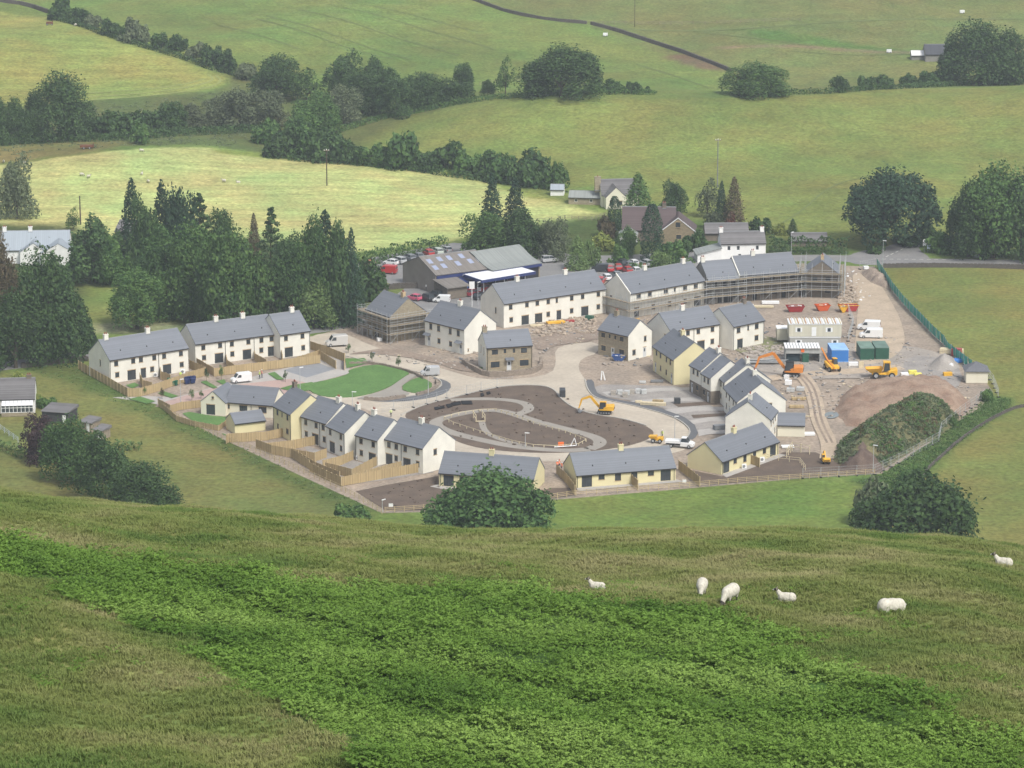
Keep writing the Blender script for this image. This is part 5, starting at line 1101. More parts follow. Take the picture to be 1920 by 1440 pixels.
house('H21', 'unfinished_block', 'long unfinished stone fronted terrace under scaffolding by the skips', (1387, 516.8), (1497, 508.5), 6.1, 9.4, STONE2, up=[(1398, 1.3, 1.1), (1414, 1.3, 1.1), (1430, 1.3, 1.1), (1448, 1.3, 1.1), (1468, 1.3, 1.1), (1486, 1.3, 1.1)], lo=[('W', 1400, 1.4), ('D', 1416), ('W', 1432, 1.4), ('W', 1452, 1.4), ('D', 1470), ('W', 1482, 1.8)], chim=(.35,), chm=WHITE, **VOIDS)
house('H22', 'unfinished_gable_house', 'narrow unfinished gable fronted stone house inside scaffolding by the site entrance', (1570, 512), (1572.5, 497), 5.8, 7.2, STONE2, rise=2.7, up=[(1571, 1, 1)], lo=[('W', 1571)], chim=(.2,), gL=[('W', .3, 3.6, 1.1, 1.1), ('W', .72, 3.6, 1.1, 1.1), ('W', .3, 1.0, 1.3, 1.1)], chm=LINTEL, **VOIDS)
house('H23', 'terrace_block', 'longest white far terrace with a left gable facing the garage', (944.6, 569.6), (1136, 541.5), 5.6, 9.4, up=[957.5, 988, 1007.5, 1028, (1044, .6, 1.05), 1072, 1092.5, 1122], lo=[('W', 958.5), ('P', 984.8), ('P', 1010), ('W', 1028), ('Q', 1048), ('W', 1072), ('P', 1096.7), ('W', 1122)], chim=(.24, .71), gL=[('W', .35, 2.8, .6, 1.3)])
house('H24', 'detached_house', 'white pair of houses with two slate porch canopies in the centre of the site', (796.5, 600), (870.6, 618), 5.6, 9.4, up=[(807.5, .95, 1.3), (822.3, .95, 1.3), (844, .95, 1.3), (859, .95, 1.3)], lo=[('D', 804), ('W', 822.7), ('W', 844.6), ('D', 863.8)], chim=(.5,), porch=(802, 861), gR=[('W', .12, .6, .35, .5)])
house('H25', 'stone_house', 'small buff stone detached house with curved garden wall', (912, 652), (998, 646.7), 5.3, 7.0, STONE, up=[(928, 1.35, 1.15), (946.7, .55, 1.0), (963.7, .55, 1.0), (982.5, 1.35, 1.15)], lo=[('W', 928.5, 1.9, 1.35), ('D', 954.5), ('W', 983, 1.9, 1.35)], chim=(.05,), porch=(955,), gwall=WHITE, gL=[('W', .3, 3.3, .45, 1.5), ('W', .65, 3.3, .45, 1.5)], chm=STONE, pipes=(914, 997))
house('H26', 'stone_house', 'unfinished buff stone house wrapped in scaffolding beside the road', (686.7, 579), (732, 594), 5.7, 9.4, STONE, up=[(696, .8, .95), (710.4, .5, .85), (724, .9, .95)], lo=[('D', 694), ('P', 706, 1.6), ('W', 723, 1.1)], chim=(.8,), chm=LINTEL, trim=False)
for k_ in ('H21', 'H19'):
    e, L_, D, ze, rise = HOUSES[k_]; q = MB(); q.prism([(-.28, -.3, ze - .15), (-.28, D / 2, ze + rise + .02), (-.28, D / 2, ze + rise + .42), (-.28, -.3, ze + .22)], (.22, 0, 0)); q.build('parapet', WHITE, e)
# outbuildings
house('S1', 'garden_shed', 'cream yellow outbuilding with a slate roof in the lower left gardens', (440, 794.5), (497.5, 787.5), 2.1, 4.6, CREAM, rise=1.5, vents=False, cat='outbuilding')
house('S2', 'small_garage', 'single white garage beside the blank gabled house at the right', (1458, 796.5), (1509, 797.7), 2.35, 5.0, IVORY, rise=1.7, vents=False, cat='garage')

def hip_building(name, label, cat, cx, cy, wpx, ze, D, rise, rz, wall, roofm, z0=None, doors=0, ov=.35):
    p = P(cx, cy, 0) if z0 is None else P(cx, cy, z0); W_ = wpx * mpp(p); z = z0 or .05
    e = empty(name, (p.x, p.y, z), rz, label, cat)
    mb = MB(); mb.box(-W_ / 2, 0, 0, W_ / 2, D, ze); mb.build('wall', wall, e)
    r = MB(); a, b, c, d = (-W_ / 2 - ov, -ov, ze), (W_ / 2 + ov, -ov, ze), (W_ / 2 + ov, D + ov, ze), (-W_ / 2 - ov, D + ov, ze)
    k = max(0, W_ / 2 - D / 2); r1, r2 = (-k - .01, D / 2, ze + rise), (k + .01, D / 2, ze + rise)
    lo_ = [(v[0], v[1], v[2] - .15) for v in (a, b, c, d)]
    r.add([a, b, c, d, r1, r2] + lo_, [(0, 1, 5, 4), (1, 2, 5), (2, 3, 4, 5), (3, 0, 4), (6, 7, 1, 0), (7, 8, 2, 1), (8, 9, 3, 2), (9, 6, 0, 3), (9, 8, 7, 6)]); r.build('roof', roofm, e)
    for i in range(doors):
        q = MB(); w2 = W_ / doors; q.box(-W_ / 2 + i * w2 + .08, -.05, .05, -W_ / 2 + (i + 1) * w2 - .08, -.01, ze - .15); q.build('door', IVORY, e)
    return e
SLATEW = mat('slate_hip', (.13, .135, .15), .1, 1.5, .6, .3)
hip_building('hipped_hut', 'small pale hut with a hipped slate roof by the green mesh fence', 'hut', 1831.5, 719, 41, 2.6, 4.6, 1.6, R(-2), IVORY, SLATEW, doors=2)
# hip roofed grey house at far left
def at_ground(px, py): return G(px, py)
p = G(70, 494)
e = empty('metal_roofed_house', p, R(4), 'white house with a big pale grey metal roof at the left edge', 'house')
s_ = mpp(p)
block(e, 150 * s_, 11, 3.4, 3.6, WHITE2, METALROOF, [('W', 13.2, 1, 1.2, 1.2), ('W', 17.5, 1, 1.2, 1.2)], x0=-90 * s_)
front_gable(e, 32 * s_ - 3, 8.5, 7, -4.0, 3.2, 2.4, WHITE2, METALROOF, [('D', 32 * s_ + .1, .08, 2.0, 2.1)])
front_gable(e, 8 * s_ - 5, 6.5, 6, -2.0, 3.2, 2.2, WHITE2, METALROOF, [])
chimney(e, -14 * s_, 5.5, 7.0, WHITE2); chimney(e, -62 * s_, 5.5, 7.0, WHITE2)
p = G(216, 452); e = empty('distant_barn_house', p, R(-20), 'grey brown roof just showing between the trees left of the conifers', 'house'); block(e, 8, 6, 2.6, 2.2, STONE2, SLATE_OLD, [])
# bottom left house
p = P(62, 778, 0.05); s_ = mpp(p)
e = empty('conservatory_house', P(66, 774, .05), R(6), 'grey roofed house with a white conservatory cut by the left edge', 'house')
block(e, 15, 10, 3.0, 3.0, WHITE2, SLATE_OLD, [], x0=-15.0)
chimney(e, -8.0, 5, 6.0, STONE2); chimney(e, -1.2, 5, 5.6, STONE2)
c_ = MB(); X0, X1, Y0 = -6.6, -.3, -2.6
fr = MB(); fr.box(X0, Y0, 0, X1, -.02, .8); fr.build('conservatory_base', STONE, e)
n_ = 8
for i in range(n_ + 1):
    q = MB(); x_ = X0 + (X1 - X0) * i / n_; q.box(x_ - .05, Y0 - .01, .8, x_ + .05, Y0 + .09, 2.25); q.build('conservatory_post', PLASTW, e)
for z_ in (.8, 1.75, 2.2):
    q = MB(); q.box(X0 - .04, Y0 - .03, z_, X1 + .04, Y0 + .11, z_ + .09); q.build('conservatory_rail', PLASTW, e)
for i in range(n_):
    w_ = (X1 - X0) / n_; q = MB(); q.box(X0 + i * w_ + .05, Y0 + .03, .89, X0 + (i + 1) * w_ - .05, Y0 + .05, 2.2); q.build('conservatory_pane', GLASS, e)
    q = MB(); q.add([(X0 + i * w_ + .03, Y0 - .2, 2.3), (X0 + (i + 1) * w_ - .03, Y0 - .2, 2.3), (X0 + (i + 1) * w_ - .03, -.03, 2.75), (X0 + i * w_ + .03, -.03, 2.75)], [(0, 1, 2, 3)]); q.build('conservatory_roof_panel', PLASTW, e)
for i, (a_, b_, w_, d_, h_, rr, lab) in enumerate([((79, 792), None, 52, 5, 2.3, -16, 'long low dark shed with a flat grey roof beside the conservatory house'), ((150, 808), None, 26, 3, 1.9, -30, 'small dark shed with a tilted grey roof behind the green trees'), ((176, 822), None, 20, 2.6, 1.8, -30, 'lowest small dark shed at the end of the shed row')]):
    p = P(a_[0], a_[1], .05); W_ = w_ * mpp(p); e = empty('shed', p, R(rr), lab, 'shed')
    q = MB(); q.box(0, 0, 0, W_, d_, h_); q.build('wall', WOODOLD if i else mat('dark_shed_boards', (.06, .06, .065), .2, 2), e)
    q = MB(); q.prism([(-.2, -.3, h_), (-.2, -.3, h_ + .1), (-.2, d_ + .3, h_ + .6), (-.2, d_ + .3, h_ + .02)], (W_ + .4, 0, 0)); q.build('roof', SLATE_OLD, e)
    q = MB(); q.box(W_ - 1.1, -.03, .05, W_ - .4, -.005, 1.8); q.build('door', PLASTW, e)
# upper cottages
def hb(name, label, cx, cy, rz, L_, D, ze, rise, wall, roofm, holes=(), chim=(), chm=None, wing=None, cat='house', gL=(), gR=(), x0=None):
    p = G(cx, cy); e = empty(name, p, R(rz), label, cat)
    block(e, L_, D, ze, rise, wall, roofm, list(holes), gL=gL, gR=gR, x0=0, trim=False, framemat=PLASTW)
    for c in chim: chimney(e, c * L_, D / 2, ze + rise, chm or wall)
    return e
e = hb('old_cottage', 'old white cottage with a weathered brown roof and two chimneys', 1352, 490, 5, 11.0, 6, 4.4, 2.3, WHITE2, SLATE_OLD, [('W', 1.9, 2.7, .8, 1.1), ('W', 4.2, 2.7, .8, 1.1), ('W', 8.9, 2.7, .8, 1.1), ('W', 4.6, .7, .8, 1.1)], (.03, .95))
q = MB(); q.prism([(-6.0, -1, 0), (0, -1, 0), (0, -1, 3.4), (-6.0, -1, 2.0)], (0, 5.6, 0)); q.build('lean_to_wall', WHITE2, e)
q = MB(); q.prism([(-6.4, -1.4, 2.0), (.02, -1.4, 3.5), (.02, -1.4, 3.65), (-6.4, -1.4, 2.15)], (0, 6.4, 0)); q.build('lean_to_roof', GREYSHEET, e)
e = hb('brown_gabled_house', 'stone house with a large dark brown roof and a white edged gable', 1166, 452, -3, 13.5, 9, 2.9, 5.0, STONE2, mat_rows('dark_brown_tiles', (.11, .085, .085), 2, .3, .85, .12, .85), [('W', 1.5, 1, 1.2, 1.1)], (.78,), STONE2)
front_gable(e, 9.6, 9.0, 9.5, -2.6, 3.0, 3.4, mat_stone('tan_stone', (.30, .24, .15), (.24, .19, .12), (.2, .17, .12)), MATS['dark_brown_tiles'], [('W', 14.3, 1.2, 1.2, 1.1)], 1.1)
for s in (-1, 1):
    q = MB(); xc, zt = 14.1, 6.4; q.prism([(xc, -2.75, zt + .05), (xc, -2.75, zt + .3), (xc + s * 4.8, -2.75, 2.95), (xc + s * 4.8, -2.75, 2.7)], (0, .08, 0)); q.build('barge_board', PLASTW, e)
front_gable(e, -.6, 4.5, 4, -3.6, 2.3, 1.3, WHITE2, GREYSHEET, [('W', 1.6, .8, 1.2, 1.1)])
e = hb('cream_gabled_cottage', 'cream gabled cottage with a tall stone chimney at the end of the hay field', 1128, 388, 8, 10, 7, 3.2, 3.4, IVORY, SLATE_OLD, [], ())
front_gable(e, .6, 5.4, 6, -3.4, 3.1, 2.6, IVORY, SLATE_OLD, [('W', 2.2, 1, 1.1, 1.1), ('W', 4.4, 1, 1.1, 1.1)])
chimney(e, -.6, 3, 4.2, STONE, w_=1.6, d=1.0, h=3.4, pots=1)
hb('long_outbuilding', 'low grey roofed outbuilding left of the cream gabled cottage', 1066, 383, -8, 9, 4.5, 1.9, 1.3, STONE, GREYSHEET, [('W', 2, .7, .8, .8), ('W', 6, .7, .8, .8)], cat='outbuilding')
hb('garden_shed', 'small blue grey shed at the tip of the hay field', 1032, 367, -5, 3.6, 3, 1.7, 1.1, WHITE2, METALROOF, cat='shed')
hb('hill_outbuilding', 'long low brown roofed barn behind the old white cottage', 1322, 452, 2, 11, 5, 2.0, 2.0, STONE2, SLATE_OLD, cat='barn')
hb('low_roof_building', 'low grey pitched roof behind the clipped road hedge', 1484, 462, 0, 9, 5, 1.4, 1.5, STONE2, SLATE_OLD, cat='barn')
e = hb('farm_building', 'dark farm building with roof lights among the trees at top right', 1735, 116, 0, 17, 8, 2.4, 2.6, BLOCK, mat_rows('dark_sheet', (.07, .075, .085), 0, .4, .85, .1, .8), cat='barn')
for i in range(3):
    q = MB(); q.add([(3 + i * 4.6, .6, 2.83), (5 + i * 4.6, .6, 2.83), (5 + i * 4.6, 3.1, 4.47), (3 + i * 4.6, 3.1, 4.47)], [(0, 1, 2, 3)]); q.build('roof_light', PLASTW, e)
hb('white_farm_shed', 'small white roofed shed left of the dark farm building', 1709, 113, 0, 6, 4, 1.6, 1.2, BLOCK, mat('white_sheet', (.7, .7, .7), .05, 1), cat='shed')

# garage and filling station
e = empty('garage_workshop', P(816.5, 544, .1), R(9), 'large grey brown garage workshop with pale roof lights', 'garage')
a = P(816.5, 516.5, 4.6); b = P(922.7, 503, 4.6); d = b - a; e.location = (a.x, a.y, .1); e.rotation_euler = (0, 0, math.atan2(d.y, d.x)); Lb = d.length
WALLG = mat('cement_wall', (.27, .24, .21), .1, .4, .95)
block(e, Lb, 15.5, 4.5, 3.0, WALLG, ASBESTOS, [('P', 3, .1, 2, 2)], gL=[], trim=False, gut=False)
RL = mat('roof_light_sheet', (.30, .34, .46), .08, 2, .4, .4)
sl_ = math.atan2(3.0, 7.75)
for i, (u, v) in enumerate([(.10, .72), (.29, .78), (.46, .78), (.68, .8), (.10, .34), (.26, .38), (.52, .42), (.75, .46), (.91, .5)]):
    y_ = .3 + v * 7.0; z_ = 4.5 + (y_) / 7.75 * 3.0 + .16; q = MB(); w_ = .6; q.add([(u * Lb - w_, y_ - .9, z_ - .9 * math.tan(sl_) + .03), (u * Lb + w_, y_ - .9, z_ - .9 * math.tan(sl_) + .03), (u * Lb + w_, y_ + .9, z_ + .9 * math.tan(sl_) + .03), (u * Lb - w_, y_ + .9, z_ + .9 * math.tan(sl_) + .03)], [(0, 1, 2, 3)]); q.build('roof_light', RL, e)
q = MB(); q.box(.2, -.4, 3.6, Lb - .2, -.02, 4.3); q.build('fascia_board', NAVY, e)
# illegible little row of pale letters on the fascia
def letters(par, x, y, z, n, h, m=None, rot=0, seed=0, name='fascia_lettering'):
    r_ = random.Random(seed); mb = MB(); cx = x
    for i in range(n):
        k = r_.choice('AEHILNOTU'); w_ = h * .6; t = h * .2
        if r_.random() < .12: cx += w_
        if k in 'AHNUO': mb.box(cx, y, z, cx + t, y + .02, z + h).box(cx + w_ - t, y, z, cx + w_, y + .02, z + h)
        if k in 'EL': mb.box(cx, y, z, cx + t, y + .02, z + h).box(cx + t, y, z, cx + w_, y + .02, z + t)
        if k in 'IT': mb.box(cx + w_ / 2 - t / 2, y, z, cx + w_ / 2 + t / 2, y + .02, z + h)
        if k in 'AOET': mb.box(cx + (t if k != 'T' else 0), y + .001, z + h - t, cx + w_ - (t if k in 'AO' else 0), y + .019, z + h)
        if k in 'AHE': mb.box(cx + t, y + .002, z + h * .42, cx + w_ - t, y + .018, z + h * .42 + t)
        if k in 'OU': mb.box(cx + t, y + .002, z, cx + w_ - t, y + .018, z + t)
        cx += w_ * 1.35
    return mb.build(name, m or PLASTW, par)
letters(e, 7.2, -.46, 3.75, 15, .36)
q = MB(); q.prism([(-.4, -6.2, 0), (-.4, -.02, 0), (-.4, -.02, 3.4), (-.4, -6.2, 2.7)], (5.4, 0, 0)); q.build('office_wall', STONE2, e)
q = MB(); q.prism([(-.9, -6.8, 2.6), (-.9, -.02, 3.5), (-.9, -.02, 3.7), (-.9, -6.8, 2.8)], (6.4, 0, 0)); q.build('office_roof', ASBESTOS, e)
q = MB(); q.prism([(5.05, -3.2, 0), (5.05, -.02, 0), (5.05, -.02, 3.3), (5.05, -3.2, 2.9)], (5.0, 0, 0)); q.build('showroom_wall', NAVY, e)
for i in range(3):
    q = MB(); q.box(5.4 + i * 1.5, -3.26, .3, 6.6 + i * 1.5, -3.21, 2.2); q.build('showroom_window', GLASS, e)
q = MB(); q.box(6.2, -3.3, 1.0, 6.9, -3.27, 2.0); q.build('blue_poster', BLUE, e)
# curved roof workshop
a = P(926, 507, 4.6); b = P(1014, 493, 4.6); d = b - a
e = empty('curved_roof_workshop', (a.x, a.y, .1), math.atan2(d.y, d.x), 'second garage workshop with a grey swept roof and navy fascia', 'garage'); Lc = d.length
for bb in ((0, .4, 0, .3, 11, 4.2), (.31, 10.7, 0, Lc - .31, 11, 4.2), (Lc - .3, .4, 0, Lc, 11, 4.2)): q = MB(); q.box(*bb); q.build('wall', STONE, e)
q = MB()
prof = [(0, 4.4), (1.5, 4.6), (3.5, 5.1), (5.5, 5.9), (7.5, 6.9), (9, 7.4), (10.5, 7.0), (11.6, 5.6)]
for (y0_, z0_), (y1_, z1_) in zip(prof[:-1], prof[1:]):
    q.prism([(-.4, y0_, z0_), (-.4, y1_, z1_), (-.4, y1_, z1_ + .15), (-.4, y0_, z0_ + .15)], (Lc + .8, 0, 0))
q.build('curved_roof', GREYSHEET, e)
q = MB(); q.box(-.2, -.15, 3.7, Lc + .2, .05, 4.35); q.build('fascia_board', NAVY, e)
letters(e, 4.0, -.2, 3.85, 13, .34, seed=3)
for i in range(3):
    q = MB(); q.box(Lc * i / 3 + .3, .5, .05, Lc * (i + 1) / 3 - .3, .6, 3.6); q.build('doorway_shade_panel', mat('doorway_shade', (.035, .035, .04), .1, 1), e)  # near-black panel stands in for the shade inside the open doorway
    q = MB(); q.box(Lc * i / 3 - .12, .2, 0, Lc * i / 3 + .12, .45, 3.7); q.build('door_pillar', NAVY, e)
# canopy
cz = 4.3
c4 = [P(868.5, 514.4, cz), P(903, 526, cz), P(1005, 509, cz), P(971.7, 498.7, cz)]
e = empty('filling_station_canopy', (c4[1].x, c4[1].y, .1), 0, 'white topped filling station canopy with a deep navy edge', 'canopy')
o_ = Vector((c4[1].x, c4[1].y, .1)); loc4 = [v - o_ for v in c4]
q = MB(); ctr = sum(loc4, Vector()) / 4; n4 = [(v.x, v.y, 3.55) for v in loc4]; t4 = [(v.x, v.y, 4.2) for v in loc4]; q.hexa(n4, t4); q.build('fascia', NAVY, e)
q = MB(); i4 = [ctr + (v - ctr) * .97 for v in loc4]; q.hexa([(v.x, v.y, 4.205) for v in i4], [(v.x, v.y, 4.25) for v in i4]); q.build('canopy_roof', PLASTW, e)
for f_ in (.12, .5, .88):
    for g_ in (.25, .75):
        u = loc4[1].lerp(loc4[2], f_); v = loc4[0].lerp(loc4[3], f_); c = u.lerp(v, g_); q = MB(); q.tube((c.x, c.y, 0), (c.x, c.y, 3.55), .13, .13, 8); q.build('column', PAINTW, e)
    c = loc4[1].lerp(loc4[2], f_).lerp(loc4[0].lerp(loc4[3], f_), .5); q = MB(); q.box(c.x - .5, c.y - .3, 0, c.x + .5, c.y + .3, 1.6); q.build('fuel_pump', PAINTW, e)
# ================================================================== FENCES, WALLS
FZ = .06
def panel_mesh(w_, h, kind):
    mb = MB()
    if kind == 'board':
        n = 11
        for i in range(n):
            o_ = .012 if i % 2 else 0; mb.box(i * w_ / n, -.015 - o_, 0, (i + 1) * w_ / n - .008, .012 - o_, h + (.0 if i % 2 else .015))
        mb.box(0, .0125, .3, w_, .05, .38).box(0, .0125, h - .38, w_, .05, h - .3)
    return mb.mesh('fence_panel', WOOD)
PM = {}
def board_fence(pts, label, h=1.8, fn=None, post_out=False, name='board_fence', z=FZ, kind='board', bay=1.83, postm=None):
    c = [P(*p, z) for p in pts]; e = empty(name, c[0], 0, label, 'fence'); o_ = c[0]
    for a_, b_ in zip(c[:-1], c[1:]):
        L_ = (b_ - a_).length; n = max(1, round(L_ / bay)); w_ = L_ / n; d = (b_ - a_) / n; ang = math.atan2(d.y, d.x); key = (kind, h)
        if key not in PM: PM[key] = panel_mesh(bay, h, kind)
        pk = ('post', h)
        if pk not in PM: q = MB(); q.box(-.06, -.06, 0, .06, .06, h + .12); PM[pk] = q.mesh('fence_post', WOODP)
        for i in range(n):
            p_ = a_ + d * i - o_; link('fence_panel', PM[key], e, p_ + Vector((0, 0, random.uniform(0, .05))), (0, 0, ang), (w_ / bay, 1, 1))
            nn = Vector((d.y, -d.x, 0)).normalized() * (.07 if post_out else -.07)
            link('fence_post', PM[pk], e, p_ + nn, (0, 0, ang))
        link('fence_post', PM[pk], e, b_ - o_, (0, 0, ang))
    return e
def rail_fence(pts, label, h=1.15, bay=1.9, rails=2, name='post_and_rail_fence', m=None, fn=None, z=FZ, r=.045, wire=False, cat='fence'):
    c = [(fn(*p) if fn else P(*p, z)) for p in pts]; e = empty(name, c[0], 0, label, cat); o_ = c[0]; m = m or WOODP
    k = ('rp', h, r, m.name)
    if k not in PM:
        q = MB(); q.box(-r, -r, 0, r, r, h); PM[k] = q.mesh('post', m); q = MB(); q.box(0, -r * .4, -r * .7, 1, r * .4, r * .7); PM[k + (1,)] = q.mesh('rail', m)
    for a_, b_ in zip(c[:-1], c[1:]):
        L_ = (b_ - a_).length; n = max(1, round(L_ / bay)); d = (b_ - a_) / n; ang = math.atan2(d.y, d.x)
        for i in range(n):
            p_ = a_ + d * i; q_ = p_ + d
            if fn: p_ = Vector((p_.x, p_.y, h1(p_.x, p_.y))); q_ = Vector((q_.x, q_.y, h1(q_.x, q_.y)))
            link('post', PM[k], e, p_ - o_, (0, 0, ang)); v = q_ - p_
            for j in range(rails):
                zz = h * (.92 - j * .8 / max(rails, 1)); link('rail', PM[k + (1,)], e, p_ - o_ + Vector((0, 0, zz)), (0, -math.atan2(v.z, math.hypot(v.x, v.y)), ang), (v.length, 1, 1))
    link('post', PM[k], e, c[-1] - o_)
    return e
board_fence([(148, 692), (165, 702), (240, 744), (262, 744)], 'long board fence along the field side of the leftmost white terrace', post_out=True)
board_fence([(262, 744), (300, 733), (345, 717)], 'board fence across the back of the first terrace gardens beside the bins')
board_fence([(345, 717), (352, 714), (383, 705)], 'board fence between the bin store and the white terrace corner')
board_fence([(262, 715), (268, 728), (285, 733)], 'short dividing board fence left in the first terrace gardens')
board_fence([(299, 698), (302, 712), (320, 718)], 'short dividing board fence in the middle of the first terrace gardens')
board_fence([(355, 690), (385, 704)], 'board fence between the first and second terraces')
board_fence([(369, 687), (402, 706), (470, 697), (548, 688), (600, 681)], 'long board fence closing the gardens of the long white terrace')
board_fence([(423, 677), (426, 690), (440, 700)], 'first dividing board fence behind the long white terrace')
board_fence([(476, 668), (478, 678), (500, 690)], 'second dividing board fence behind the long white terrace')
board_fence([(527, 668), (530, 684)], 'third dividing board fence behind the long white terrace')
board_fence([(582, 655), (610, 664), (646, 678), (646, 694)], 'board fence running from the tall end house to the car park corner')
board_fence([(548, 688), (598, 672), (630, 692)], 'board fence stepping round the tarmac parking bay')
board_fence([(297, 762), (320, 774), (342, 768), (378, 764)], 'board fence left of the bungalow patio', h=1.6)
board_fence([(297, 760), (332, 790), (366, 800), (410, 808), (430, 794)], 'low board fence round the bungalow lawn', h=1.1)
board_fence([(445, 777), (470, 770)], 'short board fence beside the bungalow window', h=1.7)
board_fence([(428, 830), (500, 826), (563, 812)], 'board fence right of the cream shed with pale posts', post_out=True)
board_fence([(425, 832), (428, 830)], 'stub of board fence at the field corner by the cream shed')
board_fence([(502, 848), (550, 842), (600, 832)], 'first garden board fence below the stepped terrace', post_out=True)
board_fence([(546, 858), (590, 866), (612, 858)], 'second garden board fence below the stepped terrace', post_out=True)
board_fence([(546, 856), (592, 884), (637, 902)], 'board fence running down the hill side of the middle gardens')
board_fence([(480, 840), (510, 852), (546, 858), (580, 880)], 'outer board fence of the upper gardens')
board_fence([(605, 880), (640, 872), (662, 862)], 'board fence before the narrow white house', post_out=True)
board_fence([(610, 884), (660, 897), (708, 872)], 'board fence right below the narrow white house')
board_fence([(662, 906), (710, 893), (752, 882)], 'garden board fence with white edged bays', post_out=True)
board_fence([(580, 884), (612, 900), (640, 912)], 'outer board fence of the lower gardens')
board_fence([(640, 912), (760, 890), (822, 880)], 'long board fence above the dark topsoil garden')
board_fence([(1043, 888), (1062, 906), (1078, 928)], 'board fence left of the middle bungalow')
board_fence([(1174, 894), (1180, 904), (1196, 918)], 'board fence dividing the back of the middle bungalow')
board_fence([(1272, 880), (1290, 894), (1312, 912)], 'board fence between the middle and the angled bungalow')
board_fence([(1407, 870), (1424, 876)], 'short board fence on the patio of the angled bungalow')
rail_fence([(296, 758), (340, 790), (375, 806), (425, 828), (480, 848), (560, 884), (640, 920), (690, 948), (716, 964)], 'long post and rail fence along the lower left field edge', rails=3)
rail_fence([(722, 962), (830, 955), (960, 950)], 'post and rail fence behind the wide spreading tree', rails=3)
rail_fence([(1010, 940), (1080, 930), (1196, 921), (1312, 913), (1400, 905), (1500, 899), (1640, 890)], 'post and rail fence along the top of the green pasture', rails=3)
rail_fence([(833, 787), (850, 796), (900, 812), (960, 830), (1000, 838), (1040, 840), (1085, 836), (1099, 828)], 'low knee rail fence round the outside of the topsoil loop', h=.55, rails=1, m=WOODPALE, r=.07)
rail_fence([(833, 786), (860, 778), (900, 772), (930, 771), (960, 780), (1000, 795), (1060, 812), (1098, 827)], 'low knee rail fence round the inside of the topsoil loop', h=.55, rails=1, m=WOODPALE, r=.07, z=.2)
rail_fence([(1396, 846), (1440, 862), (1500, 868), (1510, 882)], 'pale post fence crossing the soil right of the angled bungalow', h=1.1, rails=2, m=WOODPALE)
rail_fence([(1475, 858), (1485, 845), (1518, 852)], 'timber frame of a fence behind the angled bungalow', h=1.8, rails=2, m=WOODPALE, r=.07)
rail_fence([(996, 420), (1060, 412), (1110, 415), (1140, 405)], 'field fence at the right end of the hay field', h=1.2, m=WOODOLD, fn=G)
rail_fence([(900, 160), (1000, 150)], 'old post fence right of the stream side wood', h=1.2, m=WOODOLD, fn=G)
rail_fence([(1110, 46), (1300, 46), (1500, 40)], 'old post fence across the top rough pasture', h=1.2, m=WOODOLD, fn=G, bay=4)
# temporary mesh fences
def mesh_fence(pts, label, h=2.0, bay=3.4):
    c = [P(*p, FZ) for p in pts]; e = empty('temporary_mesh_fence', c[0], 0, label, 'fence'); o_ = c[0]
    if 'mp' not in PM:
        q = MB(); q.box(-.03, -.03, 0, .03, .03, h); PM['mp'] = q.mesh('post', GALV)
        q = MB(); q.box(-.4, -.13, 0, .4, .13, .16); PM['mf'] = q.mesh('concrete_foot', BLACKR)
        q = MB()
        for i in range(9): x = (i + .5) / 9; q.box(x - .0018, -.006, .15, x + .0018, .006, h - .05)
        for zz in (.15, .8, 1.4, h - .05): q.box(0, -.012, zz - .012, 1, .012, zz + .012)
        PM['mm'] = q.mesh('mesh_panel', GALV)
    for a_, b_ in zip(c[:-1], c[1:]):
        L_ = (b_ - a_).length; n = max(1, round(L_ / bay)); d = (b_ - a_) / n; ang = math.atan2(d.y, d.x)
        for i in range(n):
            p_ = a_ + d * i - o_; link('post', PM['mp'], e, p_, (0, 0, ang)); link('foot', PM['mf'], e, p_, (0, 0, ang + 1.57)); link('mesh_panel', PM['mm'], e, p_, (0, 0, ang), (d.length, 1, 1))
    return e
mesh_fence([(738, 769), (775, 764), (800, 758), (838, 747), (875, 740), (902, 734), (932, 727), (963, 723)], 'temporary mesh fence with black feet along the upper edge of the topsoil island')
mesh_fence([(738, 769), (715, 775)], 'two temporary fence panels left of the topsoil island')
mesh_fence([(1640, 890), (1700, 862), (1760, 828), (1765, 810), (1800, 780), (1850, 745)], 'temporary mesh fence between the overgrown mound and the weedy bank')
mesh_fence([(1872, 745), (1862, 720), (1850, 705), (1820, 690)], 'temporary mesh fence behind the hipped hut')
mesh_fence([(1505, 897), (1640, 890)], 'temporary mesh fence along the soil right of the angled bungalow')
mesh_fence([(1590, 640), (1600, 610), (1590, 585)], 'temporary mesh fence behind the parked white vans')
mesh_fence([(1612, 505), (1640, 500)], 'pair of mesh gates at the site entrance')
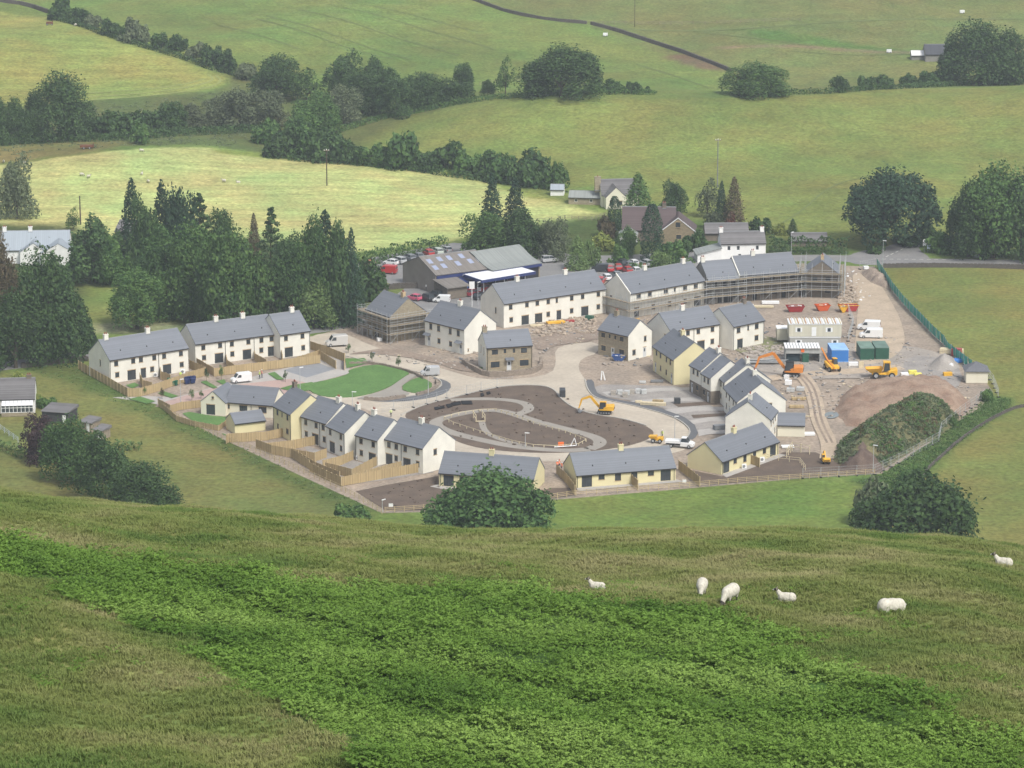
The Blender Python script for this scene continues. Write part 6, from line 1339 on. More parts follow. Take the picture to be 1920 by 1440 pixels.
# green debris mesh screen
c = [P(*p, .05) for p in [(1644, 502), (1656, 520), (1672, 545), (1690, 568), (1706, 585), (1726, 605), (1748, 628), (1770, 648), (1776, 660), (1800, 678), (1822, 695)]]
e = empty('green_mesh_fence', c[0], 0, 'long green debris mesh fence sloping down the right side of the site', 'fence')
for i, (a_, b_) in enumerate(zip(c[:-1], c[1:])):
    n = max(1, round((b_ - a_).length / 3.2)); d = (b_ - a_) / n; s_ = Vector((-d.y, d.x, 0)).normalized()
    for k in range(n):
        p_ = a_ + d * k - c[0]; q = MB(); rows = []
        for j in range(9):
            u = p_ + d * j / 8; w_ = .10 * math.sin(j * 2.2 + k + i * 2); dip = .18 * math.sin(math.pi * j / 8); rows.append((u, w_, dip))
        vs = []
        for u, w_, dip in rows:
            for zz, ww in ((.05, w_ * 1.5 + .25), (.8, w_ + .1), (1.6, w_ * .6), (2.35 - dip, 0)): vs.append(tuple(u + s_ * ww + Vector((0, 0, zz))))
        q.add(vs, [(j * 4 + r, j * 4 + 4 + r, j * 4 + 5 + r, j * 4 + 1 + r) for j in range(8) for r in range(3)], smooth=True)
        q.build('mesh_sheet', GREENM, e); q = MB(); q.tube(p_ - s_ * .1, p_ - s_ * .1 + Vector((0, 0, 2.5)), .045, .045, 6); q.build('post', GALV, e)
# stone walls
DRY = mat_stone('dry_stone', (.13, .115, .10), (.09, .08, .07), (.05, .045, .04), .4, .16)
DRY2 = mat_stone('new_garden_stone', (.30, .25, .20), (.23, .19, .155), (.2, .17, .14), .4, .16)
def stone_wall(pts, label, width=.6, h=1.2, fn=None, m=None, name='stone_wall'):
    mb = strip('w', pts, width, None, z=0, h=h, sm=1, fn=fn, build=False); o_ = Vector(mb.v[2]); mb.v = [tuple(Vector(v) - o_) for v in mb.v]
    n = len(mb.v) // 4; rr = random.Random(len(pts))
    for i in range(n):
        k = rr.uniform(-.1, .1)
        for j in (0, 1): v = mb.v[4 * i + j]; mb.v[4 * i + j] = (v[0], v[1], v[2] + k)
        for j in (2, 3): v = mb.v[4 * i + j]; mb.v[4 * i + j] = (v[0], v[1], v[2] - .3)
    e = empty(name, o_, 0, label, 'wall'); mb.build('wall_body', m or DRY, e)
    cp = MB(); prev = None
    for i in range(n - 1):
        a_ = (Vector(mb.v[4 * i]) + Vector(mb.v[4 * i + 1])) / 2; b_ = (Vector(mb.v[4 * i + 4]) + Vector(mb.v[4 * i + 5])) / 2; L_ = (b_ - a_).length; k = max(1, int(L_ / .9))
        for j in range(k):
            p_ = a_.lerp(b_, (j + .5) / k); M_ = Matrix.Translation(p_) @ Matrix.Rotation(math.atan2(b_.y - a_.y, b_.x - a_.x) + rr.uniform(-.2, .2), 4, 'Z'); s_ = rr.uniform(.7, 1.1); cp.box(-.42 * s_, -width * .45, -.02, .42 * s_, width * .45, .16 * s_, M=M_)
    tag(cp.build('cope_stones', m or DRY, e), kind='stuff'); return e
stone_wall([(1925, 762), (1896, 768), (1850, 792), (1800, 826), (1760, 862), (1738, 882), (1716, 912)], 'dry stone wall running down beside the weedy bank at right', h=.5, width=.3, fn=G)
stone_wall([(1655, 502), (1750, 501), (1850, 502), (2000, 508)], 'long dry stone wall along the road above the right pasture', h=1.0)
stone_wall([(868, -6), (900, 5), (960, 26), (1040, 40), (1100, 45)], 'upper part of the dry stone wall descending the top pasture', h=.9, fn=G, width=.6)
stone_wall([(1108, 46), (1180, 66), (1260, 92), (1330, 118), (1370, 135)], 'lower part of the dry stone wall descending the top pasture', h=1.0, fn=G, width=.7)
stone_wall([(-60, -10), (0, 4), (50, 10), (95, 26)], 'dry stone wall at the top left above the mown field', h=1.2, fn=G, width=.8)
stone_wall([(868, 682), (885, 694), (912, 706), (940, 706), (972, 704), (1000, 700), (1016, 690), (1014, 678)], 'new curved stone wall round the small stone house garden', h=1.0, m=DRY2)
stone_wall([(655, 683), (700, 682), (770, 698), (795, 712)], 'low new stone wall edging the top of the big lawn', h=.5, m=DRY2, width=.4)
stone_wall([(683, 750), (720, 752), (760, 745)], 'low stone wall between the pale path and tarmac footway', h=.6, m=DRY2, width=.6)
stone_wall([(781, 742), (808, 735), (822, 726), (818, 716)], 'low curved stone wall round the small lawn', h=.6, m=DRY2, width=.6)
stone_wall([(650, 596), (690, 588), (745, 580)], 'old stone wall beside the road behind the scaffolded stone house', h=1.2)
stone_wall([(700, 548), (740, 541), (785, 540)], 'old stone wall in front of the garage workshop', h=1.2)
stone_wall([(590, 606), (640, 604), (700, 594)], 'old stone wall along the road under the wood', h=1.1)
stone_wall([(40, 690), (110, 682), (165, 676)], 'old stone wall beside the road left of the first terrace', h=1.0)
# garden board wall of conservatory house
e = rail_fence([(0, 806), (34, 830)], 'pale blue garden fence below the conservatory house', h=1.2, rails=3, m=mat('pale_blue_paint', (.45, .5, .58), .05, 1), bay=2.5, name='garden_fence')
for pts_, w_, k_ in TRACKS: strip('wheel_track' if not k_ else 'mown_line', pts_, w_, MOWN if k_ else DRIVEN, sm=3, fn=G, lift=.10)
# ================================================================== SCAFFOLDING
SP = MB(); SP.tube((0, 0, 0), (0, 0, 1), .035, .035, 6); SPOLE = SP.mesh('scaffold_pole', GALV)
SB = MB()
for i in range(4): SB.box(0, i * .29, 0, 1, i * .29 + .26, .045)
SBOARD = SB.mesh('scaffold_board', mat('scaffold_boards', (.27, .225, .16), .35, 1.5))
SB = MB(); SB.box(0, -.02, 0, 1, .02, .14); TBOARD = SB.mesh('toe_board', MATS['scaffold_boards'])
def scaffold(key, sides, top, label, lifts=(2.0, 4.0), bay=2.1, dense=False, extra=1.2):
    h_, L_, D, ze, rise = HOUSES[key]; e = empty('scaffolding', h_.location, h_.rotation_euler.z, label, 'scaffolding', 'scaffolding round the unfinished houses')
    lines = {'front': ((-1.2, -.4), (L_ + 1.2, -.4), (0, -1)), 'left': ((-.4, D + 1.0), (-.4, -1.2), (-1, 0)), 'right': ((L_ + .4, -1.2), (L_ + .4, D + 1.0), (1, 0)), 'back': ((L_ + 1, D + .4), (-1, D + .4), (0, 1))}
    for s in sides:
        a_, b_, nrm = lines[s]; a_ = Vector((*a_, 0)); b_ = Vector((*b_, 0)); nrm = Vector((*nrm, 0)); L2 = (b_ - a_).length; n = max(1, round(L2 / bay)); d = (b_ - a_) / n; ang = math.atan2(d.y, d.x)
        for r_, off in enumerate((0, 1.25)):
            for i in range(n + 1):
                p_ = a_ + d * i + nrm * off; hh = top + random.uniform(-.2, .8) * extra
                link('pole', SPOLE, e, p_, (0, 0, 0), (1, 1, hh))
            for z in list(lifts) + ([l + 1.0 for l in lifts] + [l + .5 for l in lifts] if r_ else []):
                o = link('ledger', SPOLE, e, a_ + nrm * off + Vector((0, 0, z)), (0, math.pi / 2, ang), (1, 1, L2))
        for z in lifts:
            for i in range(n):
                p_ = a_ + d * i + nrm * .08 + Vector((0, 0, z + .05)); flip = d.cross(nrm).z
                if flip > 0: link('scaffold_board', SBOARD, e, p_, (0, 0, ang), (d.length, 1, 1))
                else: link('scaffold_board', SBOARD, e, p_ + d, (0, 0, ang + math.pi), (d.length, 1, 1))
            link('toe_board', TBOARD, e, a_ + nrm * 1.28 + Vector((0, 0, z + .08)), (0, 0, ang), (L2, 1, 1))
        for i in range(0, n, 3):
            p_ = a_ + d * i + nrm * 1.3; q_ = p_ + d + Vector((0, 0, lifts[0] * 1.0)); v = q_ - p_; o = link('brace', SPOLE, e, p_, scale=(1, 1, v.length)); o.rotation_euler = v.to_track_quat('Z', 'Y').to_euler()
    return e
scaffold('H26', ('front', 'right', 'left'), 6.0, 'scaffolding wrapped round the buff stone house beside the road', (1.9, 3.8, 5.4))
scaffold('H19', ('front', 'left'), 5.2, 'pale scaffolding in front of the far white terrace', (1.9, 3.8))
scaffold('H20', ('front',), 6.6, 'scaffolding before the grey block walled house', (1.9, 3.8, 5.5))
scaffold('H21', ('front', 'right'), 6.8, 'long scaffolding before the unfinished stone terrace', (1.9, 3.8, 5.6))
scaffold('H22', ('front', 'left', 'back'), 8.0, 'tall scaffolding round the narrow gable fronted house', (1.9, 3.8, 5.7))
# ================================================================== VEHICLES
def wheel(par, x, y, r, w_=.2):
    k = ('wh', r, w_)
    if k not in PM:
        q = MB(); q.tube((0, -w_ / 2, 0), (0, w_ / 2, 0), r, r, 12); PM[k] = q.mesh('tyre', BLACKR); q = MB(); q.tube((0, -w_ / 2 - .01, 0), (0, w_ / 2 + .01, 0), r * .58, r * .58, 10); PM[k + (1,)] = q.mesh('rim', RIM)
    o = link('wheel', PM[k], par, (x, y, r)); link('rim', PM[k + (1,)], o)
def loft(mb, st, mi=0):
    """stations (x, halfwidth, zlow, zhigh)"""
    vs = []
    for x, hw, a_, b_ in st:
        c_ = min(.12, (b_ - a_) * .35); vs += [(x, -hw, a_), (x, hw, a_), (x, hw, b_ - c_), (x, hw - c_, b_), (x, -hw + c_, b_), (x, -hw, b_ - c_)]
    fs = []
    for i in range(len(st) - 1):
        for k in range(6): a_ = i * 6 + k; b_ = i * 6 + (k + 1) % 6; fs.append((a_, a_ + 6, b_ + 6, b_))
    fs.append(tuple(range(6))); fs.append(tuple(range(len(vs) - 1, len(vs) - 7, -1)))
    return mb.add(vs, [f[::-1] for f in fs], mi)
LAMP = mat('lamp_glass', (.75, .75, .72), .03, 2, .2, .5); TAIL = mat('tail_lamp', (.35, .02, .02), .03, 2, .2, .5)
def car_proto(style):
    e = empty('parked_car', (0, 0, -50)); PB = mat('car_paint', (.5, .5, .5), .02, 1, .3, .5, coord='obj')
    b = MB()
    if style == 'hatch': loft(b, [(-1.95, .76, .35, .85), (-1.85, .84, .25, .95), (-.9, .87, .22, .98), (.9, .87, .22, .96), (1.55, .84, .25, .86), (1.95, .74, .32, .66)]); gl = [(-1.75, .8, .93), (.95, .8, .93), (.25, .62, 1.43), (-1.35, .62, 1.43)]
    elif style == 'estate': loft(b, [(-2.3, .80, .35, .9), (-2.2, .88, .25, 1.0), (-.9, .9, .22, 1.0), (1.0, .9, .22, .98), (1.8, .86, .25, .88), (2.25, .74, .32, .68)]); gl = [(-2.1, .82, .96), (1.1, .82, .96), (.4, .66, 1.5), (-1.8, .66, 1.5)]
    else: loft(b, [(-2.2, .86, .4, 1.0), (-2.1, .92, .3, 1.1), (-.9, .94, .3, 1.1), (.9, .94, .3, 1.1), (1.6, .92, .32, 1.02), (2.15, .82, .4, .8)]); gl = [(-2.0, .86, 1.07), (1.0, .86, 1.07), (.4, .72, 1.68), (-1.85, .72, 1.68)]
    b.build('body', PB, e)
    (x0, w0, z0), (x1, w1, z1), (x2, w2, z2), (x3, w3, z3) = gl
    g = MB(); g.hexa([(x0, -w0, z0), (x1, -w1, z1), (x1, w1, z1), (x0, w0, z0)], [(x3, -w3, z3), (x2, -w2, z2), (x2, w2, z2), (x3, w3, z3)]); g.build('windows', GLASS, e)
    r = MB(); r.box(x3 - .06, -w2 - .02, z2 - .02, x2 + .06, w2 + .02, z2 + .05)
    for s in (-1, 1):
        for xa, xb in ((x0, x3), (x1, x2), ((x0 + x1) / 2 + .1, (x2 + x3) / 2 + .2)): r.tube((xa, s * w0, z0), (xb, s * w2, z2), .04, .04, 4, smooth=False)
    r.build('roof', PB, e)
    xf, xb = (1.5 if style == 'hatch' else 1.6) , (-1.3 if style == 'hatch' else -1.5)
    for s in (-1, 1):
        wheel(e, xf - .2, s * .78, .31); wheel(e, xb, s * .78, .31)
        ex = {'hatch': 1.9, 'estate': 2.2, 'suv': 2.1}[style]; q = MB(); q.box(ex - .12, s * .6 - .14, .58 if style != 'suv' else .7, ex + .02, s * .6 + .14, .72 if style != 'suv' else .86); q.build('headlight', LAMP, e)
        q = MB(); q.box(-ex - .07, s * .68 - .09, .62, -ex + .08, s * .68 + .09, .9); q.build('tail_light', TAIL, e)
    return e
def van_proto(kind='van'):
    e = empty('van', (0, 0, -50)); PB = mat('van_paint', (.5, .5, .5), .02, 1, .3, .5, coord='obj'); b = MB()
    if kind == 'pickup': loft(b, [(.0, .92, .35, 1.15), (.1, .96, .35, 1.2), (1.4, .96, .3, 1.15), (2.1, .94, .3, 1.05), (2.5, .82, .35, .8)])
    else:
        loft(b, [(-2.5, .93, .3, 2.0), (-2.4, .97, .28, 2.12), (.6, .97, .28, 2.12), (.9, .97, .28, 2.05), (1.62, .95, .28, 1.15), (2.2, .92, .28, 1.02), (2.5, .8, .35, .75)])
    b.build('body', PB, e)
    g = MB()
    if kind == 'pickup': g.hexa([(.12, -.9, 1.16), (1.55, -.9, 1.12), (1.55, .9, 1.12), (.12, .9, 1.16)], [(.2, -.74, 1.85), (1.0, -.74, 1.85), (1.0, .74, 1.85), (.2, .74, 1.85)])
    else: g.add([(1.60, -.8, 1.22), (1.60, .8, 1.22), (1.0, .78, 1.98), (1.0, -.78, 1.98)], [(0, 1, 2, 3)])
    g.build('windscreen', GLASS, e)
    if kind != 'pickup':
        for s in (-1, 1): q = MB(); q.add([(.25, s * .978, 1.2), (1.35, s * .968, 1.2), (.88, s * .978, 1.82), (.25, s * .978, 1.82)], [(0, 1, 2, 3) if s < 0 else (3, 2, 1, 0)]); q.build('side_window', GLASS, e)
    else:
        q = MB(); q.box(.12, -.76, 1.83, 1.08, .76, 1.9); q.build('cab_roof', PB, e)
        q = MB(); q.box(-2.9, -1.0, .85, -.05, 1.0, .93).box(-2.9, -1.0, .93, -.05, -.95, 1.3).box(-2.9, .95, .93, -.05, 1.0, 1.3).box(-2.9, -.95, .931, -2.85, .95, 1.3); q.build('tipper_bed', PB, e)
        q = MB(); q.box(-2.8, -.4, .45, .1, .4, .82); q.build('chassis', BLACKR, e)
    for s in (-1, 1):
        wheel(e, 1.6, s * .86, .34); wheel(e, -1.65 if kind != 'pickup' else -1.7, s * .86, .34)
        q = MB(); q.box(2.36, s * .68 - .12, .72, 2.5, s * .68 + .12, .92); q.build('headlight', LAMP, e)
        q = MB(); q.box(-2.54 if kind != 'pickup' else -2.94, s * .86 - .07, .8, -2.45 if kind != 'pickup' else -2.9, s * .86 + .07, 1.2); q.build('tail_light', TAIL, e)
    if kind != 'pickup':
        q = MB(); q.box(-2.515, -.012, .5, -2.49, .012, 2.0); q.build('rear_door_gap', BLACKR, e)
        for s in (-1, 1): q = MB(); q.box(-2.515, s * .45 - .3, 1.3, -2.49, s * .45 + .3, 1.75); q.build('rear_window', GLASS, e)
    return e
def paint(o, col):
    nm = 'paint_%02d_%02d_%02d' % tuple(int(c_ * 99) for c_ in col)
    m = mat(nm, col, .02, 1, .3, .5)
    def go(q):
        if q.type == 'MESH' and q.material_slots and q.data.materials[0].name in ('car_paint', 'van_paint'): q.material_slots[0].link = 'OBJECT'; q.material_slots[0].material = m
        for ch in q.children: go(ch)
    go(o)
PROTO = {'hatch': car_proto('hatch'), 'estate': car_proto('estate'), 'suv': car_proto('suv'), 'van': van_proto('van'), 'pickup': van_proto('pickup')}
USED = set()
def vehicle(kind, px, py, deg, col, name, label, cat='car', group=None, sc=1.0, sz=None, z=.13, fn=None):
    o = PROTO[kind] if kind not in USED else copy_tree(PROTO[kind]); USED.add(kind)
    p = fn(px, py) if fn else P(px, py, z); o.location = p; o.rotation_euler = (0, 0, R(deg)); o.scale = sz or (sc, sc, sc); o.name = name
    tag(o, label, cat, group); paint(o, col); return o
Wt, Sv, Rd, Dk, Bl, Gy, Mr = (.72, .73, .73), (.42, .43, .44), (.42, .03, .03), (.035, .04, .045), (.12, .22, .38), (.2, .21, .23), (.22, .03, .04)
CG = 'cars parked around the garage'
V = vehicle
V('van', 452, 716, 205, Wt, 'parked_van', 'white van with an open side door parked by the brick paved lane', 'van', sz=(.86, .9, .95))
V('van', 631, 648, 195, (.50, .49, .47), 'parked_van', 'large dusty silver van with pink side lettering on the road by the scaffolded house', 'van', sz=(.95, 1.1, 1.15))
V('van', 806, 703, 190, Sv, 'parked_van', 'silver van on the haul road beside the small lawn', 'van', sz=(.8, .95, .9))
V('van', 1629, 618, 168, Wt, 'parked_van', 'rear white van behind the nearer one in the compound', 'van', sc=1.02)
V('van', 1633, 633, 176, Wt, 'parked_van', 'front white van with dark cab window in the compound', 'van', sc=1.02)
V('pickup', 1277, 838, -14, Wt, 'tipper_truck', 'white tipper pickup truck at the right end of the haul road', 'pickup truck', sz=(1.05, 1, 1.05))
for q in [
 ('suv', 800, 563, 130, Dk, 'dark car with silver roof left in front of the garage office'), ('estate', 817, 556, 130, Dk, 'dark grey estate car nearest the garage office door'),
 ('hatch', 777, 562, 140, (.6, .12, .2), 'pinkish red car behind the scaffolded stone house'), ('van', 828, 566, 170, Wt, 'small white van with a dark window in front of the garage'),
 ('suv', 888, 554, 30, Mr, 'dark red car behind the white roadside sign post'), ('suv', 910, 545, 40, Rd, 'bright red car at the edge of the canopy'), ('estate', 903, 560, 40, Dk, 'dark car at the gable of the longest terrace'),
 ('hatch', 955, 535, 60, Rd, 'red car in shade under the canopy front'), ('hatch', 935, 537, 70, Mr, 'maroon car half hidden under the canopy'),
 ('hatch', 986, 524, 100, Gy, 'dark silver car right of the canopy chimney'), ('hatch', 1002, 520, 105, Bl, 'pale blue car at the right end of the canopy'),
 ('hatch', 733, 496, 150, Wt, 'white car nearest the barn behind the red vehicle'), ('suv', 748, 493, 130, Sv, 'silver car second in the row behind the garage'), ('estate', 768, 487, 120, Gy, 'grey car third in the row behind the garage'),
 ('hatch', 784, 484, 120, Gy, 'dark grey car fourth in the row behind the garage'), ('estate', 803, 478, 115, Rd, 'red car in the row behind the garage hedge'), ('estate', 820, 475, 115, (.5, .56, .5), 'pale green white car in the row behind the garage hedge'), ('hatch', 838, 472, 115, Sv, 'last silver car in the row behind the garage hedge'),
 ('hatch', 690, 498, 150, (.55, .2, .12), 'orange brown car at the left end behind the dark shrubs'), ('suv', 1031, 491, 20, Sv, 'silver car parked beyond the swept roof workshop'),
 ('hatch', 1137, 524, 110, Wt, 'white car nearest the gap between the far terraces'), ('hatch', 1155, 519, 110, Gy, 'grey car second in the front row of the upper car park'), ('hatch', 1143, 508, 100, Rd, 'red car left in the middle row of the upper car park'),
 ('hatch', 1159, 505, 100, Rd, 'red car middle in the middle row of the upper car park'), ('hatch', 1176, 510, 110, Rd, 'red car nearest the scaffolded terrace chimney'), ('suv', 1167, 498, 110, Dk, 'dark blue car in the back row of the upper car park'),
 ('hatch', 1188, 497, 110, Wt, 'white hatchback in the back row of the upper car park'), ('estate', 1211, 497, 120, Sv, 'silver white car at the right end of the upper car park'), ('hatch', 1192, 511, 110, Wt, 'white car just over the terrace roof ridge'), ('hatch', 1178, 500, 110, Gy, 'grey car between the dark blue and white ones in the upper car park'),
 ('estate', 1127, 530, 80, Rd, 'red car partly hidden by the end of the longest terrace roof'),
]: V(q[0], q[1], q[2], q[3] + 90 if False else q[3], q[4], 'parked_car', q[5], 'car', CG, sc=.97 if q[0] != 'van' else .8, z=.1)
V('van', 726, 512, 165, Rd, 'red_vehicle', 'bright red van with a white top beside the barn wall', 'van', sc=.95)
V('van', 1124, 508, 180, (.03, .035, .04), 'horse_trailer', 'dark van like trailer with a pale roof at the edge of the upper car park', 'trailer', sc=.85)
# tracks and plant
def track(par, y, L_=3.2, h=.75, w_=.5):
    q = MB(); pts = []
    for i in range(7): a_ = math.pi / 2 + math.pi * i / 6; pts.append((-L_ / 2 + h / 2 + math.cos(a_) * h / 2, y - w_ / 2, h / 2 + math.sin(a_) * h / 2))
    for i in range(7): a_ = -math.pi / 2 + math.pi * i / 6; pts.append((L_ / 2 - h / 2 + math.cos(a_) * h / 2, y - w_ / 2, h / 2 + math.sin(a_) * h / 2))
    q.prism(pts, (0, w_, 0)); q.build('track', BLACKR, par)
    for i in range(5): q = MB(); x = -L_ / 2 + h / 2 + i * (L_ - h) / 4; q.tube((x, y - w_ / 2 - .03, h / 2), (x, y + w_ / 2 + .03, h / 2), .2, .2, 8); q.build('track_roller', LEAD, par)
def excavator(px, py, deg, m, label, sc=1.0, arm=((1.0, 1.3), (3.2, 3.9), (5.2, 3.2), (5.9, 1.0)), z=.12, name='excavator', tracks=0, boomm=None):
    e = empty(name, P(px, py, z), R(deg), label, 'excavator'); e.scale = (sc, sc, sc)
    for y in (-1.05, 1.05): track(e, y)
    q = MB(); q.box(-.8, -.6, .35, .8, .6, .95); q.build('undercarriage', BLACKR, e)
    q = MB(); loft(q, [(-2.3, .95, 1.0, 1.9), (-2.1, 1.25, .95, 2.05), (-.6, 1.28, .95, 2.0), (.9, 1.2, .95, 1.35), (1.2, 1.1, 1.0, 1.25)]); q.build('body', m, e)
    q = MB(); q.box(-2.34, -1.0, 1.15, -2.31, 1.0, 1.5); q.build('counterweight_stripe', BLACKR, e)
    q = MB(); q.hexa([(-.5, .35, 1.3), (1.15, .35, 1.3), (1.15, 1.25, 1.3), (-.5, 1.25, 1.3)], [(-.5, .4, 2.9), (.85, .4, 2.9), (.85, 1.2, 2.9), (-.5, 1.2, 2.9)]); q.build('cab', GLASS, e)
    q = MB(); q.box(-.56, .34, 2.88, .95, 1.26, 3.0)
    for x_, y_ in ((-.5, .36), (-.5, 1.24)): q.tube((x_, y_, 1.3), (x_, y_, 2.9), .05, .05, 4)
    for y_ in (.37, 1.23): q.tube((1.15, y_, 1.3), (.86, y_, 2.9), .05, .05, 4)
    q.build('cab_frame', BLACKR if m is ORG else m, e)
    def beam(a_, b_, h0, h1_, w_, nm):
        a_, b_ = Vector((a_[0], -.1, a_[1])), Vector((b_[0], -.1, b_[1])); d = (b_ - a_).normalized(); n = Vector((-d.z, 0, d.x)); q = MB(); o_ = Vector((0, w_ / 2, 0))
        mid = (a_ + b_) / 2; q.hexa([a_ - n * h0 - o_, mid - n * (h0 + h1_) * .65 - o_, mid - n * (h0 + h1_) * .65 + o_, a_ - n * h0 + o_], [a_ + n * h0 - o_, mid + n * (h0 + h1_) * .5 - o_, mid + n * (h0 + h1_) * .5 + o_, a_ + n * h0 + o_])
        q.hexa([mid - n * (h0 + h1_) * .65 - o_, b_ - n * h1_ - o_, b_ - n * h1_ + o_, mid - n * (h0 + h1_) * .65 + o_], [mid + n * (h0 + h1_) * .5 - o_, b_ + n * h1_ - o_, b_ + n * h1_ + o_, mid + n * (h0 + h1_) * .5 + o_]); q.build(nm, boomm or m, e)
    (a0, a1, a2, a3) = arm; mid = a1
    beam(a0, a1, .22, .26, .42, 'boom'); beam(a1, a2, .26, .18, .42, 'boom'); beam(a2, a3, .22, .12, .34, 'stick')
    q = MB(); q.tube((a0[0] + .5, -.1, a0[1] + .1), (a1[0] - .5, -.1, a1[1] - .9), .08, .06, 6); q.tube((a1[0] + .2, -.1, a1[1] + .4), (a2[0], -.1, a2[1] + .45), .07, .05, 6); q.build('hydraulic_ram', RIM, e)
    bx, bz = a3; q = MB(); q.prism([(bx - .1, -.65, bz + .1), (bx + .25, -.65, bz - .3), (bx + .1, -.65, bz - .85), (bx - .5, -.65, bz - .95), (bx - .9, -.65, bz - .55), (bx - .55, -.65, bz - .6), (bx - .2, -.65, bz - .35)], (0, 1.1, 0)); q.build('bucket', LEAD, e)
    return e
excavator(1133, 775, 172, YEL, 'yellow tracked excavator with raised arm on the haul road', .88)
excavator(1483, 705, 172, ORG, 'orange tracked excavator with a long arm behind the stepped houses', 1.12, arm=((1.0, 1.3), (3.4, 4.3), (6.0, 3.4), (6.9, .9)))
excavator(1548, 868, 95, YEL, 'yellow mini excavator working at the dark cavity of the mound', .58, arm=((1.0, 1.3), (2.8, 3.2), (4.3, 2.6), (4.8, 1.0)), name='mini_excavator')
e = empty('telehandler', P(1560, 694, .12), R(-75), 'yellow telescopic handler facing away in front of the blue container', 'telehandler')
q = MB(); loft(q, [(-2.2, 1.0, .7, 1.7), (-1.2, 1.1, .6, 1.6), (1.6, 1.1, .6, 1.2), (2.0, .9, .7, 1.1)]); q.build('body', YEL, e)
q = MB(); q.hexa([(-.9, .2, 1.2), (.6, .2, 1.2), (.6, 1.1, 1.2), (-.9, 1.1, 1.2)], [(-.8, .25, 2.5), (.3, .25, 2.5), (.3, 1.05, 2.5), (-.8, 1.05, 2.5)]); q.build('cab', GLASS, e)
q = MB(); q.box(-.85, .2, 2.48, .35, 1.1, 2.58); q.build('cab_roof', YEL, e)
q = MB(); q.tube((-2.0, -.4, 1.9), (-5.6, -.4, 3.6), .22, .16, 4, smooth=False); q.tube((2.2, -.4, 1.0), (-2.0, -.4, 1.9), .22, .22, 4, smooth=False); q.build('boom', ORG, e)
for x_ in (-1.5, 1.5):
    for y_ in (-1.05, 1.05): wheel(e, x_, y_, .55, .4)
e = empty('site_dumper', P(1655, 708, .12), R(178), 'yellow site dumper truck with an open skip in the compound', 'dumper')
e.scale = (1.15, 1.15, 1.15)
q = MB(); loft(q, [(-2.6, .9, .8, 1.7), (-2.4, 1.05, .7, 1.8), (-1.0, 1.05, .7, 1.5), (-.6, .8, .7, 1.1), (2.0, .6, .7, .95)]); q.build('body', YEL, e)
q = MB(); q.hexa([(-1.3, -.7, 1.5), (0, -.7, 1.4), (0, .7, 1.4), (-1.3, .7, 1.5)], [(-1.2, -.65, 2.9), (-.2, -.65, 2.9), (-.2, .65, 2.9), (-1.2, .65, 2.9)]); q.build('cab', GLASS, e)
q = MB(); q.box(-1.35, -.75, 2.88, -.05, .75, 3.05); q.tube((-1.3, -.7, 1.5), (-1.2, -.65, 2.9), .08, .08, 4).tube((-1.3, .7, 1.5), (-1.2, .65, 2.9), .08, .08, 4).tube((0, -.7, 1.4), (-.2, -.65, 2.9), .08, .08, 4).tube((0, .7, 1.4), (-.2, .65, 2.9), .08, .08, 4); q.build('cab_roof', YEL, e)
q = MB(); b0 = [(.3, -.7, 1.05), (2.2, -.7, 1.0), (2.2, .7, 1.0), (.3, .7, 1.05)]; t0 = [(.1, -1.15, 1.9), (3.2, -1.15, 1.75), (3.2, 1.15, 1.75), (.1, 1.15, 1.9)]
q.add(b0 + t0, [(0, 3, 2, 1), (0, 1, 5, 4), (1, 2, 6, 5), (2, 3, 7, 6), (3, 0, 4, 7)]); q.add([(v[0] * .97 + .04, v[1] * .93, v[2] + .06) for v in b0 + t0], [(0, 1, 2, 3), (0, 4, 5, 1), (1, 5, 6, 2), (2, 6, 7, 3), (3, 7, 4, 0)]); q.build('skip', YEL, e)
for x_ in (-1.6, 1.3):
    for y_ in (-1.0, 1.0): wheel(e, x_, y_, .6, .45)
e = empty('mini_dumper', P(1232, 829, .2), R(165), 'small yellow dumper beside the worker at the edge of the topsoil', 'dumper')
q = MB(); loft(q, [(-1.2, .6, .5, 1.2), (-.2, .65, .45, 1.15), (.2, .5, .45, .8)]); q.build('body', YEL, e)
q = MB(); q.hexa([(.2, -.5, .6), (1.1, -.5, .6), (1.1, .5, .6), (.2, .5, .6)], [(0, -.75, 1.35), (1.6, -.75, 1.25), (1.6, .75, 1.25), (0, .75, 1.35)]); q.build('skip', YEL, e)
q = MB(); q.tube((-.9, -.5, 1.1), (-.9, -.5, 2.2), .04, .04, 4).tube((-.9, .5, 1.1), (-.9, .5, 2.2), .04, .04, 4).tube((-.9, -.5, 2.2), (-.9, .5, 2.2), .04, .04, 4); q.build('roll_bar', BLACKR, e)
for x_ in (-.7, .7):
    for y_ in (-.62, .62): wheel(e, x_, y_, .4, .3)
# ================================================================== CABINS, CONTAINERS, SKIPS
def container(px, py, deg, L_, W_, H_, m, label, name='shipping_container', cat='container', roofm=None):
    e = empty(name, P(px, py, .12), R(deg), label, cat); q = MB(); q.box(-L_ / 2, 0, 0, L_ / 2, W_, H_); q.build('body', m, e)
    n = int(L_ / .3)
    q = MB()
    for i in range(n):
        x = -L_ / 2 + .12 + i * (L_ - .2) / n; q.box(x, -.035, .15, x + .14, -.001, H_ - .15)
    q.build('corrugation', m, e)
    q = MB(); q.box(-L_ / 2 - .03, -.05, H_ - .12, L_ / 2 + .03, W_ + .03, H_ + .03).box(-L_ / 2 - .03, -.05, 0, L_ / 2 + .03, W_ + .03, .12); q.build('frame', roofm or m, e)
    return e
container(1575, 679, 3, 3.6, 6.5, 2.7, mat_rows('blue_container', (.055, .22, .58), 1, .3, .85, .08, .6), 'bright blue container beside the telehandler', roofm=mat('pale_blue_roof', (.28, .46, .72), .12, .6))
